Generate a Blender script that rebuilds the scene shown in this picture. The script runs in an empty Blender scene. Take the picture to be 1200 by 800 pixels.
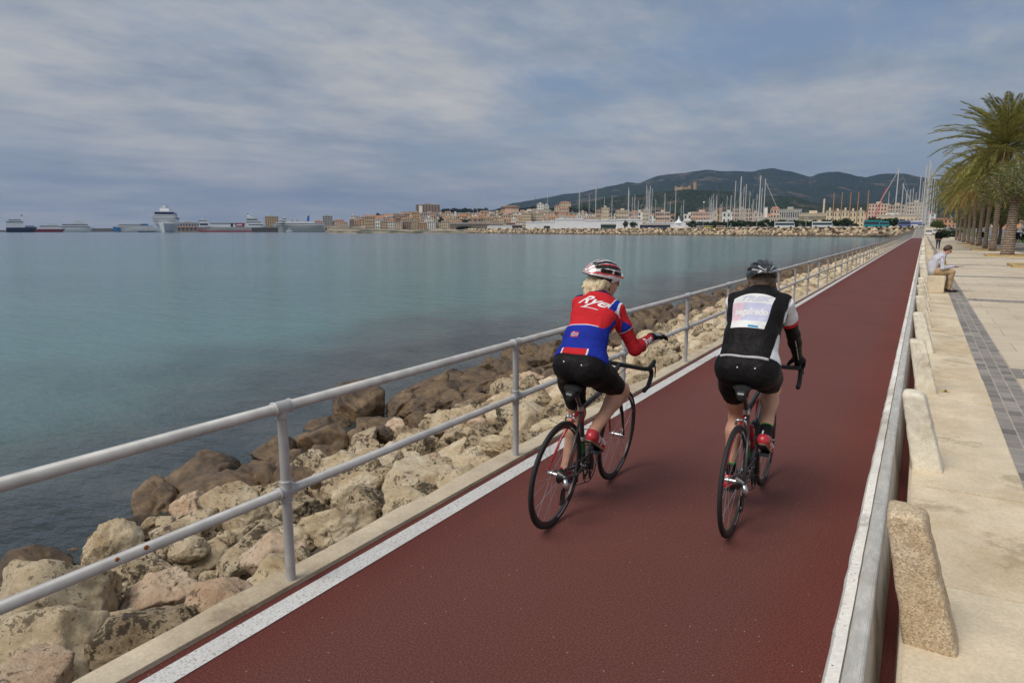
import bpy, bmesh, math, random
import numpy as np
from mathutils import Vector, Matrix, noise
from mathutils.bvhtree import BVHTree
R = math.radians
SC = bpy.context.scene
COL = SC.collection
rnd = random.Random(7)
# ---------------------------------------------------------------- camera maths (used to read positions off the photograph)
CAMH = 1.8
_f = 800.0; _p = math.atan(130 / 800); _psi = math.atan(483 / (800 * math.cos(_p) + 130 * math.sin(_p)))
def ray(x, y):
    r = x - 600; v = 400 - y
    F = _f * math.cos(_p) + v * math.sin(_p); U = v * math.cos(_p) - _f * math.sin(_p)
    return Vector((r * math.cos(_psi) - F * math.sin(_psi), r * math.sin(_psi) + F * math.cos(_psi), U))
def at_z(x, y, z):
    d = ray(x, y); return Vector((0, 0, CAMH)) + d * ((z - CAMH) / d.z)
def at_d(x, y, D):
    d = ray(x, y); return Vector((0, 0, CAMH)) + d * (D / math.hypot(d.x, d.y))
def z_at(x, y, D): return at_d(x, y, D).z
def bearing(x):
    d = ray(x, 270); return math.atan2(d.x, d.y)
def polar(x, D):
    b = bearing(x); return (math.sin(b) * D, math.cos(b) * D)
def mpp(x, D):                       # metres per photo pixel, across the view, at distance D
    return D / math.hypot(ray(x, 270).x, ray(x, 270).y)

# ---------------------------------------------------------------- materials
MATS = {}
def nmat(name, build):
    if name in MATS: return MATS[name]
    m = bpy.data.materials.new(name); m.use_nodes = True
    nt = m.node_tree; b = nt.nodes['Principled BSDF']
    build(nt, b); MATS[name] = m; return m
def N(nt, typ, **kw):
    n = nt.nodes.new(typ)
    for k, v in kw.items():
        if k in n.inputs: n.inputs[k].default_value = v
        else: setattr(n, k, v)
    return n
def L(nt, a, b): nt.links.new(a, b)
def ramp(nt, fac, stops, interp='LINEAR'):
    r = nt.nodes.new('ShaderNodeValToRGB'); r.color_ramp.interpolation = interp
    e = r.color_ramp.elements
    while len(e) < len(stops): e.new(0.5)
    for i, (p, c) in enumerate(stops):
        e[i].position = p; e[i].color = (*c, 1) if len(c) == 3 else c
    L(nt, fac, r.inputs[0]); return r
def mixc(nt, fac, a, b, mode='MIX'):
    m = nt.nodes.new('ShaderNodeMix'); m.data_type = 'RGBA'; m.blend_type = mode
    for s, v in ((0, fac), (6, a), (7, b)):
        if hasattr(v, 'is_linked') or hasattr(v, 'links'): L(nt, v, m.inputs[s])
        elif s == 0: m.inputs[0].default_value = v
        else: m.inputs[s].default_value = (*v, 1)
    return m.outputs[2]
def bump(nt, b, h, strength=0.3, dist=0.02):
    n = N(nt, 'ShaderNodeBump'); n.inputs['Strength'].default_value = strength; n.inputs['Distance'].default_value = dist
    L(nt, h, n.inputs['Height']); L(nt, n.outputs[0], b.inputs['Normal'])
def coord(nt, kind='Object', scale=None):
    t = N(nt, 'ShaderNodeTexCoord'); o = t.outputs[kind]
    if kind == 'World': o = N(nt, 'ShaderNodeNewGeometry').outputs['Position']
    if scale:
        m = N(nt, 'ShaderNodeMapping'); m.inputs['Scale'].default_value = scale; L(nt, o, m.inputs[0]); o = m.outputs[0]
    return o
def wpos(nt, scale=None):
    o = N(nt, 'ShaderNodeNewGeometry').outputs['Position']
    if scale:
        m = N(nt, 'ShaderNodeMapping'); m.inputs['Scale'].default_value = scale; L(nt, o, m.inputs[0]); o = m.outputs[0]
    return o
def noi(nt, vec, scale, detail=4, rough=0.55, out=0):
    n = N(nt, 'ShaderNodeTexNoise'); n.inputs['Scale'].default_value = scale; n.inputs['Detail'].default_value = detail
    n.inputs['Roughness'].default_value = rough; L(nt, vec, n.inputs['Vector']); return n.outputs[out]
def plain(name, col, rough=0.5, metal=0.0, var=0.12, scale=12, bstr=0.0, bscale=200, spec=None, coat=0.0):
    """solid colour with soft value variation and fine bump"""
    def f(nt, b):
        v = coord(nt)
        n = noi(nt, v, scale, 4)
        r = ramp(nt, n, [(0.3, tuple(c * (1 - var) for c in col)), (0.7, tuple(min(1, c * (1 + var)) for c in col))])
        L(nt, r.outputs[0], b.inputs['Base Color'])
        b.inputs['Roughness'].default_value = rough; b.inputs['Metallic'].default_value = metal
        if spec is not None: b.inputs['Specular IOR Level'].default_value = spec
        if coat: b.inputs['Coat Weight'].default_value = coat
        if bstr: bump(nt, b, noi(nt, v, bscale, 3), bstr, 0.002)
    return nmat(name, f)

# ---------------------------------------------------------------- mesh building
class MB:
    def __init__(s): s.v = []; s.f = []; s.m = []; s.mi = 0
    def add(s, vs, fs, mi=None):
        o = len(s.v); s.v += [tuple(q) for q in vs]; s.f += [tuple(i + o for i in q) for q in fs]
        s.m += [s.mi if mi is None else mi] * len(fs); return s
    def box(s, x0, x1, y0, y1, z0, z1, M=None, mi=None, top=1.0, topy=None):
        cx, cy = (x0 + x1) / 2, (y0 + y1) / 2; ty = top if topy is None else topy
        vs = [(x0, y0, z0), (x1, y0, z0), (x1, y1, z0), (x0, y1, z0)] + \
             [(cx + (x - cx) * top, cy + (y - cy) * ty, z1) for x, y in ((x0, y0), (x1, y0), (x1, y1), (x0, y1))]
        if M is not None: vs = [M @ Vector(q) for q in vs]
        return s.add(vs, [(3, 2, 1, 0), (4, 5, 6, 7), (0, 1, 5, 4), (1, 2, 6, 5), (2, 3, 7, 6), (3, 0, 4, 7)], mi)
    def tube(s, pts, r, n=8, cap=True, mi=None, flat=1.0, closed=False):
        pts = [Vector(p) for p in pts]; K = len(pts)
        rs = r if isinstance(r, (list, tuple)) else [r] * K
        vs = []; up = None
        for i, p in enumerate(pts):
            if closed: t = (pts[(i + 1) % K] - pts[i - 1])
            else: t = (pts[min(i + 1, K - 1)] - pts[max(i - 1, 0)])
            t.normalize()
            if up is None:
                up = Vector((0, 0, 1)) if abs(t.z) < 0.9 else Vector((1, 0, 0))
            a = t.cross(up); a.normalize(); b = a.cross(t); b.normalize(); up = b
            for k in range(n):
                an = 2 * math.pi * k / n
                vs.append(p + a * math.cos(an) * rs[i] + b * math.sin(an) * rs[i] * flat)
        fs = []
        for i in range(K if closed else K - 1):
            j = (i + 1) % K
            for k in range(n):
                l = (k + 1) % n; fs.append((i * n + k, j * n + k, j * n + l, i * n + l)[::-1])
        if cap and not closed: fs.append(tuple(range(n))[::-1][::-1]); fs.append(tuple((K - 1) * n + k for k in range(n))[::-1])
        return s.add(vs, fs, mi)
    def lathe(s, prof, n=16, M=None, mi=None):      # prof (r,z)
        vs = []
        for r_, z in prof:
            for k in range(n):
                a = 2 * math.pi * k / n; vs.append(Vector((r_ * math.cos(a), r_ * math.sin(a), z)))
        if M is not None: vs = [M @ q for q in vs]
        fs = []
        for i in range(len(prof) - 1):
            for k in range(n):
                l = (k + 1) % n; fs.append((i * n + k, i * n + l, (i + 1) * n + l, (i + 1) * n + k))
        fs.append(tuple(range(n))[::-1]); fs.append(tuple((len(prof) - 1) * n + k for k in range(n)))
        return s.add(vs, fs, mi)
    def sphere(s, c, r, n=10, m=7, mi=None, M=None):
        rr = r if isinstance(r, (tuple, list)) else (r, r, r); vs = []; c = Vector(c)
        for i in range(1, m):
            ph = math.pi * i / m
            for k in range(n):
                a = 2 * math.pi * k / n
                vs.append(Vector((rr[0] * math.sin(ph) * math.cos(a), rr[1] * math.sin(ph) * math.sin(a), rr[2] * math.cos(ph))))
        t = len(vs); vs += [Vector((0, 0, rr[2])), Vector((0, 0, -rr[2]))]
        fs = []
        for i in range(m - 2):
            for k in range(n):
                l = (k + 1) % n; fs.append((i * n + k, (i + 1) * n + k, (i + 1) * n + l, i * n + l))
        for k in range(n):
            l = (k + 1) % n; fs.append((t, k, l)); fs.append((t + 1, (m - 2) * n + l, (m - 2) * n + k))
        if M is not None: vs = [M @ q for q in vs]
        return s.add([q + c for q in vs], fs, mi)
    def prism(s, poly, axis, a0, a1, M=None, mi=None):
        """poly of (u,v); axis 0: extrude along x (u=y,v=z); 1: along y (u=x,v=z); 2: along z (u=x,v=y)"""
        def P(u, v, a): return Vector(((a, u, v), (u, a, v), (u, v, a))[axis])
        n = len(poly); vs = [P(u, v, a0) for u, v in poly] + [P(u, v, a1) for u, v in poly]
        if M is not None: vs = [M @ q for q in vs]
        return s.add(vs, [tuple(range(n)), tuple(range(2 * n - 1, n - 1, -1))] + [(i, i + n, (i + 1) % n + n, (i + 1) % n) for i in range(n)], mi)
    def mesh(s, name, mats, smooth=False, fix=True):
        me = bpy.data.meshes.new(name); me.from_pydata(s.v, [], s.f)
        for m in (mats if isinstance(mats, (list, tuple)) else [mats]): me.materials.append(m)
        if s.m: me.polygons.foreach_set('material_index', s.m)
        if fix:
            bm = bmesh.new(); bm.from_mesh(me); bmesh.ops.recalc_face_normals(bm, faces=bm.faces); bm.to_mesh(me); bm.free()
        me.update()
        if smooth is True: me.polygons.foreach_set('use_smooth', [True] * len(me.polygons))
        elif smooth:
            me.polygons.foreach_set('use_smooth', [True] * len(me.polygons)); me.set_sharp_from_angle(angle=R(smooth))
        return me
    def obj(s, name, mats, parent=None, smooth=False, bevel=0, fix=True, loc=None):
        me = s.mesh(name, mats, smooth, fix)
        return link(name, me, parent, bevel, loc)
def link(name, me, parent=None, bevel=0, loc=None):
    if bevel:
        bm = bmesh.new(); bm.from_mesh(me)
        bmesh.ops.bevel(bm, geom=[e for e in bm.edges if len(e.link_faces) == 2 and e.calc_face_angle(0) > 0.6], offset=bevel, segments=2, affect='EDGES', clamp_overlap=True)
        bm.to_mesh(me); bm.free()
    o = bpy.data.objects.new(name, me); COL.objects.link(o)
    if loc is not None: o.location = loc
    if parent is not None: o.parent = parent
    return o
def tag(o, label=None, cat=None, group=None, kind=None):
    if label: o['label'] = label
    if cat: o['category'] = cat
    if group: o['group'] = group
    if kind: o['kind'] = kind
    return o
def thing(name, label, cat, loc=(0, 0, 0), rz=0, group=None):
    o = bpy.data.objects.new(name, None); COL.objects.link(o); o.empty_display_size = 0.1
    o.location = loc; o.rotation_euler = (0, 0, rz); return tag(o, label, cat, group)
def struct(o): o['kind'] = 'structure'; return o
def kids(o): return [c for c in bpy.data.objects if c.parent == o]
def copy_tree(o, parent=None, ch=None):
    c = o.copy(); COL.objects.link(c)
    if parent is not None: c.parent = parent
    for k in list(o.children): copy_tree(k, c)
    return c
ORD = ['first', 'second', 'third', 'fourth', 'fifth', 'sixth', 'seventh', 'eighth', 'ninth', 'tenth', 'eleventh', 'twelfth', 'thirteenth', 'fourteenth', 'fifteenth',
       'sixteenth', 'seventeenth', 'eighteenth', 'nineteenth', 'twentieth']
def ordn(i):
    if i < 20: return ORD[i]
    t = {2: 'twenty', 3: 'thirty', 4: 'forty', 5: 'fifty', 6: 'sixty', 7: 'seventy', 8: 'eighty', 9: 'ninety'}[(i + 1) // 10]
    return (t[:-1] + 'ieth') if (i + 1) % 10 == 0 else t + '-' + ORD[(i + 1) % 10 - 1]

# ---------------------------------------------------------------- signed distance modelling (bodies, clothes, helmets, shoes)
class SDF:
    def __init__(s, lo, hi, h):
        s.lo = np.array(lo, float); s.h = h
        s.n = np.ceil((np.array(hi, float) - s.lo) / h).astype(int) + 1
        s.D = np.full(tuple(s.n), 0.5, np.float32)
    def _win(s, lo, hi, pad):
        a = np.maximum(np.floor((np.array(lo) - pad - s.lo) / s.h).astype(int), 0)
        b = np.minimum(np.ceil((np.array(hi) + pad - s.lo) / s.h).astype(int) + 1, s.n)
        if (b <= a).any(): return None
        g = [s.lo[i] + s.h * np.arange(a[i], b[i]) for i in range(3)]
        X, Y, Z = np.meshgrid(*g, indexing='ij', sparse=True)
        return (slice(a[0], b[0]), slice(a[1], b[1]), slice(a[2], b[2])), X, Y, Z
    def _mix(s, sl, d, k, op='u'):
        A = s.D[sl]
        if op == 'u':
            h = np.maximum(k - np.abs(A - d), 0) / k; s.D[sl] = np.minimum(A, d) - h * h * k * 0.25
        else:
            d = -d; h = np.maximum(k - np.abs(A - d), 0) / k; s.D[sl] = np.maximum(A, d) + h * h * k * 0.25
    def cone(s, a, b, ra, rb, k=0.02, op='u'):
        a = np.array(a, float); b = np.array(b, float); rm = max(ra, rb)
        w = s._win(np.minimum(a, b) - rm, np.maximum(a, b) + rm, k + 3 * s.h + 0.02)
        if w is None: return s
        sl, X, Y, Z = w; ba = b - a; L2 = max(float(ba @ ba), 1e-9)
        t = np.clip(((X - a[0]) * ba[0] + (Y - a[1]) * ba[1] + (Z - a[2]) * ba[2]) / L2, 0, 1)
        d = np.sqrt((X - a[0] - t * ba[0]) ** 2 + (Y - a[1] - t * ba[1]) ** 2 + (Z - a[2] - t * ba[2]) ** 2) - (ra + (rb - ra) * t)
        s._mix(sl, d, k, op); return s
    def ell(s, c, r, k=0.02, M=None, op='u'):
        c = np.array(c, float); r = np.array(r, float); rm = r.max()
        w = s._win(c - rm, c + rm, k + 3 * s.h + 0.02)
        if w is None: return s
        sl, X, Y, Z = w; X = X - c[0]; Y = Y - c[1]; Z = Z - c[2]
        if M is not None:
            Q = np.array(M.to_3x3().transposed()); x = Q[0, 0] * X + Q[0, 1] * Y + Q[0, 2] * Z
            y = Q[1, 0] * X + Q[1, 1] * Y + Q[1, 2] * Z; z = Q[2, 0] * X + Q[2, 1] * Y + Q[2, 2] * Z
        else: x, y, z = X, Y, Z
        k0 = np.sqrt((x / r[0]) ** 2 + (y / r[1]) ** 2 + (z / r[2]) ** 2)
        k1 = np.sqrt((x / r[0] ** 2) ** 2 + (y / r[1] ** 2) ** 2 + (z / r[2] ** 2) ** 2)
        d = k0 * (k0 - 1) / np.maximum(k1, 1e-6)
        s._mix(sl, d, k, op); return s
    def plane(s, p, n):                  # keep the side the normal points away from
        n = np.array(Vector(n).normalized()); p = np.array(p, float)
        g = [s.lo[i] + s.h * np.arange(s.n[i]) for i in range(3)]
        X, Y, Z = np.meshgrid(*g, indexing='ij', sparse=True)
        s.D = np.maximum(s.D, (X - p[0]) * n[0] + (Y - p[1]) * n[1] + (Z - p[2]) * n[2]).astype(np.float32); return s
    def disp(s, amp, scale, seed=0.0):
        g = [s.lo[i] + s.h * np.arange(s.n[i]) for i in range(3)]
        X, Y, Z = np.meshgrid(*g, indexing='ij', sparse=True)
        s.D = (s.D + amp * (np.sin(X * scale + seed + 1.7 * np.sin(Y * scale * .7)) * np.sin(Y * scale * 1.1 + seed * 2 + np.sin(Z * scale)) * np.sin(Z * scale * .9 + seed * 3 + 1.3 * np.sin(X * scale * .8)))).astype(np.float32); return s
    def mesh(s):
        D = s.D; D[0] = D[-1] = 0.5; D[:, 0] = D[:, -1] = 0.5; D[:, :, 0] = D[:, :, -1] = 0.5
        ins = D < 0
        c = [ins[i:ins.shape[0] - 1 + i, j:ins.shape[1] - 1 + j, k:ins.shape[2] - 1 + k] for i in (0, 1) for j in (0, 1) for k in (0, 1)]
        cnt = sum(q.astype(np.int8) for q in c)
        act = np.argwhere((cnt > 0) & (cnt < 8))
        idx = np.full(cnt.shape, -1, np.int64); idx[tuple(act.T)] = np.arange(len(act))
        acc = np.zeros((len(act), 3)); num = np.zeros(len(act))
        off = [(i, j, k) for i in (0, 1) for j in (0, 1) for k in (0, 1)]
        for A in off:
            for ax in range(3):
                if A[ax]: continue
                B = list(A); B[ax] = 1
                va = D[tuple((act + A).T)]; vb = D[tuple((act + B).T)]
                m = (va < 0) != (vb < 0); t = np.zeros(len(act)); t[m] = va[m] / (va[m] - vb[m])
                p = np.array(A, float)[None].repeat(len(act), 0); p[:, ax] += t
                acc[m] += p[m]; num[m] += 1
        V = (act + acc / num[:, None]) * s.h + s.lo
        F = []
        for ax in range(3):
            sl0 = [slice(1, -1)] * 3; sl0[ax] = slice(0, -1); sl1 = list(sl0); sl1[ax] = slice(1, None)
            a = ins[tuple(sl0)]; b = ins[tuple(sl1)]
            u, v = [(1, 2), (2, 0), (0, 1)][ax]
            for flip, msk in ((False, a & ~b), (True, b & ~a)):
                q = np.argwhere(msk)
                if not len(q): continue
                q = q + [0 if i == ax else 1 for i in range(3)]
                du = np.zeros(3, int); du[u] = 1; dv = np.zeros(3, int); dv[v] = 1
                f = np.stack([idx[tuple((q - du - dv).T)], idx[tuple((q - dv).T)], idx[tuple(q.T)], idx[tuple((q - du).T)]], 1)
                F.append(f[:, ::-1] if flip else f)
        F = np.concatenate(F); return V, F
def sdf_obj(name, sd, mats, parent=None, relax=1, M=None, split=None, assign=None):
    """mesh of an SDF; split = list of functions g(p) whose zero lines are cut into the surface, assign(p) -> material slot"""
    V, F = sd.mesh()
    me = bpy.data.meshes.new(name); me.from_pydata(V.tolist(), [], F.tolist())
    bm = bmesh.new(); bm.from_mesh(me)
    for _ in range(relax): bmesh.ops.smooth_vert(bm, verts=bm.verts, factor=0.5, use_axis_x=True, use_axis_y=True, use_axis_z=True)
    for g in (split or []): cut(bm, g)
    for m in (mats if isinstance(mats, (list, tuple)) else [mats]): me.materials.append(m)
    for f in bm.faces:
        f.smooth = True
        if assign: f.material_index = assign(f.calc_center_median())
    if M is not None: bm.transform(M)
    bm.to_mesh(me); bm.free(); me.update()
    return link(name, me, parent)
def cut(bm, g):
    val = {v: g(v.co) for v in bm.verts}
    es = [e for e in bm.edges if val[e.verts[0]] * val[e.verts[1]] < 0 and abs(val[e.verts[0]] - val[e.verts[1]]) > 1e-9]
    new = set()
    for e in es:
        a, b = e.verts
        if val[a] * val[b] >= 0: continue
        t = val[a] / (val[a] - val[b])
        if t < 0.08 or t > 0.92: # snap
            q = a if t < 0.5 else b; o = b if t < 0.5 else a
            q.co = q.co.lerp(o.co, t if t < 0.5 else 1 - t); val[q] = 0.0; new.add(q); continue
        _, v = bmesh.utils.edge_split(e, a, t); val[v] = 0.0; new.add(v)
    for f in list({f for v in new for f in v.link_faces}):
        vs = [v for v in f.verts if v in new]
        if len(vs) == 2:
            i, j = [list(f.verts).index(v) for v in vs]
            if abs(i - j) not in (1, len(f.verts) - 1):
                try: bmesh.utils.face_split(f, vs[0], vs[1])
                except Exception: pass
def text_on(name, txt, target, P, X, Y, size, mat, parent, depth=0.0015, shear=0.0, w=None, font_off=0.0, sx=1.0, cast=0.25):
    """raised lettering laid on a curved surface: text in the plane P, X right, Y up, pressed onto target along -X×Y"""
    cu = bpy.data.curves.new(name, 'FONT'); cu.body = txt; cu.size = size; cu.shear = shear; cu.offset = font_off
    cu.align_x = 'CENTER'; cu.align_y = 'CENTER'; cu.resolution_u = 3
    to = bpy.data.objects.new(name, cu); COL.objects.link(to)
    dg = bpy.context.evaluated_depsgraph_get(); me0 = bpy.data.meshes.new_from_object(to.evaluated_get(dg))
    bpy.data.objects.remove(to); bpy.data.curves.remove(cu)
    bm = bmesh.new(); bm.from_mesh(me0); bpy.data.meshes.remove(me0)
    return press(name, bm, target, P, X, Y, mat, parent, depth, sx, cast, size / 6)
def press(name, bm, target, P, X, Y, mat, parent, depth=0.0015, sx=1.0, cast=0.25, seg=0.01):
    bmesh.ops.triangulate(bm, faces=bm.faces)
    for _ in range(3):
        es = [e for e in bm.edges if e.calc_length() > seg]
        if not es: break
        bmesh.ops.subdivide_edges(bm, edges=es, cuts=1); bmesh.ops.triangulate(bm, faces=bm.faces)
    X = Vector(X).normalized(); Y = Vector(Y); Y = (Y - X * Y.dot(X)).normalized(); Zn = X.cross(Y); P = Vector(P)
    t = BVHTree.FromPolygons([v.co for v in target.data.vertices], [tuple(p.vertices) for p in target.data.polygons])
    dead = []
    for v in bm.verts:
        q = P + X * v.co.x * sx + Y * v.co.y
        loc, nor, i, d = t.ray_cast(q + Zn * cast * 0.5, -Zn, cast)
        if loc is None: dead.append(v); continue
        v.co = loc + Zn * depth
    bmesh.ops.delete(bm, geom=dead, context='VERTS')
    me = bpy.data.meshes.new(name); bm.to_mesh(me); bm.free(); me.materials.append(mat)
    return link(name, me, parent)
# ================================================================ sky and light of an overcast day
w = bpy.data.worlds.new('World'); SC.world = w; w.use_nodes = True; nt = w.node_tree
bg = nt.nodes['Background']; bg.inputs[1].default_value = 0.1
sky = N(nt, 'ShaderNodeTexSky'); sky.sky_type = 'NISHITA'; sky.sun_disc = False
sky.sun_elevation = R(52); sky.sun_rotation = R(200); sky.air_density = 1.0; sky.dust_density = 2.0
tc = N(nt, 'ShaderNodeTexCoord'); sx = N(nt, 'ShaderNodeSeparateXYZ'); L(nt, tc.outputs['Generated'], sx.inputs[0])
def mth(op, a, b=None, c=None):
    m = N(nt, 'ShaderNodeMath', operation=op)
    for i, q in enumerate((a, b, c)):
        if q is None: continue
        if isinstance(q, (int, float)): m.inputs[i].default_value = q
        else: L(nt, q, m.inputs[i])
    return m.outputs[0]
zz = mth('ADD', mth('MAXIMUM', sx.outputs[2], 0.0), 0.10)
cx = N(nt, 'ShaderNodeCombineXYZ'); L(nt, mth('DIVIDE', sx.outputs[0], zz), cx.inputs[0]); L(nt, mth('DIVIDE', sx.outputs[1], zz), cx.inputs[1])
mp = N(nt, 'ShaderNodeMapping'); mp.inputs['Rotation'].default_value = (0, 0, R(-52)); mp.inputs['Scale'].default_value = (1.0, 0.95, 1); mp.inputs['Location'].default_value = (3.1, 1.7, 0.4)
L(nt, cx.outputs[0], mp.inputs[0])
big = noi(nt, mp.outputs[0], 0.55, 5, 0.5); mid = noi(nt, mp.outputs[0], 1.6, 9, 0.62)
m2 = N(nt, 'ShaderNodeMapping'); m2.inputs['Rotation'].default_value = (0, 0, R(-40)); m2.inputs['Scale'].default_value = (2.6, 0.8, 1); L(nt, cx.outputs[0], m2.inputs[0])
fib = noi(nt, m2.outputs[0], 1.9, 10, 0.66)
cov = mth('ADD', mth('ADD', mth('MULTIPLY', big, 0.55), mth('MULTIPLY', mid, 0.3)), mth('MULTIPLY', fib, 0.22))
thin = ramp(nt, cov, [(0.42, (0.35,) * 3), (0.49, (0.72,) * 3), (0.57, (0.98,) * 3)])
# cloud brightness: soft grey undersides, lighter thin edges
shade = mth('ADD', mth('MULTIPLY', noi(nt, mp.outputs[0], 1.05, 10, 0.60), 0.88), mth('MULTIPLY', fib, 0.12))
ccol = ramp(nt, shade, [(0.36, (1.9, 2.35, 2.95)), (0.46, (2.7, 3.0, 3.4)), (0.54, (3.45, 3.6, 3.75)), (0.62, (4.1, 4.1, 4.05)), (0.74, (4.9, 4.8, 4.55))])
grey = mixc(nt, 0.62, sky.outputs[0], (1.2, 1.85, 3.0))
skyc = mixc(nt, thin.outputs[0], grey, ccol.outputs[0])
low = ramp(nt, sx.outputs[2], [(0.0, (.55,) * 3), (0.07, (.35,) * 3), (0.20, (0,) * 3)]).outputs[0]      # paler air low over the sea
skyc = mixc(nt, low, skyc, (3.0, 3.3, 3.55)); L(nt, skyc, bg.inputs[0])

# ================================================================ surfaces
def m_path(nt, b):
    v = wpos(nt); n = noi(nt, v, 0.7, 3); n2 = noi(nt, v, 105, 5, 0.85); n3 = noi(nt, wpos(nt, (1, .12, 1)), 2.2, 4)
    c = ramp(nt, n, [(0.3, (0.118, 0.036, 0.026)), (0.7, (0.150, 0.043, 0.031))]).outputs[0]
    c = mixc(nt, ramp(nt, n3, [(0.35, (0,) * 3), (0.75, (.55,) * 3)]).outputs[0], c, (0.125, 0.042, 0.036))
    xs_ = N(nt, 'ShaderNodeSeparateXYZ'); L(nt, v, xs_.inputs[0]); wx = mth2(nt, 'ADD', xs_.outputs[0], mth2(nt, 'MULTIPLY', mth2(nt, 'SUBTRACT', n3, .5), .5))
    ed = ramp(nt, mth2(nt, 'ABSOLUTE', mth2(nt, 'ADD', wx, 1.33), 0), [(.70, (0,) * 3), (1.0, (1,) * 3)]).outputs[0]      # the trafficked middle is worn browner than the edges
    c = mixc(nt, ed, mixc(nt, .25, c, (0.12, 0.052, 0.045)), mixc(nt, .22, c, (.16, .022, .017)))
    pk = noi(nt, wpos(nt, (1, .5, 1)), .9, 6, .7); c = mixc(nt, ramp(nt, pk, [(.56, (0,) * 3), (.66, (.35,) * 3)]).outputs[0], c, (.085, .035, .03))
    sp = ramp(nt, n2, [(0.33, (0.42,) * 3), (0.5, (.97,) * 3), (0.67, (2.0, 1.95, 1.95))]).outputs[0]
    c = mixc(nt, 1.0, c, sp, 'MULTIPLY')
    # worn pale grit chips
    vo = N(nt, 'ShaderNodeTexVoronoi'); vo.inputs['Scale'].default_value = 26; L(nt, v, vo.inputs['Vector'])
    wn = N(nt, 'ShaderNodeTexWhiteNoise'); L(nt, vo.outputs['Color'], wn.inputs['Vector'])
    chip = mth2(nt, 'MULTIPLY', mth2(nt, 'LESS_THAN', vo.outputs['Distance'], 0.09), mth2(nt, 'GREATER_THAN', wn.outputs[0], 0.82))
    c = mixc(nt, chip, c, (0.32, 0.25, 0.22)); L(nt, c, b.inputs['Base Color'])
    b.inputs['Roughness'].default_value = 0.8; b.inputs['Specular IOR Level'].default_value = 0.3
    bump(nt, b, n2, 0.8, 0.006)
def mth2(nt, op, a, c):
    m = N(nt, 'ShaderNodeMath', operation=op)
    for i, q in enumerate((a, c)):
        if isinstance(q, (int, float)): m.inputs[i].default_value = q
        else: L(nt, q, m.inputs[i])
    return m.outputs[0]
M_path = nmat('red_path_coating', m_path)
def m_paint(nt, b):
    v = wpos(nt); n = noi(nt, v, 90, 4, 0.7); n2 = noi(nt, v, 5, 4)
    c = ramp(nt, n, [(0.34, (0.25, 0.19, 0.16)), (0.43, (0.62, 0.60, 0.56)), (0.7, (0.78, 0.77, 0.74))]).outputs[0]
    c = mixc(nt, ramp(nt, n2, [(0.4, (0,) * 3), (0.8, (0.35,) * 3)]).outputs[0], c, (0.4, 0.34, 0.3)); L(nt, c, b.inputs['Base Color']); b.inputs['Roughness'].default_value = 0.75
    bump(nt, b, n, 0.5, 0.003)
M_paint = nmat('worn_white_line', m_paint)
def m_conc(base, name, stain=(0.3, 0.22, 0.13), sc=1.0, pits=0.5):
    def f(nt, b):
        v = wpos(nt); n = noi(nt, v, 3 * sc, 6, 0.6); n2 = noi(nt, v, 70, 4, 0.65); n3 = noi(nt, v, 0.9 * sc, 5, 0.7)
        c = ramp(nt, n, [(0.3, tuple(q * .82 for q in base)), (0.7, tuple(q * 1.12 for q in base))]).outputs[0]
        c = mixc(nt, ramp(nt, n3, [(0.48, (0,) * 3), (0.62, (0.5,) * 3)]).outputs[0], c, stain)
        c = mixc(nt, ramp(nt, noi(nt, v, 1.7 * sc, 7, .75), [(0.56, (0,) * 3), (0.62, (0.45,) * 3)]).outputs[0], c, tuple(q * .55 for q in stain))
        vo = N(nt, 'ShaderNodeTexVoronoi'); vo.inputs['Scale'].default_value = 38; L(nt, v, vo.inputs['Vector'])
        pit = mth2(nt, 'LESS_THAN', vo.outputs['Distance'], 0.12 * pits)
        c = mixc(nt, pit, c, tuple(q * .25 for q in base)); c = mixc(nt, 0.5, c, ramp(nt, n2, [(0.3, (.72,) * 3), (0.7, (1.25,) * 3)]).outputs[0], 'MULTIPLY')
        L(nt, c, b.inputs['Base Color']); b.inputs['Roughness'].default_value = 0.85; bump(nt, b, n2, 0.35, 0.004)
    return nmat(name, f)
M_kerb = m_conc((0.55, 0.46, 0.33), 'sandy_concrete_kerb')
M_wall = m_conc((0.58, 0.50, 0.39), 'beige_concrete_wall', pits=0.25)
M_cap = m_conc((0.78, 0.74, 0.67), 'white_pitted_concrete', stain=(0.45, 0.38, 0.3), pits=1.2)
M_slab = m_conc((0.64, 0.535, 0.38), 'sandstone_slab', stain=(0.42, 0.29, 0.15), sc=0.8, pits=0.0)
M_rest = m_conc((0.74, 0.68, 0.55), 'cream_cast_stone', stain=(0.38, 0.27, 0.14), sc=2, pits=0.3)
def m_rest2(nt, b):       # coarse exposed pebble stone
    v = wpos(nt); n = noi(nt, v, 6, 4); vo = N(nt, 'ShaderNodeTexVoronoi'); vo.inputs['Scale'].default_value = 150; L(nt, v, vo.inputs['Vector'])
    c = ramp(nt, n, [(0.35, (0.44, 0.32, 0.19)), (0.65, (0.56, 0.45, 0.31))]).outputs[0]
    c = mixc(nt, 0.75, c, ramp(nt, vo.outputs['Color'], [(0.1, (0.5,) * 3), (0.9, (1.45,) * 3)]).outputs[0], 'MULTIPLY')
    L(nt, c, b.inputs['Base Color']); b.inputs['Roughness'].default_value = 0.9; bump(nt, b, vo.outputs['Distance'], 0.5, 0.003)
M_rest2 = nmat('coarse_pebble_stone', m_rest2)
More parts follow.
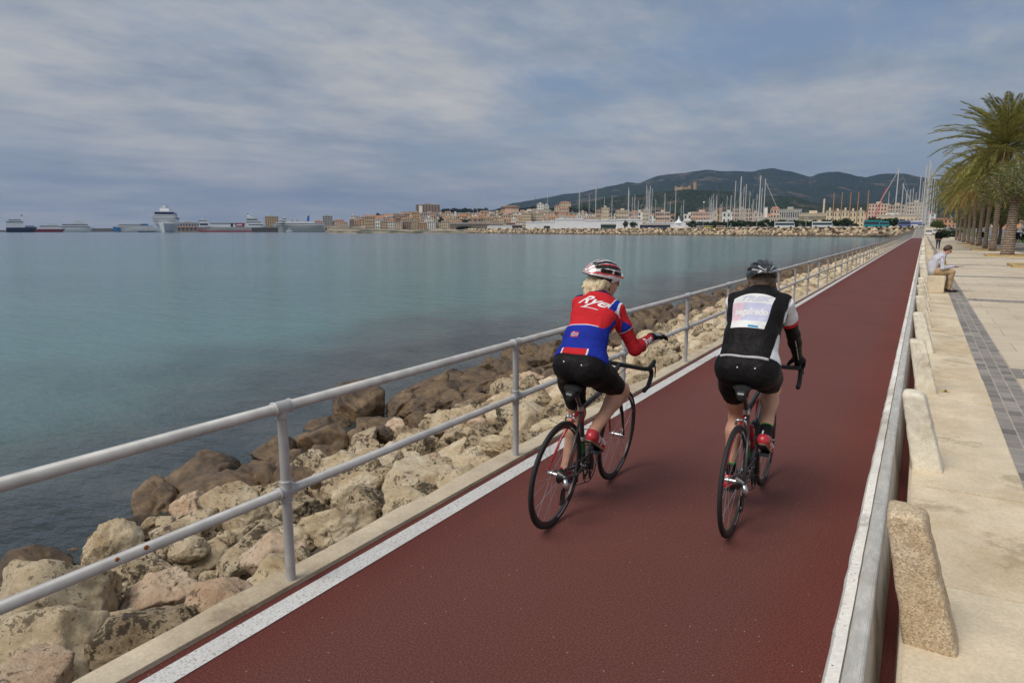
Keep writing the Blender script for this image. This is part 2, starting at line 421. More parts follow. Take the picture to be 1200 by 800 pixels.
def m_grey(nt, b):
    v = wpos(nt, (1, .3, 1)); n = noi(nt, v, 17, 9, 0.85)
    c = ramp(nt, n, [(0.35, (0.36, 0.345, 0.32)), (0.5, (0.44, 0.425, 0.395)), (0.60, (0.54, 0.52, 0.485))]).outputs[0]
    L(nt, c, b.inputs['Base Color']); b.inputs['Roughness'].default_value = 1.0; b.inputs['Specular IOR Level'].default_value = .1; bump(nt, b, n, 0.5, 0.004)
M_greycap = nmat('streaky_grey_cap', m_grey)
def m_prom(nt, b):
    v = wpos(nt); n = noi(nt, v, 0.5, 6, 0.65); n2 = noi(nt, v, 60, 3)
    br = N(nt, 'ShaderNodeTexBrick'); br.offset = 0.5; br.inputs['Scale'].default_value = 1.0; br.inputs['Brick Width'].default_value = 0.8; br.inputs['Row Height'].default_value = 0.8
    br.inputs['Mortar Size'].default_value = 0.006; br.inputs['Color1'].default_value = (1, 1, 1, 1); br.inputs['Color2'].default_value = (.9, .88, .86, 1); br.inputs['Mortar'].default_value = (.6, .55, .5, 1)
    L(nt, v, br.inputs['Vector'])
    c = ramp(nt, n, [(0.3, (0.44, 0.355, 0.25)), (0.5, (0.58, 0.49, 0.365)), (0.75, (0.64, 0.56, 0.43))]).outputs[0]
    c = mixc(nt, 1.0, c, br.outputs[0], 'MULTIPLY'); c = mixc(nt, 0.4, c, ramp(nt, n2, [(0.3, (.75,) * 3), (0.7, (1.2,) * 3)]).outputs[0], 'MULTIPLY')
    L(nt, c, b.inputs['Base Color']); b.inputs['Roughness'].default_value = 0.8
M_prom = nmat('sandstone_paving', m_prom)
def m_pave(nt, b):
    v = wpos(nt); n = noi(nt, v, 2.5, 6, 0.7)
    br = N(nt, 'ShaderNodeTexBrick'); br.inputs['Scale'].default_value = 1.0; br.inputs['Brick Width'].default_value = 0.2; br.inputs['Row Height'].default_value = 0.11
    br.inputs['Mortar Size'].default_value = 0.005; br.inputs['Color1'].default_value = (1.15, 1.15, 1.15, 1); br.inputs['Color2'].default_value = (.62, .62, .62, 1); br.inputs['Mortar'].default_value = (1.6, 1.5, 1.35, 1)
    mp = N(nt, 'ShaderNodeMapping'); mp.inputs['Rotation'].default_value = (0, 0, R(90)); L(nt, v, mp.inputs[0]); L(nt, mp.outputs[0], br.inputs['Vector'])
    c = ramp(nt, n, [(0.3, (0.20, 0.178, 0.155)), (0.7, (0.32, 0.29, 0.255))]).outputs[0]
    c = mixc(nt, 1.0, c, br.outputs[0], 'MULTIPLY'); L(nt, c, b.inputs['Base Color']); b.inputs['Roughness'].default_value = 0.7; bump(nt, b, br.outputs['Fac'], -0.4, 0.004)
M_pave = nmat('dark_grey_pavers', m_pave)
M_asph = plain('asphalt', (0.16, 0.15, 0.14), 0.85, scale=2, bstr=0.3)
M_pale = plain('pale_asphalt', (0.25, 0.215, 0.185), 0.85, scale=1.2)
M_grass = plain('lawn_grass', (0.07, 0.115, 0.03), 0.9, var=.3, scale=6)
M_dirt = plain('sandy_soil', (0.30, 0.22, 0.14), 0.95, var=.25, scale=3)

def strip(name, x0, x1, ys, z, mat, zf=None, thick=0):
    vs = []; 
    for y in ys:
        zz_ = z + (zf(y) if zf else 0); vs += [(x0, y, zz_), (x1, y, zz_)]
    fs = [(2 * i, 2 * i + 1, 2 * i + 3, 2 * i + 2) for i in range(len(ys) - 1)]
    mb = MB(); mb.add(vs, fs); o = mb.obj(name, mat, fix=False); return struct(o)
def rise(y):                       # the way climbs gently to the quay at its far end
    t = min(1, max(0, (y - 215) / 120)); return 3.0 * t * t * (3 - 2 * t)
YS = [-6, 190] ; YF = [190 + 10 * i for i in range(0, 22)]
strip('cycle_path', -2.62, 0.05, YS, 0, M_path)
strip('cycle_path_far', -2.62, 0.05, YF, 0, M_pale, rise)
ys2 = YS + YF[1:]
strip('edge_line', -2.57, -2.45, ys2, 0.004, M_paint, rise)
# raised concrete kerb with chipped outer edge
mb = MB(); rk = random.Random(3); Y = -6.0; prof = []
while Y < 400:
    prof.append(Y); Y += 0.22 if Y < 40 else (2 if Y < 200 else 10)
vs = []
for y in prof:
    e = -2.775 + rk.uniform(-.018, .018); z = rise(y) + 0.022
    vs += [(-2.62 + rk.uniform(-.003, .003), y, rise(y) - .05), (-2.622, y, z), (e, y, z + rk.uniform(-.004, .004)), (e - .03, y, z - .5)]
fs = [(4 * i + k, 4 * i + k + 1, 4 * i + k + 5, 4 * i + k + 4) for i in range(len(prof) - 1) for k in range(3)]
mb.add(vs, fs); struct(mb.obj('kerb', M_kerb, smooth=30))
# promenade
def slabsheet(name, x0, x1, y0, y1, z, mat, n=1):
    return strip(name, x0, x1, [y0 + (y1 - y0) * i / n for i in range(n + 1)], z, mat, rise)
slabsheet('promenade', 0.05, 6.2, -6, 400, 0.2, M_prom, 60)
mb = MB(); mb.box(0.046, 0.052, -6, 215, -0.1, 0.198); struct(mb.obj('promenade_edge', M_wall))
slabsheet('paver_band', 0.672, 1.0, -6, 215, 0.204, M_pave)
for k in range(-1, 12):
    y = 9.45 + 9.75 * k
    slabsheet('paver_cross_band', 1.0, 6.2, y - .3, y + .3, 0.204, M_pave)
slabsheet('side_path', 6.2, 10.5, -6, 400, 0.2, M_pale, 60)
slabsheet('lawn', 10.5, 14, -6, 400, 0.24, M_grass, 60)
slabsheet('road', 14, 30, -6, 400, 0.12, M_asph, 60)
slabsheet('far_pavement', 30, 60, -6, 400, 0.2, M_pale, 60)
# embankment under the rocks
def slope_z(X):                    # rock bank: height of its core below the boulders
    t = (-2.75 - X); return -0.40 - 0.245 * t
mb = MB(); vs = []; fs = []
for y in (-8, 100, 215): vs += [(-2.76, y, slope_z(-2.76)), (-9.5, y, slope_z(-9.5))]
for i in range(1, 19): y = 215 + 10 * i; vs += [(-2.76, y, slope_z(-2.76) + rise(y)), (-9.5 - rise(y) * 2, y, slope_z(-9.5))]
n = len(vs) // 2
mb.add(vs, [(2 * i, 2 * i + 1, 2 * i + 3, 2 * i + 2) for i in range(n - 1)])
def m_rubble(nt, b):
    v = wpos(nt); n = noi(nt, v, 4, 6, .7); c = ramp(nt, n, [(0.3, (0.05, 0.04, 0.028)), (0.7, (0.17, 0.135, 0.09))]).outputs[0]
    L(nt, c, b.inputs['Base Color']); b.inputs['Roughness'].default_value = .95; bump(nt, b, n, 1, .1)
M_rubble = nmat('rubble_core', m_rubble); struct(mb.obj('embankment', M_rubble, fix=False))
# water
WZ = -1.3
def m_water(nt, b):
    v = wpos(nt)
    sp = N(nt, 'ShaderNodeSeparateXYZ'); L(nt, v, sp.inputs[0])
    warp = noi(nt, v, 0.12, 4, .6)
    dd = mth2(nt, 'ADD', mth2(nt, 'MULTIPLY', sp.outputs[0], -1.0), mth2(nt, 'MULTIPLY', warp, 16))       # metres off the bank (+ patchy sea-bed)
    bed = N(nt, 'ShaderNodeMapRange'); bed.interpolation_type = 'SMOOTHSTEP'; bed.inputs['From Min'].default_value = 17; bed.inputs['From Max'].default_value = 27; L(nt, dd, bed.inputs[0])
    far = N(nt, 'ShaderNodeMapRange'); far.interpolation_type = 'SMOOTHSTEP'; far.inputs['From Min'].default_value = 40; far.inputs['From Max'].default_value = 260; L(nt, dd, far.inputs[0])
    n2 = noi(nt, v, 0.5, 5, .65)
    weed = ramp(nt, n2, [(0.4, (0.026, 0.036, 0.038)), (0.62, (0.062, 0.072, 0.066))]).outputs[0]
    sand = ramp(nt, noi(nt, v, 0.05, 4), [(0.35, (0.062, 0.158, 0.157)), (0.65, (0.085, 0.190, 0.182))]).outputs[0]
    c = mixc(nt, bed.outputs[0], weed, sand); c = mixc(nt, far.outputs[0], c, (0.075, 0.130, 0.150))
    L(nt, c, b.inputs['Base Color'])
    b.inputs['Roughness'].default_value = 0.10; b.inputs['IOR'].default_value = 1.33
    a = noi(nt, wpos(nt, (0.55, 1.2, 1)), 0.8, 3, .5); d = noi(nt, wpos(nt, (1, 1.9, 1)), 3.2, 4, .6); e = noi(nt, wpos(nt, (.05, .12, 1)), 1.0, 3, .5)
    h = mth2(nt, 'ADD', mth2(nt, 'MULTIPLY', a, 0.55), mth2(nt, 'MULTIPLY', d, 0.22)); h = mth2(nt, 'ADD', h, mth2(nt, 'MULTIPLY', e, 0.8))
    bump(nt, b, h, 1.0, 0.26)
M_water = nmat('sea_water', m_water)
mb = MB(); mb.add([(-9000, -3000, WZ), (-2.9, -3000, WZ), (-2.9, 330, WZ), (-2.9, 9000, WZ), (-9000, 9000, WZ)], [(0, 1, 2, 3, 4)])
struct(mb.obj('sea', M_water, fix=False))
# right-hand land out to the horizon
strip('ground', 60, 3000, [-800, 190] + YF + [1400], 0.19, M_dirt, rise)
mb = MB(); mb.add([(-2.7, -800, 0.0), (3000, -800, 0.0), (3000, -6.02, 0.0), (-2.7, -6.02, 0.0)], [(0, 1, 2, 3)]); struct(mb.obj('ground_behind', M_pale, fix=False))

# ================================================================ parapet, stones, benches
t = thing('parapet_wall', 'long low concrete wall between the red path and the promenade', 'wall')
mb = MB(); mb.prism([(-.20, -.02), (-.004, -.02), (-.052, .362), (-.155, .362)], 1, -6, 212); mb.obj('wall_body', M_wall, t)
mb = MB(); vs = []; Y = -6.0; rk = random.Random(5); cnt = 0
while Y < 212:
    o_ = rk.uniform(-.0022, .0022) if Y < 40 else 0
    vs += [(-.158, Y, .30), (-.166 + o_, Y, .352), (-.155 + o_, Y, .374), (-.116 + o_ * .5, Y, .382), (-.112, Y, .34)]; cnt += 1; Y += .11 if Y < 15 else (.5 if Y < 50 else 6)
mb.add(vs, [(5 * i + k, 5 * i + k + 1, 5 * i + k + 6, 5 * i + k + 5) for i in range(cnt - 1) for k in range(4)]); mb.obj('white_coping', M_cap, t, smooth=40)
y = -6.0
while y < 212:
    y1 = min(212, y + 3.3); mb = MB(); mb.prism([(-.111, .34), (-.046, .34), (-.049, .380), (-.058, .388), (-.102, .388), (-.110, .382)], 1, y + .004, y1 - .004); mb.obj('grey_coping', M_greycap, t, bevel=.003 if y < 20 else 0); y = y1
# sandstone edging slabs of the promenade
mb = MB(); y = -6.2; rk = random.Random(8)
while y < 212:
    Ln = rk.uniform(1.15, 1.4); e = rk.uniform(-.02, .012)
    mb.box(.060 + rk.uniform(0, .006), .668 + e, y + .003, y + Ln - .003, .10, .2075 + rk.uniform(-.003, .003)); y += Ln
struct(mb.obj('edging_slabs', M_slab, bevel=.004))
# leaning stones standing on the edging
def rest_mesh(seed, mat, nm='stone_bollard'):
    sd = SDF((-.16, -.16, -.02), (.30, .18, .70), .0125); s_ = 1.39
    g = [sd.lo[i] + sd.h * np.arange(sd.n[i]) for i in range(3)]; X, Y_, Z = np.meshgrid(*g, indexing='ij', sparse=True)
    tz = np.clip(Z / .56, 0, 1.2); xl = .005 - .108 * tz; xr = .192 - .165 * tz; r = .022
    dx = np.maximum(xl + r - X, X - xr + r); dy = np.abs(Y_ + 0 * X) - .092 + r; dz = np.maximum(Z - (.525 - 1.6 * (X + .035) ** 2 - .8 * Y_ ** 2) + r, -Z + r - .02)
    dx, dy, dz = np.broadcast_arrays(dx, dy, dz)
    sd.D = (np.minimum(np.maximum(np.maximum(dx, dy), dz), 0) + np.sqrt(np.maximum(dx, 0) ** 2 + np.maximum(dy, 0) ** 2 + np.maximum(dz, 0) ** 2) - r).astype(np.float32)
    sd.disp(.004, 45, seed); V, F = sd.mesh(); me = bpy.data.meshes.new(nm); me.from_pydata(V.tolist(), [], F.tolist()); me.materials.append(mat)
    me.polygons.foreach_set('use_smooth', [True] * len(me.polygons)); me.update(); return me
RM = [rest_mesh(1, M_rest), rest_mesh(2, M_rest), rest_mesh(3, M_rest)]; RM2 = rest_mesh(4, M_rest2)
BOL = [2.97, 5.27, 7.85, 10.5, 13.2, 15.9, 18.4]
lbs = ['coarse brown pebbly leaning stone standing nearest on the edging', 'cream leaning stone with a white rounded head, second from the brown one', 'cream leaning stone just before the yellow flower', 'cream leaning stone just beyond the yellow flower',
       'fifth leaning stone from the brown pebbly one', 'sixth leaning stone from the brown pebbly one', 'last leaning stone before the bench of the reading man']
for i, y in enumerate(BOL):
    o = link('stone_bollard', RM2 if i == 0 else RM[i % 3]); o.location = (.056, y, .205); o.rotation_euler = (0, 0, rnd.uniform(-.06, .06)); tag(o, lbs[i], 'bollard', 'leaning stones along the parapet')
# benches further on: a stone seat with leaning backrest stones
def bench(y0, y1, label):
    t = thing('stone_bench', label, 'bench', (0, y0, .208), 0, 'stone benches along the parapet'); rr = random.Random(int(y0 * 7))
    n = max(1, round((y1 - y0) / 1.2))
    for i in range(n):
        a, b_ = (y1 - y0) * i / n, (y1 - y0) * (i + 1) / n; mb = MB()
        mb.box(.16, .56 + rr.uniform(-.004, .004), a + .004, b_ - .004, 0, .43 + rr.uniform(-.004, .004)); mb.obj('seat_slab', M_slab, t, bevel=.012)
    for i in range(max(2, int((y1 - y0) / 2.4) + 1)):
        o = link('backrest', RM[i % 3], t); o.location = (.058, .25 + 2.4 * i, 0); o.scale = (1.2, 2.2, 1.55)
for y0, y1, lb in [(20.6, 25.6, 'sandstone bench the reading man sits on'), (33, 38, 'second stone bench along the parapet, beyond the reading man'), (45, 50, 'third stone bench along the parapet, beyond the reading man'),
      (58, 63, 'fourth stone bench along the parapet, short of the man walking away'), (77, 82, 'fifth stone bench along the parapet, past the man walking away')]: bench(y0, y1, lb)
xb = [27, 29.5, 40, 42.5, 52.5, 55, 66, 69, 72, 85, 88, 91, 94, 97, 100]
for i, y in enumerate(xb):
    o = link('stone_bollard', RM[i % 3]); o.location = (.056, y, .205); o.scale = (1, 1.2, 1.15); tag(o, '%s leaning stone along the wall beyond the reading man' % ORD[i], 'bollard', 'leaning stones along the parapet')
# flower left on the bench
t = thing('flower', 'small yellow flower head with dark centre lying on the edging slabs', 'flower', (0, 0, 0)); p = at_z(1108, 459, .21)
t.location = p; mb = MB()
for k in range(11):
    a = k / 11 * 6.283; c_, s_ = math.cos(a), math.sin(a); mb.add([(c_ * .008, s_ * .008, .006), (c_ * .026 - s_ * .007, s_ * .026 + c_ * .007, .012), (c_ * .034, s_ * .034, .008), (c_ * .026 + s_ * .007, s_ * .026 - c_ * .007, .012)], [(0, 1, 2, 3)])
mb.obj('petals', plain('yellow_petal', (0.75, 0.5, 0.03), .6), t); mb = MB(); mb.sphere((0, 0, .012), (.012, .012, .008)); mb.obj('flower_centre', plain('brown_seed', (0.03, 0.018, 0.01), .8), t)

# ================================================================ railing
def m_galv(nt, b):
    v = wpos(nt); n = noi(nt, v, 9, 5, .6); n2 = noi(nt, v, 180, 2)
    c = ramp(nt, n, [(0.3, (0.33, 0.325, 0.315)), (0.7, (0.47, 0.465, 0.45))]).outputs[0]
    rs = noi(nt, v, 3.1, 3, .6); ru = ramp(nt, rs, [(0.735, (0,) * 3), (0.765, (1,) * 3)]).outputs[0]
    c = mixc(nt, ru, c, (0.28, 0.10, 0.02)); L(nt, c, b.inputs['Base Color'])
    b.inputs['Roughness'].default_value = .5; b.inputs['Metallic'].default_value = .12; bump(nt, b, n2, .12, .002)
M_galv = nmat('galvanised_steel', m_galv); M_rust = plain('rust_spot', (0.33, 0.11, 0.015), .9, var=.5, scale=60)
rail = thing('pipe_railing', 'long galvanised pipe railing between the red path and the rocks', 'railing', (-2.665, 0, 0))
ry = [-6, 60, 120, 215] + [215 + 12 * i for i in range(1, 11)]
for nm, z, r in (('top_rail', .935, .0270), ('mid_rail', .50, .0245)):
    pts = [(0, y, z + rise(y)) for y in ry]; mb = MB()
    mb.tube(pts, r, 18); mb.obj(nm, M_galv, rail, smooth=True)
for y, s in ((1.375, 1), (1.495, 1.2)):
    mb = MB(); mb.sphere((.0215, y, .513), (.006, .009 * s, .009 * s), 10, 6); mb.obj('rust_spot', M_rust, rail)
mb = MB(); mb.tube([(0, 0, -.02), (0, 0, .91)], .0245, 16); ME_post = mb.mesh('post', M_galv, 40)
ME_cl = []
for z, r in ((.5, .0255), (.935, .0285)):
    mb = MB()
    mb.tube([(0, -.055, z), (0, -.05, z), (0, -.048, z), (0, .048, z), (0, .05, z), (0, .055, z)], [r + .002, r + .008, r + .005, r + .005, r + .008, r + .002], 18)
    mb.tube([(0, 0, z - .06), (0, 0, z - .052), (0, 0, z - .05), (0, 0, z)], [.027, .032, .029, .029], 16)
    if z < .6: mb.tube([(0, 0, z), (0, 0, z + .05), (0, 0, z + .052), (0, 0, z + .06)], [.029, .029, .032, .027], 16)
    ME_cl.append(mb.mesh('collar', M_galv, 40))
pass
y = 2.24 - 2.29 * 2; k = 0
while k < 100:
    o = link('post', ME_post, rail); o.location = (0, y, rise(y))
    if k < 40: link('collar', ME_cl[0], o); link('collar', ME_cl[1], o)
    y += 2.29; k += 1
mb = MB()
while y < 330: mb.tube([(0, y, rise(y) - .02), (0, y, rise(y) + .91)], .0245, 6); y += 2.29
tag(mb.obj('far_posts', M_galv, rail), kind='stuff')
# ================================================================ rock armour
def boulder_mesh(name, seed, sub, sq=(1, .85, .7), pitted=0.5, planes=11):
    bm = bmesh.new(); bmesh.ops.create_icosphere(bm, subdivisions=sub, radius=1); rr = random.Random(seed)
    pl = []
    for _ in range(planes):
        n = Vector((rr.gauss(0, 1), rr.gauss(0, 1), rr.gauss(0, 1))).normalized(); pl.append((n, rr.uniform(.50, .88) if seed % 2 else rr.uniform(.56, .74)))
    off = Vector((rr.uniform(0, 99), rr.uniform(0, 99), rr.uniform(0, 99)))
    hi = sub >= 4
    for v in bm.verts:
        d = v.co.normalized(); r = 1.0
        for n, h in pl:
            c = n.dot(d)
            if c > .05:
                q = h / c
                if q < r + .12: 
                    r = min(r, q)
        p = d * r
        r += .045 * noise.fractal(p * 1.6 + off, 1.0, 2.0, 3)
        if hi:
            r += .055 * noise.fractal(p * 4.2 + off, .8, 2.1, 4)
            q = noise.noise(p * 6.5 + off * 1.3) ; w_ = max(0, noise.noise(p * 1.7 + off) + .25)
            r -= pitted * w_ * .20 * max(0, q - .02) + pitted * .040 * abs(noise.noise(p * 15 + off)) * (0.55 + w_)
        v.co = Vector((d.x * r * sq[0], d.y * r * sq[1], d.z * r * sq[2]))
    me = bpy.data.meshes.new(name); bm.to_mesh(me); bm.free(); me.polygons.foreach_set('use_smooth', [True] * len(me.polygons))
    if not hi: me.set_sharp_from_angle(angle=R(35))
    return me
def m_rock(kind):
    pal = {'cream': ((0.52, 0.38, 0.22), (0.74, 0.60, 0.40), (0.84, 0.74, 0.56)), 'pink': ((0.54, 0.36, 0.23), (0.76, 0.56, 0.39), (0.84, 0.69, 0.52)),
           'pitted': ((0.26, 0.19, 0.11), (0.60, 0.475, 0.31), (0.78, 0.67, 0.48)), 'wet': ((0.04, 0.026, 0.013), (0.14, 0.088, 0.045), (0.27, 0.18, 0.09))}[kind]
    def f(nt, b):
        t = N(nt, 'ShaderNodeTexCoord'); oi = N(nt, 'ShaderNodeObjectInfo'); ge = N(nt, 'ShaderNodeNewGeometry')
        ad = N(nt, 'ShaderNodeVectorMath', operation='ADD'); L(nt, ge.outputs['Position'], ad.inputs[0])
        cx = N(nt, 'ShaderNodeCombineXYZ'); L(nt, mth2(nt, 'MULTIPLY', oi.outputs['Random'], 50), cx.inputs[0]); L(nt, cx.outputs[0], ad.inputs[1]); v = ad.outputs[0]
        big = noi(nt, v, 2.6, 6, .68); fine = noi(nt, v, 19, 8, .78); gr = noi(nt, v, 70, 4, .7)
        c = ramp(nt, big, [(.33, pal[0]), (.5, pal[1]), (.68, pal[2])]).outputs[0]
        k = 0.86 if kind == 'pitted' else (.7 if kind != 'wet' else .4)
        # dark lichen and weather crust gathered in patches
        pm = mth2(nt, 'ADD', noi(nt, v, 3.0, 6, .75), mth2(nt, 'MULTIPLY', mth2(nt, 'SUBTRACT', fine, .5), 1.5))
        lo = .525 if kind == 'pitted' else .61
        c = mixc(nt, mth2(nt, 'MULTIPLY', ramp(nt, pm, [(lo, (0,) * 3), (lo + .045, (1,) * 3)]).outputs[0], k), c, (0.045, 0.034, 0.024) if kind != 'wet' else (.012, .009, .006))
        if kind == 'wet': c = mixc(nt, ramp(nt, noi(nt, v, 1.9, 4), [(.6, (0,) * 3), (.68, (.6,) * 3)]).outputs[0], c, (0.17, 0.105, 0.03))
        pit = ramp(nt, fine, [(.33, (.20,) * 3), (.42, (.90,) * 3), (.7, (1.12,) * 3)]).outputs[0]; c = mixc(nt, .9, c, pit, 'MULTIPLY')
        rv = mth2(nt, 'ADD', mth2(nt, 'MULTIPLY', oi.outputs['Random'], .5), mth2(nt, 'MULTIPLY', ge.outputs['Random Per Island'], .5))
        c = mixc(nt, 1, c, ramp(nt, rv, [(0.1, (.78, .76, .74)), (.9, (1.12, 1.12, 1.12))]).outputs[0], 'MULTIPLY')
        L(nt, c, b.inputs['Base Color']); b.inputs['Roughness'].default_value = .5 if kind == 'wet' else .92
        if kind != 'wet': b.inputs['Specular IOR Level'].default_value = .25
        h = mth2(nt, 'ADD', mth2(nt, 'MULTIPLY', fine, 1.0), mth2(nt, 'MULTIPLY', gr, .22)); bump(nt, b, h, .9 if kind != 'wet' else .5, .045)
    return nmat('rock_' + kind, f)
RK = {k: m_rock(k) for k in ('cream', 'pink', 'pitted', 'wet')}
PROTO = [boulder_mesh('boulder', 11 + i, 5, ((1, .82, .66), (1, .7, .6), (.92, .9, .75), (1.05, .66, .5), (.9, .8, .8))[i % 5], (1.0, .45, .7, 1.2, .25)[i % 5], 10 + i % 6) for i in range(10)]
MIDP = [boulder_mesh('boulder_mid', 50 + i, 3, ((1, .82, .66), (1, .7, .6), (.92, .9, .75))[i % 3]) for i in range(6)]
LOWP = [boulder_mesh('boulder_far', 70 + i, 2, (1, .85, .7)) for i in range(4)]
for me in PROTO: me.materials.append(RK['cream'])
CN = {'cream': 'cream', 'pink': 'pinkish tan', 'pitted': 'dark pitted', 'wet': 'wet brown'}
rr = random.Random(21); cells = []
# fitted foreground boulders read off the photograph: (px, py of centre, level z, half size, kind, proto, turn)
HAND = [((75, 690), -.35, .52, 'cream', 4, .4), ((160, 738), -.22, .40, 'pitted', 0, 1.2), ((50, 758), -.25, .42, 'cream', 2, 2.0), ((262, 700), -.16, .30, 'pink', 1, .5),
        ((150, 655), -.60, .42, 'pitted', 3, .2), ((262, 570), -1.02, .62, 'wet', 6, .6), ((30, 665), -1.0, .55, 'wet', 1, .1), ((215, 618), -.72, .40, 'pitted', 5, 1.0),
        ((395, 605), -.15, .30, 'cream', 7, .7), ((480, 590), -.13, .26, 'cream', 2, 1.6), ((555, 560), -.14, .30, 'cream', 6, 2.2), ((330, 640), -.22, .33, 'pink', 9, .3),
        ((300, 628), -.42, .36, 'pitted', 8, 1.9), ((40, 790), -.10, .24, 'pink', 7, 2.6), ((310, 560), -.98, .45, 'wet', 4, .9), ((350, 555), -.88, .34, 'wet', 9, 1.5),
        ((590, 515), -.12, .24, 'cream', 8, .2), ((440, 540), -.60, .40, 'cream', 5, .9), ((530, 490), -.55, .42, 'cream', 1, .4), ((500, 470), -1.0, .50, 'wet', 3, .7),
        ((120, 632), -1.0, .42, 'wet', 8, 2.4)]
taken = []
def put_rock(x, y, z, s, kind, pr, rz, tilt=(0, 0), sc=(1, 1, 1)):
    o = link('boulder', PROTO[pr % len(PROTO)]); o.location = (x, y, z); o.rotation_euler = (tilt[0], tilt[1], rz); o.scale = (s * sc[0], s * sc[1], s * sc[2])
    o.material_slots[0].link = 'OBJECT'; o.material_slots[0].material = RK[kind]; cells.append((o, x, y, z, s, kind)); return o
for (px, py), z, s, kind, pr, rz in HAND:
    p = at_z(px, py, z); p.x = min(p.x, -2.80 - s * .80)
    put_rock(p.x, p.y, z - .30 * s, s, kind, pr, rz, (rr.uniform(-.3, .3), rr.uniform(-.3, .3))); taken.append((p.x, p.y, s))
cand = []
row = 0; t_ = .30
while t_ < 5.5:
    y = -1.2 + (row % 2) * .33
    while y < 232:
        sz = rr.choice((.27, .33, .38, .44)) if t_ < 4 else rr.choice((.44, .56, .68))
        yy_ = y + rr.uniform(-.16, .16); tt = t_ + rr.uniform(-.13, .13)
        if tt < sz * .85 + .06: tt = sz * .85 + .06
        if tt > min(5.6, 4.25 + max(0, yy_ - 2.2) * .17): y += .6; continue
        z = -.05 - .262 * tt - sz * .45 + rr.uniform(-.08, .10)
        if t_ > 3.6: z = max(z, -1.42 + rr.uniform(0, .2))
        if t_ < .4: z = min(z, -.03 - sz * .62)
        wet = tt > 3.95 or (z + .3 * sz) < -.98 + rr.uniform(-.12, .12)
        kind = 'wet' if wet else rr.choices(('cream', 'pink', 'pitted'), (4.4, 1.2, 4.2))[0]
        cand.append((-2.80 - tt, yy_, z, sz, kind, rr.randrange(10), rr.uniform(0, 6.28), (rr.uniform(-.5, .5), rr.uniform(-.5, .5)), (rr.uniform(.85, 1.2), rr.uniform(.85, 1.15), rr.uniform(.85, 1.15))))
        y += (.56 if t_ < 4 else .84) * rr.uniform(.85, 1.15)
    row += 1; t_ += .52 if t_ < 3.9 else .60
# small stones wedged in the gaps
for _ in range(110):
    tt = rr.uniform(.05, 3.6) ** 1.0; y = rr.uniform(-.5, 12); s = rr.uniform(.10, .18)
    cand.append((-2.8 - tt, y, -.10 - .262 * tt - .02, s, rr.choice(('cream', 'cream', 'pink', 'pitted')), rr.randrange(10), rr.uniform(0, 6.28), (0, 0), (1, 1, 1)))
cand = [c for c in cand if all(math.hypot(c[0] - a, c[1] - b_) > .50 * (c[3] + s) if c[3] > .2 else math.hypot(c[0] - a, c[1] - b_) > .8 * s for a, b_, s in taken)]
# does the frame see it?
def seen(x, y):
    Rr = x * math.cos(_psi) + y * math.sin(_psi); F = -x * math.sin(_psi) + y * math.cos(_psi); return F > .2 and Rr / F > -.88
cand.sort(key=lambda c: (not seen(c[0], c[1]), math.hypot(c[0], c[1]) / (c[3] + .25)))
NR = 298 - len(HAND)
for c in cand[:NR]: put_rock(*c[:7], c[7], c[8])
# labels: row down the bank and place along the railing
groups = {}
for o, x, y, z, s, kind in cells:
    t_ = -2.8 - x; rw = 'beside the kerb' if t_ < .62 else 'in the second row' if t_ < 1.25 else 'in the third row' if t_ < 1.9 else 'mid bank' if t_ < 2.7 else 'low on the bank' if t_ < 3.6 else 'above the waterline' if t_ < 4.5 else 'at the waterline'
    g = math.floor((y - 2.24) / 2.29); gp = 'before the first railing post' if g < 0 else 'past the %s railing post' % ORD[g]
    sz = 'small' if s < .22 else 'large' if s > .43 else 'middling'
    groups.setdefault((sz, kind, rw, gp), []).append((y, o))
for (sz, kind, rw, gp), l in groups.items():
    l.sort(key=lambda q: q[0])
    for i, (y, o) in enumerate(l):
        lb = '%s %s boulder %s %s' % (sz, CN[kind], rw, gp)
        if len(l) > 1: lb = ('nearest' if i == 0 else 'farthest' if i == len(l) - 1 else ORD[i]) + ' ' + lb
        tag(o, lb, 'boulder', 'boulders of the rock bank')
def batch(name, items, protos, mats, extra=None):
    """many far stones as one mesh"""
    V, F, Mi, o = [], [], [], 0; P = []
    for me in protos:
        v = np.empty(len(me.vertices) * 3); me.vertices.foreach_get('co', v); P.append((v.reshape(-1, 3), [tuple(p.vertices) for p in me.polygons]))
    for x, y, z, s, kind, pr, rz, tl, sc in items:
        v, f = P[pr % len(P)]; M = np.array(Matrix.Rotation(rz, 3, 'Z') @ Matrix.Rotation(tl[0], 3, 'X') @ Matrix.Rotation(tl[1], 3, 'Y'))
        V.append((v * (np.array(sc) * s)) @ M.T + np.array((x, y, z))); F.append(np.array(f) + o); o += len(v); Mi += [mats.index(RK[kind])] * len(f)
    V = np.concatenate(V); F = np.concatenate(F); me = bpy.data.meshes.new(name); me.from_pydata(V.tolist(), [], F.tolist())
    for m in mats: me.materials.append(m)
    me.polygons.foreach_set('material_index', Mi); me.polygons.foreach_set('use_smooth', [True] * len(me.polygons)); me.set_sharp_from_angle(angle=R(40)); me.update()
    return tag(link(name, me), kind='stuff')
ml = [RK[k] for k in ('cream', 'pink', 'pitted', 'wet')]
sm = []
for _ in range(2600):
    tt = rr.uniform(.0, 4.6); y = -1.0 + 26 * rr.random() ** 1.4; s_ = rr.uniform(.035, .12); sm.append((-2.80 - tt, y, -.36 - .245 * tt + s_ * .3, s_, rr.choices(('cream', 'pink', 'pitted', 'wet'), (3, 1, 4, 1))[0] if tt < 3.6 else 'wet', rr.randrange(6), rr.uniform(0, 6), (rr.uniform(-1, 1), rr.uniform(-1, 1)), (1, 1, .8)))
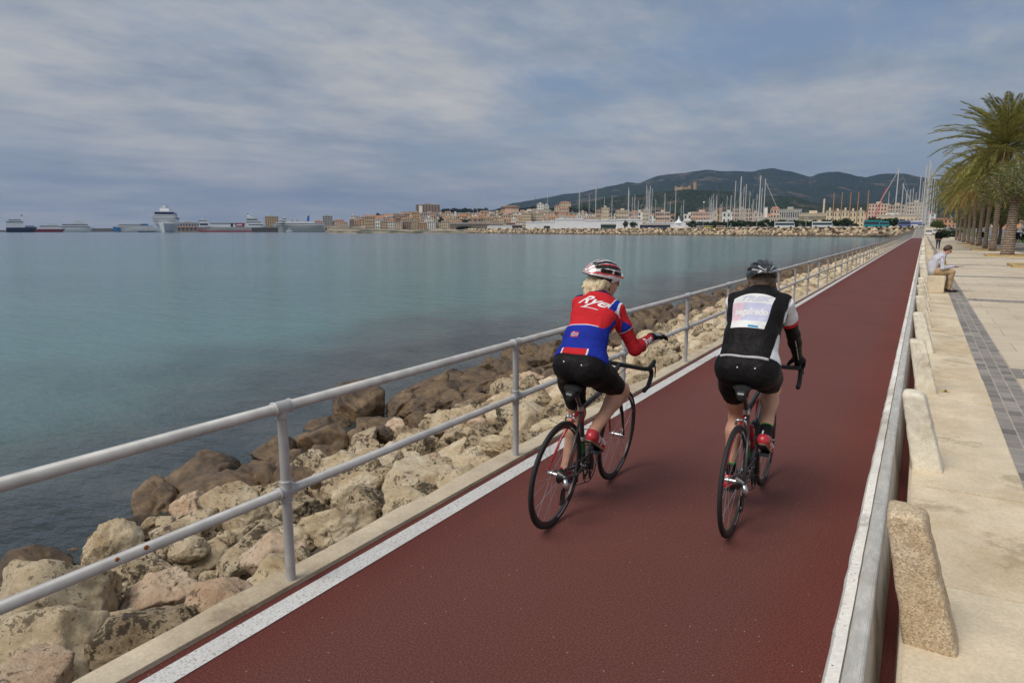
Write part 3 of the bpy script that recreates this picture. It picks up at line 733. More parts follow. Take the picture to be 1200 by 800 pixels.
tag(batch('rubble', sm, MIDP, ml), 'small broken stones filling the gaps between the boulders', 'rubble')
rest = cand[NR:]
a = [c for c in rest if c[1] < 60]; b_ = [c for c in rest if 60 <= c[1] < 215]
tag(batch('rock_armour', a, MIDP, ml), 'tumbled mass of pale boulders carrying on along the railing', 'rocks')
tag(batch('far_rock_armour', b_, LOWP, ml), 'far run of the pale rock bank beside the path, reading as one mass', 'rocks')
# ================================================================ far shore: quay with its rock face, harbour basin, town terrain
def interp(tab, x):
    if x <= tab[0][0]: return tab[0][1]
    for (a, va), (b_, vb) in zip(tab, tab[1:]):
        if x <= b_: return va + (vb - va) * (x - a) / (b_ - a)
    return tab[-1][1]
SH = [(436, 1200), (450, 1080), (500, 900), (560, 740), (650, 600), (740, 505), (820, 445), (900, 405), (1020, 368), (1078, 352)]
def shore(px, back=0.0): return polar(px, interp(SH, px) + back)
QZ = 3.0
# quay top
mb = MB(); xs = [440 + 10 * i for i in range(64)]; vs = []
for px in xs:
    a, b_ = shore(px, 8), polar(px, interp(SH, px) * 1.0 + 95); vs += [(a[0], a[1], QZ), (b_[0], b_[1], QZ)]
mb.add(vs, [(2 * i, 2 * i + 1, 2 * i + 3, 2 * i + 2) for i in range(len(xs) - 1)])
struct(mb.obj('quay', M_pale, fix=False))
mb = MB(); mb.add([(-3, 352, QZ + .004), (-2.5, 398, QZ + .006), (62, 398, QZ + .006), (400, 1500, QZ + .004), (-30, 1500, QZ + .004)], [(0, 1, 2, 3, 4)]); struct(mb.obj('quay_ground', M_pale, fix=False))
mb = MB(); vs = []
for px in xs + [1080]:
    a, b_ = shore(px, 11), shore(px, -1); vs += [(a[0], a[1], QZ + .1), (b_[0], b_[1], WZ - .4)]
mb.add(vs, [(2 * i, 2 * i + 1, 2 * i + 3, 2 * i + 2) for i in range(len(vs) // 2 - 1)]); struct(mb.obj('quay_embankment', M_rubble, fix=False))
items = []; px = 441.0; rr = random.Random(4)
while px < 1078:
    D = interp(SH, px); st = .95 * 1.0 / mpp(px, D)
    for j, tq in enumerate((0, 2.2, 4.4, 6.6, 8.6, 10.4)):
        p = polar(px + rr.uniform(-1, 1) * st, D + tq + rr.uniform(-.6, .6)); z = WZ - .1 + tq / 10.4 * (QZ - WZ + .1)
        items.append((p[0], p[1], z, rr.uniform(.6, 1.35) * (1 if D < 600 else 1.25), 'wet' if j == 0 else rr.choices(('cream', 'pink', 'pitted', 'wet'), (2, 2, 4, 1.2))[0], rr.randrange(4), rr.uniform(0, 6), (0, 0), (1.1, 1, .85)))
    px += st * 1.5 * (1 if D < 600 else 1.5)
TINY = []
for i in range(3):
    bm = bmesh.new(); bmesh.ops.create_icosphere(bm, subdivisions=1, radius=1); q = random.Random(i)
    for v in bm.verts: v.co *= q.uniform(.75, 1.15)
    me = bpy.data.meshes.new('stone'); bm.to_mesh(me); bm.free(); TINY.append(me)
tag(batch('quay_rock_face', items, TINY, ml), 'pale rock face of the quay across the bay', 'rocks')

# town terrain, castle hill and mountains: one height field laid out in distance and bearing
MT = [(300, 270), (540, 262), (590, 243), (600, 239), (620, 237), (640, 233), (660, 229), (680, 227), (700, 223), (716, 220), (732, 216.6), (748, 217), (764, 210), (780, 207), (800, 206), (826, 202.4), (840, 203.6), (860, 203), (880, 204),
      (900, 201.6), (920, 203.6), (934, 207), (945, 210), (954, 206), (968, 204.4), (986, 206), (1000, 209.6), (1010, 210), (1020, 208.6), (1038, 206.6), (1054, 206), (1064, 208), (1076, 210), (1110, 217), (1160, 226), (1250, 240), (1400, 262)]
CH = [(300, 270), (600, 268), (640, 262), (665, 247), (680, 242), (700, 238), (730, 233), (760, 230), (795, 226.5), (830, 227), (860, 230), (880, 234), (900, 233), (915, 232), (930, 233), (950, 240), (1000, 243), (1060, 243), (1120, 250), (1200, 262)]
TH = [(370, 269.8), (388, 267), (410, 264), (440, 258), (470, 253), (520, 250), (560, 250), (600, 249), (640, 245), (680, 249), (720, 254), (760, 258), (820, 260), (950, 259), (1050, 257), (1150, 256), (1300, 262)]
def ridge(tab, px, D, D0, wf, wb):
    H = (270 - interp(tab, px)) * mpp(px, D0) + 1.8 - QZ
    if H <= 0: return 0
    q = (D - D0) / (wf if D < D0 else wb)
    return H * max(0, 1 - q * q) ** 1.3 if abs(q) < 1 else 0
def terr(px, D):
    x, y = polar(px, D); h = QZ
    a = ridge(TH, px, D, 1560, 420, 900); b_ = ridge(CH, px, D, 2500, 800, 1300); c = ridge(MT, px, D, 5600, 2100, 3500)
    n1 = noise.fractal(Vector((x / 420, y / 420, 0)), 1, 2, 4); n2 = noise.fractal(Vector((x / 1300, y / 1300, 3)), 1, 2, 5)
    return h + a + b_ * (1 + .10 * n1 * (abs(D - 2500) > 60)) + max(c * (1 - abs(n2) * (.42 if abs(D - 5600) > 100 else 0.0)), 0) + (.0 if D < 900 else 0) + (abs(n1) * 9 if D > 1800 else 0) * min(1, max(0, (b_ + c) / 60))
Ds = [700, 800, 880, 960, 1040, 1120, 1200, 1300, 1400, 1500, 1600, 1700, 1800, 1900, 2000, 2100, 2200, 2300, 2400, 2450, 2500, 2550, 2650, 2800, 3000, 3250, 3500, 3700, 3900, 4100, 4250, 4400, 4550, 4700, 4850, 5000, 5150, 5300, 5450, 5550, 5600, 5650, 5800, 6100, 6800, 7600, 8600]
pxs = [385 + 4.0 * i for i in range(215)] + [1250 + 12 * i for i in range(16)]
V = []; F = []
for i, px in enumerate(pxs):
    for D in Ds:
        x, y = polar(px, D); V.append((x, y, terr(px, D) if D > 700 else WZ - 3))
nD = len(Ds)
for i in range(len(pxs) - 1):
    for j in range(nD - 1): F.append((i * nD + j, i * nD + j + 1, (i + 1) * nD + j + 1, (i + 1) * nD + j))
def m_hill(nt, b):
    v = wpos(nt); n = noi(nt, v, .012, 6, .7); n2 = noi(nt, v, .09, 4, .75); n3 = noi(nt, v, .0035, 4, .6)
    c = ramp(nt, n2, [(.35, (.006, .012, .007)), (.5, (.028, .045, .022)), (.66, (.085, .10, .05))]).outputs[0]
    bare = ramp(nt, mth2(nt, 'ADD', mth2(nt, 'MULTIPLY', n, .5), mth2(nt, 'MULTIPLY', n3, .5)), [(.56, (0,) * 3), (.60, (.7,) * 3)]).outputs[0]
    c = mixc(nt, bare, c, (.20, .145, .10)); L(nt, c, b.inputs['Base Color']); b.inputs['Roughness'].default_value = 1; b.inputs['Specular IOR Level'].default_value = .05
    bump(nt, b, n2, 1, 12)
M_hill = nmat('pine_scrub_hillside', m_hill)
def m_urban(nt, b):
    v = wpos(nt); n = noi(nt, v, .035, 4, .7); c = ramp(nt, n, [(.45, (.035, .05, .02)), (.52, (.27, .22, .155)), (.8, (.38, .31, .22))], 'LINEAR').outputs[0]; L(nt, c, b.inputs['Base Color']); b.inputs['Roughness'].default_value = 1
M_urban = nmat('town_ground', m_urban)
mb = MB(); mb.add(V, F); mb.m = [1 if Ds[k % (nD - 1)] < 1600 else 0 for k in range(len(F))]; struct(mb.obj('hills', [M_hill, M_urban], smooth=True, fix=False))

# ================================================================ buildings
TONE = {'cream': (.50, .41, .29), 'ochre': (.46, .30, .15), 'white': (.66, .63, .57), 'tan': (.40, .30, .20), 'pink': (.52, .36, .27), 'sand': (.54, .43, .28), 'brown': (.24, .165, .11), 'grey': (.33, .31, .28), 'salmon': (.50, .25, .14)}
def wallmat(t): return plain('render_' + t, tuple(min(.8, q * 1.25) for q in TONE[t]), .9, var=.10, scale=.15)
M_tile = plain('terracotta_roof', (.34, .17, .09), .9, var=.25, scale=.6); M_flat = plain('pale_flat_roof', (.42, .37, .31), .9); M_win = plain('dark_window', (.045, .05, .055), .25, var=.3, scale=.05)
M_shut = plain('brown_shutter', (.11, .07, .045), .7)
WM = {}
def winmesh(w_, h, m):
    k = (round(w_, 1), round(h, 1), m.name)
    if k not in WM:
        mb = MB(); mb.box(-w_ / 2, w_ / 2, -.05, .12, 0, h); WM[k] = mb.mesh('window', m)
    return WM[k]
def building(px, D, wpx, ytop, tone, storeys, label, roof='flat', nwin=0, z0=None, depth=None, turn=0.0, wide=.45, name='apartment_building', group=None, grid=None, ww=None):
    """front wall faces the camera side; windows are real panels set in the front"""
    m = mpp(px, D); W = wpx * m; zt = z_at(px, ytop, D); gz = (QZ if z0 is None else z0); gz = min(gz, zt - 4); H = zt - gz
    x, y = polar(px, D); dep = depth or max(10, min(W, 22))
    o = thing(name, label, 'building', (x, y, gz), -bearing(px) + turn, group)
    rh = H * .12 if roof == 'hip' else (1.0 if roof == 'flat' else 0); wh = H - rh
    mb = MB(); mb.box(-W / 2, W / 2, 0, dep, -3, wh); mb.obj('wall', wallmat(tone), o)
    mb = MB()
    if roof == 'hip': mb.box(-W / 2 - .4, W / 2 + .4, -.4, dep + .4, wh, wh + rh, top=.55); mb.obj('roof', M_tile, o)
    elif roof == 'gable': 
        mb.prism([(-.4, wh), (dep + .4, wh), (dep / 2, wh + H * .15)], 0, -W / 2 - .3, W / 2 + .3); mb.obj('roof', M_tile, o)
    else:
        mb.box(-W / 2 - .25, W / 2 + .25, -.25, dep + .25, wh, wh + .9); mb.obj('roof', M_flat, o)
        if H > 12 and wpx > 5: mb = MB(); mb.box(-W * .15, W * .12, dep * .3, dep * .7, wh + .92, wh + 3.2); mb.obj('stair_tower', wallmat(tone), o)
    if nwin and storeys:
        sh = wh / storeys; cw = W / nwin; me = winmesh(ww or cw * wide, sh * .55, M_win)
        for r_ in range(storeys):
            for c in range(nwin):
                q = link('window', me, o); q.location = (-W / 2 + cw * (c + .5), -.04, sh * (r_ + .25))
    return o
def stripes(o, W, H, n, mat=M_win, z0=.15, z1=.9, dep=.1, nm='window_strip'): pass
rb = random.Random(99)
used_lab = {}
def uniq(lb, key):
    used_lab.setdefault(key, 0); used_lab[key] += 1; return lb
# landmarks first (px, D, width px, top y, tone, storeys, label, roof, windows)
B = building
B(502, 1500, 28, 239.5, 'brown', 4, 'big brown block crowning the hill, widest building on the skyline', 'flat', 8, z0=45 - 8, depth=30, wide=.5)
B(493.5, 1480, 4, 240.5, 'white', 0, 'slim pale tower in front of the big brown hilltop block', 'flat', z0=30)
B(319, 1650, 15, 253.5, 'ochre', 8, 'ochre tower block standing behind the moored ferries', 'flat', 6, z0=1, wide=.5)
B(384.5, 1500, 11, 252.8, 'grey', 8, 'tall grey slab block by the shore, left of the town', 'flat', 6, z0=2, wide=.6)
B(374, 1500, 9, 258, 'pink', 3, 'low pink house left of the tall grey slab block', 'hip', 3, z0=2)
B(397, 1500, 10, 257, 'pink', 5, 'pink apartment block right of the tall grey slab', 'hip', 5, z0=2)
B(403, 1430, 9, 259.5, 'cream', 4, 'cream house below the pink apartment block by the shore', 'hip', 4, z0=2)
for i, (px, tn, lb) in enumerate(((414, 'white', 'first tall narrow white block of the shore row'), (419.5, 'cream', 'second tall narrow cream block of the shore row'), (426, 'grey', 'third narrow grey block of the shore row'), (432.5, 'white', 'fourth narrow white block of the shore row'), (438.5, 'tan', 'fifth narrow tan block of the shore row'))):
    B(px, 1400, 5.2, 252.5 + (i % 3) * .8, tn, 8, lb, 'flat', 3, z0=2, wide=.5)
B(617, 1000, 11, 249, 'sand', 6, 'sand coloured block with tall window bays behind the white tents', 'flat', 10, z0=QZ, wide=.5)
B(629, 1010, 13, 249.5, 'cream', 6, 'cream block joined right of the sand coloured bay block', 'flat', 11, z0=QZ, wide=.5)
B(662, 1500, 13, 236, 'sand', 4, 'sandy villa block high on the slope below the mountain', 'hip', 6, z0=40)
B(633, 1450, 8, 238.5, 'white', 5, 'white apartment block high on the slope by the thin dark mast', 'flat', 4, z0=32)
B(640, 1470, 6, 240, 'white', 4, 'second white apartment block on the upper slope', 'flat', 3, z0=32)
B(653, 1400, 7, 240.5, 'cream', 5, 'cream house on the upper slope beside the sandy villa block', 'hip', 3, z0=30)
B(661, 1300, 11, 243, 'pink', 4, 'rounded pale pink house with steep roof below the sandy villa block', 'hip', 4, z0=25)
B(598, 1500, 22, 241, 'brown', 2, 'long low terracotta terrace on the skyline at the foot of the mountain', 'hip', 12, z0=38)
B(504, 1150, 20, 249, 'grey', 3, 'grey hall with curved roof below the big brown hilltop block', 'flat', 8, z0=14)
B(488, 1050, 8, 248, 'ochre', 5, 'ochre block left of the grey curved hall', 'flat', 4, z0=8)
# the long harbour-front buildings near the end of the path
B(902, 640, 33, 254.5, 'cream', 2, 'long low cream harbour building behind the round trees', 'flat', 14, z0=QZ, depth=18)
B(952, 620, 32, 249.8, 'sand', 2, 'long sandy building with two rows of brown windows', 'flat', 26, z0=QZ, depth=18, wide=.6)
for i, px in enumerate((971, 980, 989, 998, 1007)):
    B(px, 618, 7.4, 246.5 + (i % 2) * .8, 'sand', 3, ORD[i] + ' of the sandstone bay fronts under the orange poles', 'flat', 2, z0=QZ, depth=18, wide=.28, name='warehouse')
B(925, 690, 24, 245, 'grey', 2, 'pale grey upper hall behind the long sandy building', 'flat', 10, z0=QZ)
B(1028, 900, 22, 238.5, 'pink', 7, 'tall pinkish block with white pilasters behind the red crane', 'flat', 7, z0=QZ, wide=.45)
B(1049, 880, 20, 240, 'tan', 6, 'tan block with balconies right of the tall pinkish block', 'flat', 7, z0=QZ, wide=.6)
B(1071, 880, 18, 237, 'cream', 7, 'cream block partly hidden by the dense group of masts', 'flat', 7, z0=QZ, wide=.5)
B(1052, 520, 46, 251.5, 'cream', 1, 'long pale harbour station with plain upper wall', 'flat', 12, z0=QZ, depth=20, wide=.22)
B(1044, 540, 14, 248, 'white', 1, 'small white upper storey on the pale harbour station', 'flat', 2, z0=QZ + 6, depth=10, wide=.5)
B(1105, 520, 24, 255.5, 'salmon', 2, 'orange house with tall windows at the end of the path', 'hip', 6, z0=QZ, wide=.4)
B(1182, 300, 22, 252, 'salmon', 2, 'red-orange house seen between the palm trunks', 'hip', 4, z0=.2, wide=.35)
B(1150, 420, 24, 250, 'cream', 3, 'cream house behind the farther palm trunks', 'flat', 6, z0=1)
B(896, 900, 4, 242.5, 'white', 0, 'small white stair block above the cream harbour building', 'flat', z0=QZ)
B(907, 860, 10, 242, 'pink', 4, 'pink and cream block above the long low harbour building', 'hip', 3, z0=QZ)
B(842.5, 760, 4.5, 247, 'ochre', 4, 'bright orange narrow house among the masts', 'gable', 2, z0=QZ)
B(776, 900, 16, 248, 'pink', 4, 'pink block with grey glazed front behind the masts', 'flat', 8, z0=QZ, wide=.7)
B(822, 900, 26, 248, 'pink', 4, 'long pink block with rows of dark windows behind the white marquee', 'flat', 14, z0=QZ, wide=.5)
B(868, 950, 20, 244.5, 'tan', 5, 'tan stone block with arched openings among the masts', 'flat', 8, z0=QZ, wide=.5)
B(757, 900, 9, 245, 'sand', 5, 'sand coloured block behind the pair of tall masts', 'flat', 5, z0=QZ)
B(729, 950, 16, 246, 'cream', 4, 'broad cream block with a tall mast before it', 'flat', 9, z0=QZ)
B(709, 930, 9, 243, 'cream', 6, 'cream block with upright ribs left of the broad cream block', 'flat', 5, z0=QZ, wide=.3)
B(701, 960, 5, 246, 'tan', 5, 'narrow tan block beside the ribbed cream block', 'flat', 3, z0=QZ)
B(743, 920, 9, 246.5, 'pink', 4, 'pink house with tiled roof right of the broad cream block', 'hip', 5, z0=QZ)
# fill rows up the slope
TOPS = [(440, 247), (470, 247), (486, 250), (520, 247.5), (560, 248), (600, 243), (640, 241), (690, 245), (760, 249), (860, 248), (960, 246), (1080, 242)]
tones = ['cream', 'sand', 'white', 'tan', 'pink', 'ochre', 'cream', 'white', 'brown']
rowname = ['shore row', 'second row', 'third row', 'fourth row', 'skyline row']
for r_, (D, yt_, x0, x1) in enumerate(((960, 259.5, 446, 612), (1060, 255.5, 440, 704), (1170, 252, 428, 706), (1300, 248.8, 410, 700), (1440, 245.6, 428, 694))):
    px = x0; i = 0
    while px < x1:
        wpx = rb.uniform(6, 11.5) * (1 if r_ < 3 else .8); gap = rb.uniform(-.6, .6) if r_ < 3 else rb.uniform(-.3, 2.2)
        c = px + wpx / 2; yt = yt_ + rb.uniform(-1.3, 1.3) + (0 if r_ < 2 else max(0, (interp(TH, c) - 249) * (.3, .6, .9)[r_ - 2]))
        if r_ == 4 and 486 < c < 560: px += wpx; continue
        tn = rb.choice(tones); st = rb.choice((3, 4, 5)); rf = rb.choice(('flat', 'flat', 'hip', 'gable'))
        z0 = max(QZ, terr(c, D) - 2) if r_ else QZ
        if z_at(c, yt, D) > z0 + 5:
            B(c, D + rb.uniform(-25, 25), wpx, yt, tn, st, '%s %s-storey town building with %s roof, %s from left in the %s' % (tn, ('three', 'four', 'five')[st - 3], {'flat': 'flat', 'hip': 'tiled', 'gable': 'gabled'}[rf], ordn(i), rowname[r_]), rf, max(2, int(wpx * .5)) if r_ < 3 else (2 if r_ == 3 else 0), z0=z0, depth=14)
            i += 1
        px += wpx + gap
px = 704; i = 0
while px < 1090:
    wpx = rb.uniform(8, 15); c = px + wpx / 2; tn = rb.choice(('cream', 'pink', 'sand', 'tan', 'white')); st = rb.choice((3, 4))
    B(c, 1100, wpx, rb.uniform(247.5, 251) - (2 if c > 960 else 0), tn, st, '%s %s-storey building, %s from left in the harbour back row' % (tn, ('three', 'four')[st - 3], ordn(i)), rb.choice(('flat', 'hip')), 3, z0=QZ, depth=14); i += 1; px += wpx + rb.uniform(0, 4)
# orange poles and white stack
for i, (px, yt) in enumerate(((974.6, 226), (984, 225.6), (994, 225.4), (1003, 225), (1014.4, 223))):
    x, y = polar(px, 600); zt = z_at(px, yt, 600); mb = MB(); mb.tube([(0, 0, 0), (0, 0, zt - QZ)], [.45, .3], 8)
    tag(mb.obj('tall_pole', plain('orange_paint', (.42, .20, .08), .6), loc=(x, y, QZ)), ORD[i] + ' from the left of the tall orange poles by the sandstone fronts', 'pole', 'orange poles')
x, y = polar(963.6, 640); mb = MB(); mb.tube([(0, 0, 0), (0, 0, z_at(963.6, 233, 640) - QZ)], [.9, .7], 10); tag(mb.obj('chimney_stack', wallmat('cream'), loc=(x, y, QZ)), 'stubby cream chimney left of the orange poles', 'chimney')
# red crane
cr = thing('crane', 'red lattice crane jib leaning over the harbour front', 'crane', (*polar(1021, 560), QZ), -bearing(1021)); m = mpp(1021, 560); M_red = plain('crane_red', (.55, .03, .05), .5)
mb = MB(); mb.box(-2.5, 2.5, -2, 3, 0, 3.2); mb.obj('crane_cab', M_red, cr)
a = Vector((0, 0, 3)); b_ = Vector((12 * m, 0, z_at(1033, 220, 560) - QZ)); mb = MB()
for dx, dy in ((-.7, -.7), (.7, -.7), (.7, .7), (-.7, .7)): mb.tube([a + Vector((dx, dy, 0)), b_ + Vector((dx * .5, dy * .5, 0))], .18, 5)
for i in range(16): 
    p = a.lerp(b_, i / 16); q = a.lerp(b_, (i + 1) / 16); s_ = 1 if i % 2 else -1; mb.tube([p + Vector((-.7 * s_, -.7, 0)), q + Vector((.7 * s_, -.7, 0))], .12, 4)
mb.obj('jib', M_red, cr)
# castle on its wooded hill
D = 2480; m = mpp(802, D); zc = z_at(802, 225.5, D); M_cas = plain('castle_stone', (.44, .30, .18), .95, var=.15, scale=.1)
ca = thing('castle', 'sandstone hilltop castle with round walls and a detached tower', 'castle', (*polar(802, D), zc), -bearing(802))
mb = MB(); r_ = 9.0 * m; hh = 5.2 * m
mb.lathe([(r_, -8), (r_, hh), (r_ - 1.5, hh), (r_ - 1.5, hh - 1)], 28, Matrix.Translation((-2.2 * m, 0, 0)))
for k in range(28):
    a_ = k / 28 * 6.283; mb.box(-1, 1, -.6, .6, hh - .01, hh + 1.6, M=Matrix.Translation((-2.2 * m, 0, 0)) @ Matrix.Rotation(a_, 4, 'Z') @ Matrix.Translation((r_ - .7, 0, 0)) @ Matrix.Rotation(math.pi / 2, 4, 'Z'))
mb.obj('curtain_wall', M_cas, ca)
for dx, dy, r2, h2 in ((-11.3, 0, 1.5, 6.6), (-4.5, -8.2, 1.7, 6.3), (4.0, -6.0, 1.5, 6.8)):
    mb = MB(); mb.lathe([(r2 * m, -6), (r2 * m, h2 * m), (r2 * m * 1.15, h2 * m), (r2 * m * 1.15, (h2 + .5) * m), (r2 * m * .6, (h2 + .5) * m)], 14, Matrix.Translation((dx * m, dy * m, 0))); mb.obj('round_tower', M_cas, ca)
mb = MB(); mb.lathe([(2.0 * m, -6), (1.9 * m, 10.2 * m), (2.2 * m, 10.3 * m), (2.2 * m, 11.6 * m), (1.4 * m, 11.6 * m)], 14, Matrix.Translation((10.2 * m, 0, 0))); mb.obj('keep_tower', M_cas, ca)
for k in range(9):
    mb = MB(); mb.box(-.8, .8, -.2, .3, 0, 2.2); q = mb.obj('window', M_win, ca); a_ = -math.pi / 2 + (k - 4) * .3; q.location = (-2.2 * m + math.cos(a_) * (r_ + .05), math.sin(a_) * (r_ + .05), hh * .55); q.rotation_euler = (0, 0, a_ + math.pi / 2)
# ================================================================ tents, vehicles, trees on the quay; yachts; ships
M_tent = plain('white_canvas', (.72, .72, .72), .7, var=.05, scale=.2); M_glass = plain('tinted_glass', (.03, .045, .05), .08, var=.1, scale=.2); M_tyre = plain('black_rubber', (.012, .012, .013), .7)
def place(px, D, back=0): x, y = polar(px, D + back); return x, y, -bearing(px)
def tent(x0, x1, yt, yb, D, label, peaks=1, opening=False):
    px = (x0 + x1) / 2; m = mpp(px, D); W = (x1 - x0) * m; H = z_at(px, yt, D) - QZ; x, y, rz = place(px, D)
    o = thing('marquee', label, 'tent', (x, y, QZ), rz, 'white marquees on the quay'); e = H * .86
    mb = MB(); mb.box(-W / 2, W / 2, 0, 16, 0, e); mb.obj('side_wall', M_tent, o)
    mb = MB()
    for i in range(peaks):
        a, b_ = -W / 2 + W * i / peaks, -W / 2 + W * (i + 1) / peaks; mb.prism([(a + .02, e), (b_ - .02, e), ((a + b_) / 2 + (b_ - a) * .42, H), ((a + b_) / 2 - (b_ - a) * .42, H)], 1, -.4, 16.4)
    mb.obj('roof', M_tent, o)
    if opening: mb = MB(); mb.box(-W * .3, W * .15, -.12, .05, 0, e * .45); mb.obj('opening', M_glass, o)
    return o
DQ = lambda px: interp(SH, px) + 40
tent(571, 601, 264, 268, DQ(585), 'low long white shed on the quay, farthest left of the tents', 1)
tent(616, 634, 259.5, 268, DQ(625), 'stepped white tent left of the tallest white tent', 2); tent(634, 650, 258.8, 268, DQ(640), 'white tent with a dark opening next to the tallest tent', 1, True)
tent(650, 684, 255.8, 268, DQ(667), 'tallest white marquee hall on the quay', 3); tent(684, 722, 257.2, 268, DQ(703), 'long white tent right of the tallest marquee', 4); tent(722, 752, 256.6, 268, DQ(737), 'white tent hall behind the small dark quay trees', 3)
tent(757, 790, 260.5, 268, DQ(773), 'white tent left of the pointed pagoda tent', 3); tent(800, 834, 258, 268, DQ(817), 'white tent right of the pointed pagoda tent', 3)
px = 795; D = DQ(795); m = mpp(px, D); x, y, rz = place(px, D); o = thing('marquee', 'small pagoda tent with a high pointed top', 'tent', (x, y, QZ), rz, 'white marquees on the quay')
mb = MB(); mb.box(-4.6 * m, 4.6 * m, 0, 8 * m, 0, 6.5 * m); mb.obj('side_wall', M_tent, o); mb = MB(); mb.tube([(0, 4 * m, 6.5 * m), (0, 4 * m, 8.2 * m), (0, 4 * m, 10.5 * m), (0, 4 * m, 15 * m)], [6.2 * m, 3 * m, 1.2 * m, .1], 8); mb.obj('roof', M_tent, o)
def shop(x0, x1, yt, col, label, name='kiosk', dy=0):
    px = (x0 + x1) / 2; D = interp(SH, px) + 26 + dy; m = mpp(px, D); W = (x1 - x0) * m; H = z_at(px, yt, D) - QZ; x, y, rz = place(px, D); o = thing(name, label, name.replace('_', ' '), (x, y, QZ), rz)
    mb = MB(); mb.box(-W / 2, W / 2, 0, 3, 0, H * .8); mb.obj('body', col, o); mb = MB(); mb.box(-W / 2 - .2, W / 2 + .2, -.5, 3.2, H * .8 + .01, H); mb.obj('roof', M_flat, o); return o
shop(704, 731, 262.2, plain('dark_green_glass', (.02, .04, .045), .1), 'row of dark green glazed cabins on the quay before the white tents', 'pavilion')
shop(750, 785, 262.8, plain('navy_awning', (.03, .035, .07), .6), 'long low building with dark awning right of the small quay trees', 'pavilion')
shop(824, 836, 264.2, plain('lime_hoarding', (.50, .52, .04), .6), 'bright yellow green hoarding on the quay', 'hoarding'); shop(840, 848.5, 264.2, plain('magenta_hoarding', (.36, .06, .12), .6), 'magenta hoarding at the right end of the yellow one', 'hoarding')
shop(816, 823, 264.4, plain('lilac_hoarding', (.42, .38, .45), .6), 'pale lilac hoarding left of the yellow one', 'hoarding'); shop(528, 590, 261.0, plain('brown_pergola', (.2, .16, .12), .8), 'long low brown terrace building above the quay', 'terrace', 60)
shop(600, 612, 263.2, plain('dark_shed', (.05, .05, .055), .8), 'dark low shed between the white sheds', 'shed')
# vehicles
CARC = {'white': (.62, .62, .62), 'grey': (.20, .20, .21), 'black': (.015, .015, .017), 'silver': (.4, .4, .41), 'red': (.35, .02, .02), 'blue': (.03, .06, .18)}
def car_parts(col):
    k = 'car_' + col
    if k not in WM:
        M = plain('car_paint_' + col, CARC[col], .3, var=.03, coat=.5); mb = MB()
        mb.prism([(-2.1, .3), (2.1, .3), (2.12, .62), (1.95, .82), (1.0, .92), (-1.75, .95), (-2.1, .85)], 1, -.86, .86)
        mb.box(-1.5, .62, -.74, .74, 1.36, 1.42, top=.9); a = mb.mesh('body', M)
        mb = MB(); mb.prism([(-1.8, .93), (1.05, .91), (.45, 1.39), (-1.35, 1.40)], 1, -.80, .80); g = mb.mesh('windows', M_glass)
        mb = MB(); mb.tube([(0, -.1, 0), (0, .1, 0)], .31, 14); wv = mb.mesh('wheel', M_tyre); WM[k] = (a, g, wv)
    return WM[k]
def car(x, y, z, rz, col, label, s=1.0, group=None):
    a, g, wv = car_parts(col); o = thing('parked_car', label, 'car', (x, y, z), rz, group); link('body', a, o); link('windows', g, o)
    for wx in (-1.3, 1.3):
        for wy in (-.78, .78): q = link('wheel', wv, o); q.location = (wx, wy, .31)
    return o
rc = random.Random(31); i = 0; px = 444
while px < 640:
    D = interp(SH, px) + 16; x, y, rz = place(px, D); c = rc.choice(('white', 'grey', 'black', 'silver', 'white', 'blue', 'red')); car(x, y, QZ, rz + rc.choice((0, math.pi)), c, '%s car, %s from the left along the far quay edge' % (c, ordn(i)), group='cars on the far quay'); i += 1
    px += 4.6 / mpp(px, D) * rc.uniform(1.15, 2.6)
px = 850; j = 0
while px < 1008:
    if not (905 < px < 933 or 949 < px < 975):
        D = interp(SH, px) + 17; x, y, rz = place(px, D); c = rc.choice(('white', 'grey', 'black', 'silver', 'grey')); car(x, y, QZ, rz + math.pi / 2 * rc.choice((1, 0)), c, '%s car, %s from the yellow hoarding along the quay road' % (c, ordn(j)), group='cars on the quay road'); j += 1
    px += 3.0 / mpp(px, DQ(px)) * rc.uniform(1.2, 1.9)
def bus(x0, x1, D, col, glass, label, H=3.1):
    px = (x0 + x1) / 2; m = mpp(px, D); W = (x1 - x0) * m; x, y, rz = place(px, D); o = thing('bus', label, 'bus', (x, y, QZ if D > 320 else rise(y)), rz)
    mb = MB(); mb.prism([(-W / 2, .4), (W / 2, .4), (W / 2, 1.5), (W / 2 - .3, H - .1), (W / 2 - .7, H), (-W / 2 + .1, H), (-W / 2, H - .2)], 1, -1.2, 1.2); mb.obj('body', col, o)
    mb = MB(); mb.box(-W / 2 + .3, W / 2 - .25, -1.23, 1.23, 1.45, H - .55); mb.obj('windows', glass, o)
    for wx in (-W * .3, W * .32):
        for wy in (-1.1, 1.1): mb = MB(); mb.tube([(wx, wy - .12, .48), (wx, wy + .12, .48)], .48, 14); mb.obj('wheel', M_tyre, o)
    return o
M_bw = plain('bus_white', (.62, .62, .62), .4, var=.03); M_bt = plain('bus_teal', (.02, .24, .27), .4, var=.05); M_bb = plain('bus_blue', (.12, .14, .30), .4, var=.05)
bus(908, 930, 385, M_bw, M_glass, 'white coach on the quay road, left of the other white coach'); bus(952, 974, 375, M_bw, M_glass, 'white coach on the quay road below the sandy building')
bus(1012.5, 1029, 362, M_bt, M_glass, 'teal coach on the quay road', 3.4); bus(1030, 1041, 360, M_bt, M_glass, 'shorter teal bus behind the teal coach', 3.0); bus(1053, 1066, 345, M_bb, M_glass, 'blue bus near the end of the railing', 3.0); bus(1067, 1080, 352, M_bw, M_bb, 'white bus with blue windows near the end of the path', 3.0)
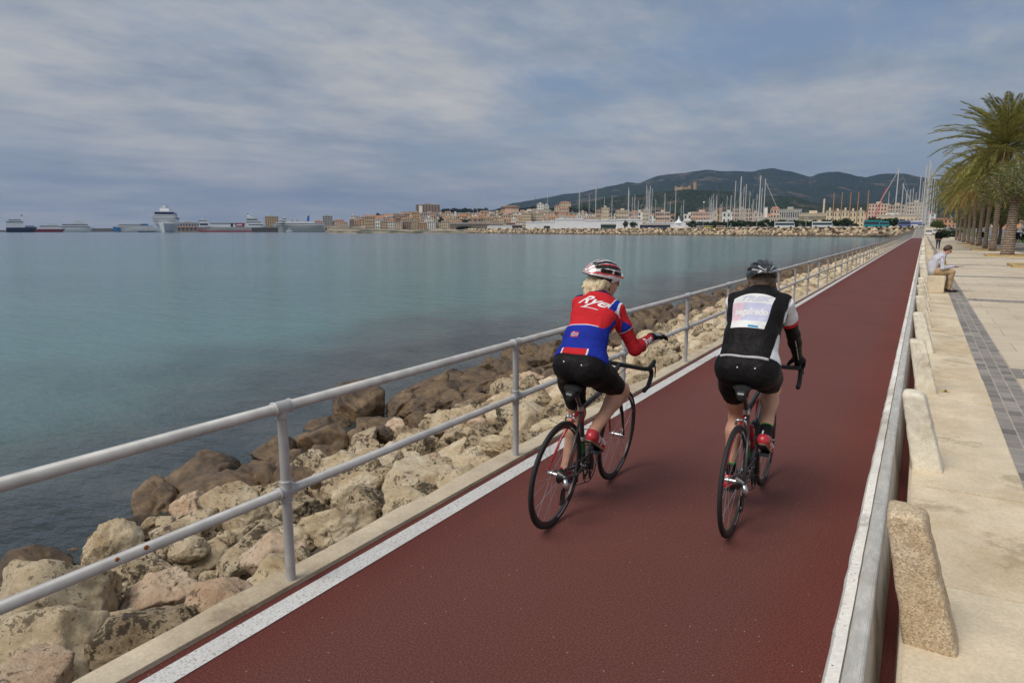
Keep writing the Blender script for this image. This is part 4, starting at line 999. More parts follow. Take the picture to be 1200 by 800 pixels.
# round trees of the quay
def leafy(seed, n, R_, Hc, leaf, mat, zc, flat=.75, gaps=.35):
    q = random.Random(seed); V = []; F = []; cl = []
    for _ in range(int(n / 40) + 5):
        a = q.uniform(0, 6.283); u = q.uniform(-.9, 1); r = q.uniform(.45, .95); s_ = math.sqrt(max(0, 1 - u * u)); cl.append((math.cos(a) * s_ * r * R_, math.sin(a) * s_ * r * R_, zc + u * Hc * r, q.uniform(.22, .42) * R_))
    for i in range(n):
        c = cl[q.randrange(len(cl))]; d = Vector((q.gauss(0, 1), q.gauss(0, 1), q.gauss(0, 1))).normalized() * c[3] * q.uniform(.4, 1.05)
        p = Vector(c[:3]) + Vector((d.x, d.y, d.z * flat)); a = Vector((q.gauss(0, 1), q.gauss(0, 1), q.gauss(0, .6))).normalized() * leaf; b_ = a.cross(Vector((q.gauss(0, 1), q.gauss(0, 1), q.gauss(0, 1)))).normalized() * leaf * .55
        k = len(V); V += [p - a, p + b_, p + a, p - b_]; F.append((k, k + 1, k + 2, k + 3))
    mb = MB(); mb.add(V, F); return mb.mesh('crown', mat, fix=False)
def m_leaf(name, dark, light):
    def f(nt, b):
        ge = N(nt, 'ShaderNodeNewGeometry'); c = ramp(nt, ge.outputs['Random Per Island'], [(0, dark), (1, light)]).outputs[0]; L(nt, c, b.inputs['Base Color']); b.inputs['Roughness'].default_value = .7; b.inputs['Specular IOR Level'].default_value = .25
        tr = N(nt, 'ShaderNodeBsdfTranslucent'); L(nt, c, tr.inputs[0]); mx = N(nt, 'ShaderNodeMixShader'); mx.inputs[0].default_value = .35; L(nt, b.outputs[0], mx.inputs[1]); L(nt, tr.outputs[0], mx.inputs[2]); L(nt, mx.outputs[0], nt.nodes['Material Output'].inputs[0])
    return nmat(name, f)
M_leafd = m_leaf('dark_leaf', (.016, .032, .010), (.05, .085, .025)); M_leafg = m_leaf('green_leaf', (.05, .085, .02), (.15, .20, .055)); M_leafo = m_leaf('olive_leaf', (.09, .10, .035), (.26, .26, .10))
M_bark = plain('bark', (.13, .10, .07), .95, var=.35, scale=8, bstr=.8, bscale=20)
TRK = []
for i in range(3):
    mb = MB(); mb.tube([(0, 0, -.3), (.1, 0, 1.0), (0, .1, 2.4)], [.22, .17, .12], 7)
    for k in range(3): a = k * 2.1 + i; mb.tube([(0, 0, 1.4), (math.cos(a) * 1, math.sin(a) * 1, 2.8)], [.10, .05], 5)
    TRK.append((mb.mesh('trunk', M_bark, True), leafy(i, 1300, 3.3, 2.1, .34, M_leafd, 2.7)))
def rtree(px, D, wpx, yt, label, k, z=QZ, group='round trees along the quay road', xy=None):
    m = mpp(px, D); s = wpx * m / 5.4; zt = z_at(px, yt, D); H = zt - z; x, y = xy or polar(px, D); o = thing('tree', label, 'tree', (x, y, z), rc.uniform(0, 6), group)
    a = link('trunk', TRK[k % 3][0], o); b_ = link('crown', TRK[k % 3][1], o)
    for q in (a, b_): q.scale = (s, s, H / 4.0)
    return o
i = 0
for px, wpx, yt in ((811, 11, 260.3), (820, 9, 261), (829, 10, 261.3), (838, 10, 260.8), (847, 11, 261), (857, 13, 259.8), (868, 13, 260), (879, 12, 260.3), (887, 11, 260.6), (897, 14, 259.2), (908, 11, 260.2), (916, 12, 259), (926, 10, 260.5), (934, 13, 259.3), (945, 11, 260.2), (953, 11, 259.8), (966, 12, 258.9), (978, 11, 259.3), (989, 15, 258.2), (1001, 8, 262.4),
                    (1023, 17, 256.8), (1035, 12, 259.2), (1044, 15, 257.2), (1056, 13, 258.8), (1067, 13, 260), (1077, 9, 262)):
    rtree(px, interp(SH, px) + 30 if px < 1010 else 395, wpx, yt, '%s round dark tree from the left in the quay road row' % ordn(i), i); i += 1
rtree(733, DQ(733) - 12, 5, 260.6, 'small dark tree left of the pair before the white tents', 0, group='small quay trees'); rtree(742.5, DQ(742) - 12, 7.5, 261.2, 'small dark tree right of the pair before the white tents', 1, group='small quay trees')
rtree(1095, 330, 8, 261, 'small bushy tree beside the orange house at the path end', 2, 2.6); rtree(1104, 300, 8, 264, 'dark bush left of the palms by the path end', 1, 2.2)
px = 543.5; D = interp(SH, px) + 12; x, y, rz = place(px, D); m = mpp(px, D); tr = leafy(77, 1500, 1, 1, .45, M_leafd, 0)
v = np.empty(len(tr.vertices) * 3); tr.vertices.foreach_get('co', v); v = v.reshape(-1, 3); v *= (7.5 * m, 2.5, 1.7); v[:, 2] += 1.6; tr.vertices.foreach_set('co', v.ravel()); o = link('hedge', tr); o.location = (x, y, QZ); o.rotation_euler = (0, 0, rz); tag(o, 'long dark clipped hedge on the far quay', 'hedge')
# town greenery: dark pine clumps on the skyline and between houses
g_i = 0
for x0, x1, yt, D, n in ((519, 572, 245.0, 1560, 13), (575, 596, 247.5, 1500, 5), (604, 636, 244, 1480, 7), (645, 700, 243.5, 1420, 9), (474, 486, 249, 1500, 3), (562, 600, 252, 1250, 5), (440, 470, 250.5, 1350, 4), (768, 780, 248, 980, 2), (790, 800, 250, 960, 2), (538, 552, 256.5, 1010, 3), (515, 521, 255, 1040, 2), (392, 402, 258, 1560, 3), (955, 968, 252, 900, 3)):
    for k in range(n):
        px = x0 + (x1 - x0) * (k + .5) / n + rc.uniform(-1, 1); w_ = rc.uniform(5, 8.5); top = yt + rc.uniform(-1.2, 1.2); z0 = max(QZ, terr(px, D) - 1); m = mpp(px, D)
        zt = z_at(px, top, D)
        if zt < z0 + 4: zt = z0 + 9
        s = w_ * m / 5.4; x, y = polar(px, D); o = thing('pine_tree', '%s dark pine from the left among the town houses' % ordn(g_i), 'tree', (x, y, max(z0, zt - 16)), rc.uniform(0, 6), 'pines in the town'); g_i += 1
        a = link('trunk', TRK[k % 3][0], o); b_ = link('crown', TRK[k % 3][1], o)
        for q in (a, b_): q.scale = (s, s, (zt - max(z0, zt - 16)) / 4.9)
# lamp posts
M_pole = plain('pale_pole', (.4, .4, .4), .5)
for i, (px, yt) in enumerate(((527.5, 243), (823.5, 237.5), (852.5, 249), (886.5, 254), (944, 256), (974, 254), (1031.5, 255))):
    D = interp(SH, px) + 20; x, y, rz = place(px, D); H = z_at(px, yt, D) - QZ; o = thing('street_lamp', ('tall pale mast lamp left of the dark hedge', 'tall lamp with a round white head above the tents', 'lamp post at the left end of the round trees', 'second lamp post along the round trees', 'third lamp post along the round trees', 'lamp post beside the right white coach', 'lamp post beside the teal coach')[i], 'street lamp', (x, y, QZ), rz)
    mb = MB(); mb.tube([(0, 0, 0), (0, 0, H)], [.16, .09], 7); mb.obj('pole', M_pole, o); mb = MB(); mb.lathe([(.2, H - .2), (.7, H + .1), (.5, H + .6)], 10) if i == 1 else mb.box(-.9, .9, -.15, .15, H, H + .18); mb.obj('lamp_head', M_tent, o)

# ---------------------------------------------------------------- sailing yachts in the basin behind the quay
M_hull = plain('white_gelcoat', (.80, .80, .80), .3, var=.03, scale=.2); M_navy = plain('navy_hull', (.012, .02, .06), .35); M_mast = plain('mast_alloy', (.50, .49, .47), .4, var=.05, scale=.2); M_mastd = plain('carbon_mast', (.03, .03, .035), .4); M_wire = plain('rigging_wire', (.35, .35, .35), .5)
def hull_mb(L_, W, H, sheer=.25, bow=.0, n=12, stern=.75, draft=.6, flare=.8):
    mb = MB(); secs = []
    for i in range(n + 1):
        t = i / n; x = -L_ / 2 + L_ * t; hw = W / 2 * (stern + (1 - stern) * min(1, t / .35)) * (1 - max(0, (t - .55) / .45) ** 2.0) + .02; zt = H * (1 + sheer * max(0, t - .35) ** 2)
        xb = x - (bow * max(0, t - .8) / .2)
        secs.append([(x, -hw, zt), (xb, -hw * flare, H * .35), (xb - .02 * L_ * t, -hw * .5 * flare, -draft), (xb - .02 * L_ * t, hw * .5 * flare, -draft), (xb, hw * flare, H * .35), (x, hw, zt)])
    vs = [p for s_ in secs for p in s_]; fs = []
    for i in range(n):
        for k in range(6): l = (k + 1) % 6; fs.append((6 * i + k, 6 * i + l, 6 * i + 6 + l, 6 * i + 6 + k))
    fs += [tuple(range(6)), tuple(6 * n + k for k in range(6))[::-1]]
    mb.add(vs, fs); return mb
def yacht(px, D, yt, label, r=1.0, col=None, spreaders=3, furl=0, turn=None, dark=False):
    x, y = polar(px, D); Hm = z_at(px, yt, D) - WZ; Lh = max(9, min(Hm * .92, 42)); o = thing('sailing_yacht', label, 'yacht', (x, y, WZ), rc.uniform(0, 6.28) if turn is None else turn, 'sailing yachts behind the quay')
    fb = .05 * Lh + .4; k = ('yh', round(Lh))
    if k not in WM: WM[k] = hull_mb(Lh, Lh * .24, fb, .2, Lh * .04).mesh('hull', M_hull, 40); mb = MB(); mb.box(-Lh * .22, Lh * .12, -Lh * .06, Lh * .06, fb, fb + .05 * Lh, top=.8); WM[k + (1,)] = mb.mesh('cabin', M_hull)
    link('hull', col and hull_mb(Lh, Lh * .24, fb, .2, Lh * .04).mesh('hull', col, 40) or WM[k], o); link('cabin', WM[k + (1,)], o)
    rm = .0045 * Hm * r + .10; mm = M_mastd if dark else M_mast
    mb = MB(); mb.tube([(0, 0, fb), (0, 0, Hm)], [rm * 1.1, rm * .75], 8)
    for s_ in range(spreaders): z = fb + (Hm - fb) * (s_ + 1) / (spreaders + 1); mb.box(-.05, .05, -Lh * .045, Lh * .045, z, z + .1)
    mb.obj('mast', mm, o)
    mb = MB(); mb.tube([(-.3, 0, fb + .08 * Lh), (-Lh * .38, 0, fb + .075 * Lh)], rm * .9, 6); mb.obj('boom', mm, o)
    mb = MB()
    for a, b_ in (((Lh * .46, 0, fb), (0, 0, Hm * .96)), ((-Lh * .48, 0, fb), (0, 0, Hm)), ((0, Lh * .10, fb), (0, 0, Hm * .95)), ((0, -Lh * .10, fb), (0, 0, Hm * .95))): mb.tube([a, b_], .035 if not furl else (.2 if a[0] > 0 else .035), 4)
    mb.obj('rigging', M_mast if furl else M_wire, o)
Yt = [(559.6, 232, 900, 1), (555, 235, 930, .5), (641.4, 226, 760, 1), (678.4, 210, 700, 1.3), (690, 229, 720, .8), (697.6, 209, 690, 1.4), (707.6, 231, 760, .6), (735.4, 219.6, 690, 1.1), (743, 228, 700, 1.2), (756.4, 217, 640, 1.2), (760.6, 218, 630, 1.5), (763, 221, 650, .9), (767.4, 233.6, 680, .8), (778, 226.6, 640, 1.2), (784.4, 236.6, 680, .9), (800, 234.4, 660, .8),
      (830, 231.6, 620, .8), (832.5, 229, 610, 1), (838.4, 228.6, 600, 1.3), (850.4, 229.6, 620, .8), (855, 229, 600, 1.5), (859.4, 212, 580, 1.2), (865.6, 207, 570, 1.9), (869.5, 219, 600, 1.2), (872, 216, 590, 1.4), (876.6, 224, 580, 1.2), (885, 228, 600, .9), (888, 206, 560, 1.8), (890.5, 220, 590, 1.2), (893.8, 210, 560, 1.5),
      (1047, 197, 520, 1.7), (1054, 215, 530, 1.8), (1058.6, 225.6, 560, 1), (1063, 222, 550, 1.1), (1066.3, 221, 540, 1), (1073.6, 206, 520, 1.5), (1079.2, 194, 500, 1.7), (1083, 188, 500, 1.9), (1084.6, 192, 505, 1.3), (1086.6, 202, 500, 1.4), (1089.6, 208, 500, 1.3), (1092, 212, 505, 1.3), (1077, 214, 520, 1), (1081.2, 206, 520, 1.1), (845, 237, 640, .7), (881, 236, 620, .8), (1070, 226, 550, .8), (1095, 219, 520, 1), (627, 230, 760, .6), (840.8, 217, 600, .9), (570, 246, 950, .8), (604, 244, 860, .8)]
rm_ = random.Random(77)
for _ in range(26):
    q_ = rm_.choice((rm_.uniform(826, 900), rm_.uniform(1036, 1094), rm_.uniform(700, 800))); Yt.append((round(q_, 1), rm_.uniform(222, 242), rm_.uniform(520, 640), rm_.choice((.7, .9, 1.1))))
Yt.sort()
for i, (px, yt, D, r) in enumerate(Yt):
    big_ = 'slender' if r < 1 else 'tall' if r < 1.45 else 'thick tall'; dk = px in (627, 840.8)
    yacht(px, D, yt, '%s yacht with %s %s mast, %s from the left of the masts' % ('dark sparred' if dk else 'white', big_, 'black' if dk else 'pale', ordn(i)), r, dark=dk, furl=px in (893.8, 1047, 1054, 1089.6), turn=(math.pi - bearing(px)) if px == 1047 else (-bearing(px) if px in (893.8, 1054, 1089.6) else None))
# basin water lies behind the quay: the sea sheet carries on there

# ---------------------------------------------------------------- ships on the left
def ship(name, label, px, D, Lpx, yt_hull, hullmat, decks, rz=0.0, W=None, bow=6, group=None, cat='ship', extra=None, dirn=1):
    """decks: (x0,x1 as fraction of length -.5..+.5, z0, z1 in px, material, window band?)"""
    m = mpp(px, D); x, y = polar(px, D); o = thing(name, label, cat, (x, y, WZ), -bearing(px) + rz + (math.pi if dirn < 0 else 0), group); Ls = Lpx * m; W = W or Ls * .16; Hh = (WZ * 0 + (272.6 - yt_hull)) * m
    hull_mb(Ls, W, Hh, .35, bow, 14, .85, 1.5, .92).obj('hull', hullmat, o, smooth=40)
    for a, b_, z0, z1, mt, win in decks:
        mb = MB(); z0 = Hh + z0 * m; z1 = Hh + z1 * m; mb.prism([(a * Ls, z0), (b_ * Ls, z0), (b_ * Ls - (z1 - z0) * .35, z1), (a * Ls + (z1 - z0) * .1, z1)], 1, -W * .46, W * .46); mb.obj('deckhouse', mt, o)
        if win:
            mb = MB(); h = (z1 - z0); mb.box(a * Ls + h * .1 + .3, b_ * Ls - h * .3, -W * .46 - .12, W * .46 + .12, z0 + h * .30, z0 + h * .68); mb.obj('window_band', M_glass, o)
    return o, Ls, W, Hh, m
def funnel(o, x, z0, w_, h, mat, top=None):
    mb = MB(); mb.prism([(x - w_ / 2, z0), (x + w_ / 2, z0), (x + w_ * .35 - h * .15, z0 + h), (x - w_ * .6, z0 + h)], 1, -w_ * .35, w_ * .35); mb.obj('funnel', mat, o)
    if top: mb = MB(); mb.box(x - w_ * .55, x + w_ * .2, -w_ * .37, w_ * .37, z0 + h + .01, z0 + h * 1.3); mb.obj('funnel_top', top, o)
def smast(o, x, z0, h): mb = MB(); mb.tube([(x, 0, z0), (x, 0, z0 + h)], .3, 6); mb.box(x - .1, x + .1, -2, 2, z0 + h * .6, z0 + h * .65); mb.obj('radar_mast', M_tent, o)
WH = M_hull; M_blk = plain('funnel_black', (.02, .02, .02), .5); M_rh = plain('red_hull', (.34, .02, .03), .45); M_gry = plain('ship_grey', (.22, .24, .27), .5); M_blue = plain('ship_blue', (.03, .18, .42), .5); M_dblue = plain('funnel_blue', (.02, .10, .40), .5); M_off = plain('ship_offwhite', (.55, .54, .50), .5, var=.05)
o, Ls, W, Hh, m = ship('ferry', 'navy hulled ferry with high white upperworks, farthest left of the ships', 26, 1500, 30, 267.3, M_navy, ((-.5, .1, 0, 5, WH, 0), (-.48, .08, 5.1, 7.5, WH, 1), (-.40, .02, 7.6, 9.6, WH, 1), (.1, .42, 0, 2.2, M_gry, 0)), W=26)
funnel(o, .05 * Ls, Hh + 9.6 * m, 2.4 * m, 4 * m, WH, M_blk); smast(o, -.25 * Ls, Hh + 9.6 * m, 2 * m)
o, Ls, W, Hh, m = ship('ferry', 'red hulled ship with low white upperworks, second from the left', 58, 1550, 32, 269.2, M_rh, ((-.5, .42, 0, 2.2, WH, 0), (-.3, .35, 2.3, 4.4, WH, 1), (-.05, .25, 4.5, 6.2, WH, 0))); smast(o, .1 * Ls, Hh + 6 * m, 2 * m)
o, Ls, W, Hh, m = ship('cruise_ship', 'low white cruise ship behind the red hulled one', 90, 1650, 36, 268, WH, ((-.48, .4, 0, 2.4, WH, 1), (-.4, .34, 2.5, 5, WH, 1), (-.08, .3, 5.1, 6.8, WH, 0), (0, .16, 6.9, 9, WH, 0)), dirn=1); smast(o, .1 * Ls, Hh + 9 * m, 2 * m)
def pier(x0, x1, D, yt, mat, label, name='pier', back=30):
    a, b_ = polar(x0, D), polar(x1, D); a2, b2 = polar(x0, D + back), polar(x1, D + back); zt = z_at((x0 + x1) / 2, yt, D); mb = MB()
    mb.add([(*a, WZ - 1), (*b_, WZ - 1), (*b2, WZ - 1), (*a2, WZ - 1), (*a, zt), (*b_, zt), (*b2, zt), (*a2, zt)], [(0, 1, 5, 4), (1, 2, 6, 5), (2, 3, 7, 6), (3, 0, 4, 7), (4, 5, 6, 7)]); return tag(mb.obj(name, mat), label, name.replace('_', ' '))
pier(105, 141, 1800, 267.6, plain('mole_stone', (.22, .18, .14), .95, var=.3, scale=.05), 'grey brown stone mole between the cruise ship and the blue ferry', 'breakwater')
pier(-60, 14, 1700, 269.6, plain('mole_stone', (.22, .18, .14)), 'low brown breakwater at the far left edge', 'breakwater')
pier(205, 500, 1760, 271.2, M_pale, 'long low commercial pier behind the ships', 'pier', 200)
o, Ls, W, Hh, m = ship('ferry', 'blue and white car ferry left of the tall cruise ship', 162, 1500, 50, 267.5, WH, ((-.32, .44, 0, 2.2, M_off, 0), (-.1, .4, 2.3, 4, WH, 1), (-.22, -.05, 2.3, 4.4, M_blue, 0)), dirn=-1)
mb = MB(); mb.box(.36 * Ls, .505 * Ls, -W * .3, W * .3, Hh * .2, Hh + 1 * m); mb.obj('blue_bow_door', M_blue, o)
o, Ls, W, Hh, m = ship('launch', 'small dark launch lying before the blue and white ferry', 173, 1350, 20, 271.6, M_blk, ((-.1, .4, 0, 1.6, WH, 1),), W=6, cat='boat')
# big cruise ship seen from the bow
px, D = 196, 1300; m = mpp(px, D); x, y = polar(px, D); o = thing('cruise_ship', 'tall white cruise ship seen bow-on, biggest of the ships', 'ship', (x, y, WZ), -bearing(px) - math.pi / 2 - .05)
Ls = 180; Wd = 22 * m; Hh = 9.5 * m; hull_mb(Ls, Wd, Hh, .15, 12, 16, .9, 2, .8).obj('hull', WH, o, smooth=40)
for (bx, z0, z1, wf, mt) in ((.36, 0, 6.3, 1.0, WH), (.34, 6.35, 7.2, 1.12, M_gry), (.33, 7.25, 10.0, .95, WH), (.31, 10.05, 13.0, .86, M_navy), (.30, 13.05, 14, .84, WH), (.22, 14.05, 17.5, .42, WH)):
    mb = MB(); mb.box(-.48 * Ls, bx * Ls, -Wd / 2 * wf, Wd / 2 * wf, Hh + z0 * m, Hh + z1 * m); mb.obj('deckhouse', mt, o)
for z in (1.6, 3.4, 5.0, 8.6): mb = MB(); mb.box(-.45 * Ls, .362 * Ls if z < 6 else .332 * Ls, -Wd / 2 * (1.01 if z < 6 else .96), Wd / 2 * (1.01 if z < 6 else .96), Hh + z * m, Hh + (z + .45) * m); mb.obj('window_band', M_glass, o)
mb = MB(); mb.tube([(.2 * Ls, 0, Hh + 17.5 * m), (.2 * Ls, 0, Hh + 20.5 * m)], 1.2, 8); mb.box(.19 * Ls, .21 * Ls, -4, 4, Hh + 18.6 * m, Hh + 19 * m); mb.obj('radar_mast', WH, o); funnel(o, -.1 * Ls, Hh + 14 * m, 9, 7 * m, M_gry)
B(221, 1700, 30, 261, 'grey', 2, 'long low terminal shed right of the bow-on cruise ship', 'flat', 10, z0=0, name='terminal'); B(222, 1600, 26, 266, 'brown', 1, 'dark red low warehouse before the terminal shed', 'gable', 6, z0=0, name='warehouse')
o, Ls, W, Hh, m = ship('ferry', 'long grey and white fast ferry with a red emblem on its side', 264, 1450, 62, 266.8, M_off, ((-.42, .30, 0, 3.0, WH, 0), (-.36, .26, 3.1, 4.8, M_off, 1), (.28, .46, 0, 6.0, WH, 1), (.30, .46, 6.1, 8.2, WH, 1)), dirn=-1, bow=10)
for dx0, dx1, z0, z1, mt, nm in ((-.34, -.18, .2, 4.6, M_rh, 'red_panel'), (-.30, -.20, 1.6, 3.0, WH, 'white_panel'), (-.14, -.10, .2, 4.4, M_blk, 'vent_box')):
    mb = MB(); q = .5 if nm == 'white_panel' else .478; mb.box(dx0 * Ls, dx1 * Ls, -W * q - .1, W * q + .1, Hh + z0 * m, Hh + z1 * m); mb.obj(nm, mt, o)
mb = MB(); mb.box(-.48 * Ls, .47 * Ls, -W * .505, W * .505, .2, .22 * Hh); mb.obj('boot_stripe', M_rh, o); smast(o, .38 * Ls, Hh + 8 * m, 4 * m)
o, Ls, W, Hh, m = ship('ferry', 'white ferry with high bridge left of the ochre tower block', 299, 1580, 26, 266, WH, ((-.45, .4, 0, 3, WH, 1), (-.38, .3, 3.1, 6, WH, 1), (-.35, .15, 6.1, 9, M_off, 1), (-.3, 0, 9.1, 11, WH, 0))); funnel(o, -.25 * Ls, Hh + 11 * m, 2.5 * m, 2.6 * m, WH, M_blk)
pier(295, 326, 1330, 266.6, plain('dark_timber_pier', (.08, .07, .06), .9), 'dark pier head left of the blue funnelled cruise ship', 'pier', 12)
o, Ls, W, Hh, m = ship('cruise_ship', 'white cruise ship with a blue funnel moored by the town', 349, 1400, 62, 264.4, M_off, ((-.48, .30, 0, 2.2, WH, 1), (-.3, .27, 2.3, 4.2, WH, 0), (.22, .40, 0, 3, WH, 1), (.20, .34, 3.1, 5.5, WH, 1), (.18, .28, 5.6, 8.2, WH, 1)), dirn=-1, bow=14)
funnel(o, -.19 * Ls, Hh + 3.2 * m, 3.4 * m, 7.5 * m, M_dblue); smast(o, .22 * Ls, Hh + 8 * m, 3 * m)
for dx in (.0, .09): mb = MB(); mb.sphere((dx * Ls, 0, Hh + 5.2 * m), 1.0 * m); mb.obj('radome', plain('pink_radome', (.35, .12, .14), .6), o)
for z in (-.8, -2.4, -4.2): mb = MB(); mb.box(-.46 * Ls, .28 * Ls, -W * .5 - .1, W * .5 + .1, Hh + z * m, Hh + (z + .35) * m); mb.obj('window_band', M_gry, o)
for i, (px, L_, D) in enumerate(((340, 9, 1250), (413, 9, 1250), (424, 8, 1240), (434, 10, 1235), (441, 9, 1225))):
    ship('motor_yacht', ('small white boat lying before the blue funnelled cruise ship', 'first white motor yacht from the left off the town', 'second white motor yacht from the left off the town', 'third white motor yacht from the left off the town', 'fourth white motor yacht, next to the quay')[i], px, D, L_, 270.5, WH, ((-.35, .2, 0, 1.3, WH, 1), (-.2, .05, 1.35, 2.3 + (i == 3) * 1.5, WH, 1)), W=6, bow=2, cat='boat', dirn=-1 if i % 2 else 1)
o, Ls, W, Hh, m = ship('ferry', 'white ferry with a red square on its upper side behind the quay', 458, 1180, 36, 266, WH, ((-.46, .42, 0, 5.5, WH, 0), (-.36, .40, 5.6, 9, WH, 0), (-.3, .2, 9.1, 12, WH, 1)), W=22)
mb = MB(); mb.box(.02 * Ls, .14 * Ls, -W * .47 - .2, W * .47 + .2, Hh + 4 * m, Hh + 8.4 * m); mb.obj('red_panel', M_rh, o)
mb = MB(); mb.box(-.28 * Ls, .0 * Ls, -W * .47 - .2, W * .47 + .2, Hh + 5 * m, Hh + 6.4 * m); mb.obj('dark_opening', M_glass, o)
B(388, 1440, 22, 264.5, 'cream', 1, 'low cream quayside building below the tall grey slab', 'flat', 6, z0=0, name='terminal')

# ---------------------------------------------------------------- air
def m_haze(nt, b):
    nt.nodes.remove(b); out = nt.nodes['Material Output']; v = N(nt, 'ShaderNodeVolumePrincipled'); v.inputs['Color'].default_value = (.32, .47, .82, 1); v.inputs['Density'].default_value = 7.5e-5; v.inputs['Anisotropy'].default_value = .2; L(nt, v.outputs[0], out.inputs['Volume'])
mh = bpy.data.materials.new('haze'); mh.use_nodes = True; m_haze(mh.node_tree, mh.node_tree.nodes['Principled BSDF'])
mb = MB(); mb.box(-9200, 9300, -3200, 9400, -6, 620); tag(mb.obj('haze', mh), 'thin blue sea haze over the bay', 'haze', kind='stuff')
# ================================================================ palms and promenade planting
M_frond = m_leaf('palm_leaflet', (.11, .12, .022), (.40, .36, .10)); M_frondy = m_leaf('dry_palm_leaflet', (.26, .18, .06), (.48, .34, .13))
def m_ptrunk(nt, b):
    v = coord(nt); sp = N(nt, 'ShaderNodeSeparateXYZ'); L(nt, v, sp.inputs[0]); w_ = N(nt, 'ShaderNodeTexWave'); w_.bands_direction = 'Z'; w_.inputs['Scale'].default_value = 2.2; w_.inputs['Distortion'].default_value = 3; w_.inputs['Detail'].default_value = 3; w_.inputs['Detail Scale'].default_value = 3; L(nt, v, w_.inputs[0])
    c = ramp(nt, w_.outputs[1], [(.2, (.15, .105, .075)), (.7, (.34, .26, .19))]).outputs[0]; c = mixc(nt, .6, c, ramp(nt, noi(nt, v, 6, 5), [(.3, (.6,) * 3), (.7, (1.3,) * 3)]).outputs[0], 'MULTIPLY'); L(nt, c, b.inputs['Base Color']); b.inputs['Roughness'].default_value = .95; bump(nt, b, w_.outputs[1], .8, .05)
M_ptr = nmat('palm_trunk_bark', m_ptrunk); M_boot = plain('palm_boots', (.15, .085, .045), .95, var=.4, scale=9)
def palm_meshes(seed, H, Lf, nf=64, rt=.24):
    q = random.Random(seed); mb = MB(); pts = []; rs = []
    for i in range(15):
        t = i / 14; pts.append((.18 * math.sin(t * 2 + seed) * t, .12 * math.sin(t * 3) * t, H * t)); rs.append(rt * (1.35 - .35 * min(1, t * 5) + (.12 if i % 2 else 0)) * (1 + .25 * max(0, t - .85) / .15))
    mb.tube(pts, [q_ * .86 for q_ in rs], 14); tr = mb.mesh('trunk', M_ptr, True); top = Vector(pts[-1]); mb = MB()
    for k in range(70):      # old leaf bases
        a = k * 2.4; z = H - 1.0 + 1.1 * k / 70; r0 = rt * 1.2; r1 = rt * 1.7 + .10 * q.random(); d = Vector((math.cos(a), math.sin(a), 0)); mb.tube([top * (1) + Vector((0, 0, z - H)) + d * r0 * .7, top + Vector((0, 0, z - H + .16)) + d * r1, top + Vector((0, 0, z - H + .32)) + d * (r1 + .06)], [.09, .07, .03], 5)
    bt = mb.mesh('leaf_bases', M_boot, fix=False); V = []; F = []; Mi = []
    for k in range(nf):
        az = k * 2.39996 + q.uniform(-.2, .2); u = (k + .5) / nf; el = R(86 - 112 * u ** 1.0) + q.uniform(-.08, .08); Lk = Lf * q.uniform(.85, 1.08) * (.72 + .28 * min(1, u * 2.5)); droop = q.uniform(.6, .95) * (.70 + .3 * u)
        d = Vector((math.cos(az), math.sin(az), 0)); p = top + Vector((0, 0, .15)); ang = el; ns = 14; P = [p.copy()]; T = []
        for i in range(ns):
            t = i / ns; ang -= droop * .115 * (0.35 + t * 1.1); dr = d * math.cos(ang) + Vector((0, 0, math.sin(ang))); p = p + dr * (Lk / ns); P.append(p.copy()); T.append(dr)
        side0 = d.cross(Vector((0, 0, 1))).normalized(); mi = 1 if (u > .86 and q.random() < .7) or q.random() < .03 else 0
        for i in range(ns):           # rachis
            w_ = .035 * (1 - i / ns) + .008; a = len(V); V += [P[i] - side0 * w_, P[i] + side0 * w_, P[i + 1] + side0 * w_ * .9, P[i + 1] - side0 * w_ * .9]; F.append((a, a + 1, a + 2, a + 3)); Mi.append(1 if mi else 2)
        nl = 58
        for j in range(nl):
            t = .10 + .90 * (j + .5) / nl; f_ = t * ns; i = min(ns - 1, int(f_)); c = P[i].lerp(P[i + 1], f_ - i); dr = T[i]; up = side0.cross(dr).normalized()
            ll = .56 * Lf / 4 * math.sin(math.pi * (t * .88 + .10)) ** .6 * q.uniform(.8, 1.1)
            for sgn in (-1, 1):
                dl = (dr * .80 + side0 * sgn * .62 + up * q.uniform(-.05, .42)).normalized(); tip = c + dl * ll + Vector((0, 0, -.10 * ll)); wv = (dr * .034 + up * .016); a = len(V); mid = c.lerp(tip, .45)
                V += [c - wv * .4, mid - wv, tip, mid + wv]; F.append((a, a + 1, a + 2, a + 3)); Mi.append(mi)
    mb = MB(); mb.add(V, F); mb.m = Mi; cr = mb.mesh('crown', [M_frond, M_frondy, M_leafo], fix=False); return tr, bt, cr
PALM = [palm_meshes(3, 7.3, 5.6, 110, .21), palm_meshes(8, 6.4, 4.3, 72, .18), palm_meshes(14, 6.0, 4.2, 66, .17)]
def palm(x, y, k, label, s=1.0, rz=0, sz=1.0, tilt=0):
    o = thing('palm_tree', label, 'palm', (x, y, .2), rz, 'date palms along the promenade'); o.scale = (s, s, s * sz); o.rotation_euler = (0, tilt, rz)
    for nm, me in zip(('trunk', 'leaf_bases', 'crown'), PALM[k]): link(nm, me, o)
def onx(px, X): b_ = bearing(px); return X / math.tan(b_)
pl = [(4.75, onx(1165.5, 4.75), 0, 1.0, 1.06, .6), (4.75, onx(1156.5, 4.75), 1, 1.0, 1.0, 4.0), (4.75, onx(1148, 4.75), 2, 1.05, 1, 5.0), (4.75, onx(1141, 4.75), 1, .95, 1.02, 1.0), (4.75, onx(1136, 4.75), 2, 1, 1, 3), (4.75, onx(1130.5, 4.75), 0, 1, .95, 0), (4.75, onx(1125.5, 4.75), 1, 1, 1, 2.5), (4.75, onx(1121.5, 4.75), 2, 1, 1, 1.7)]
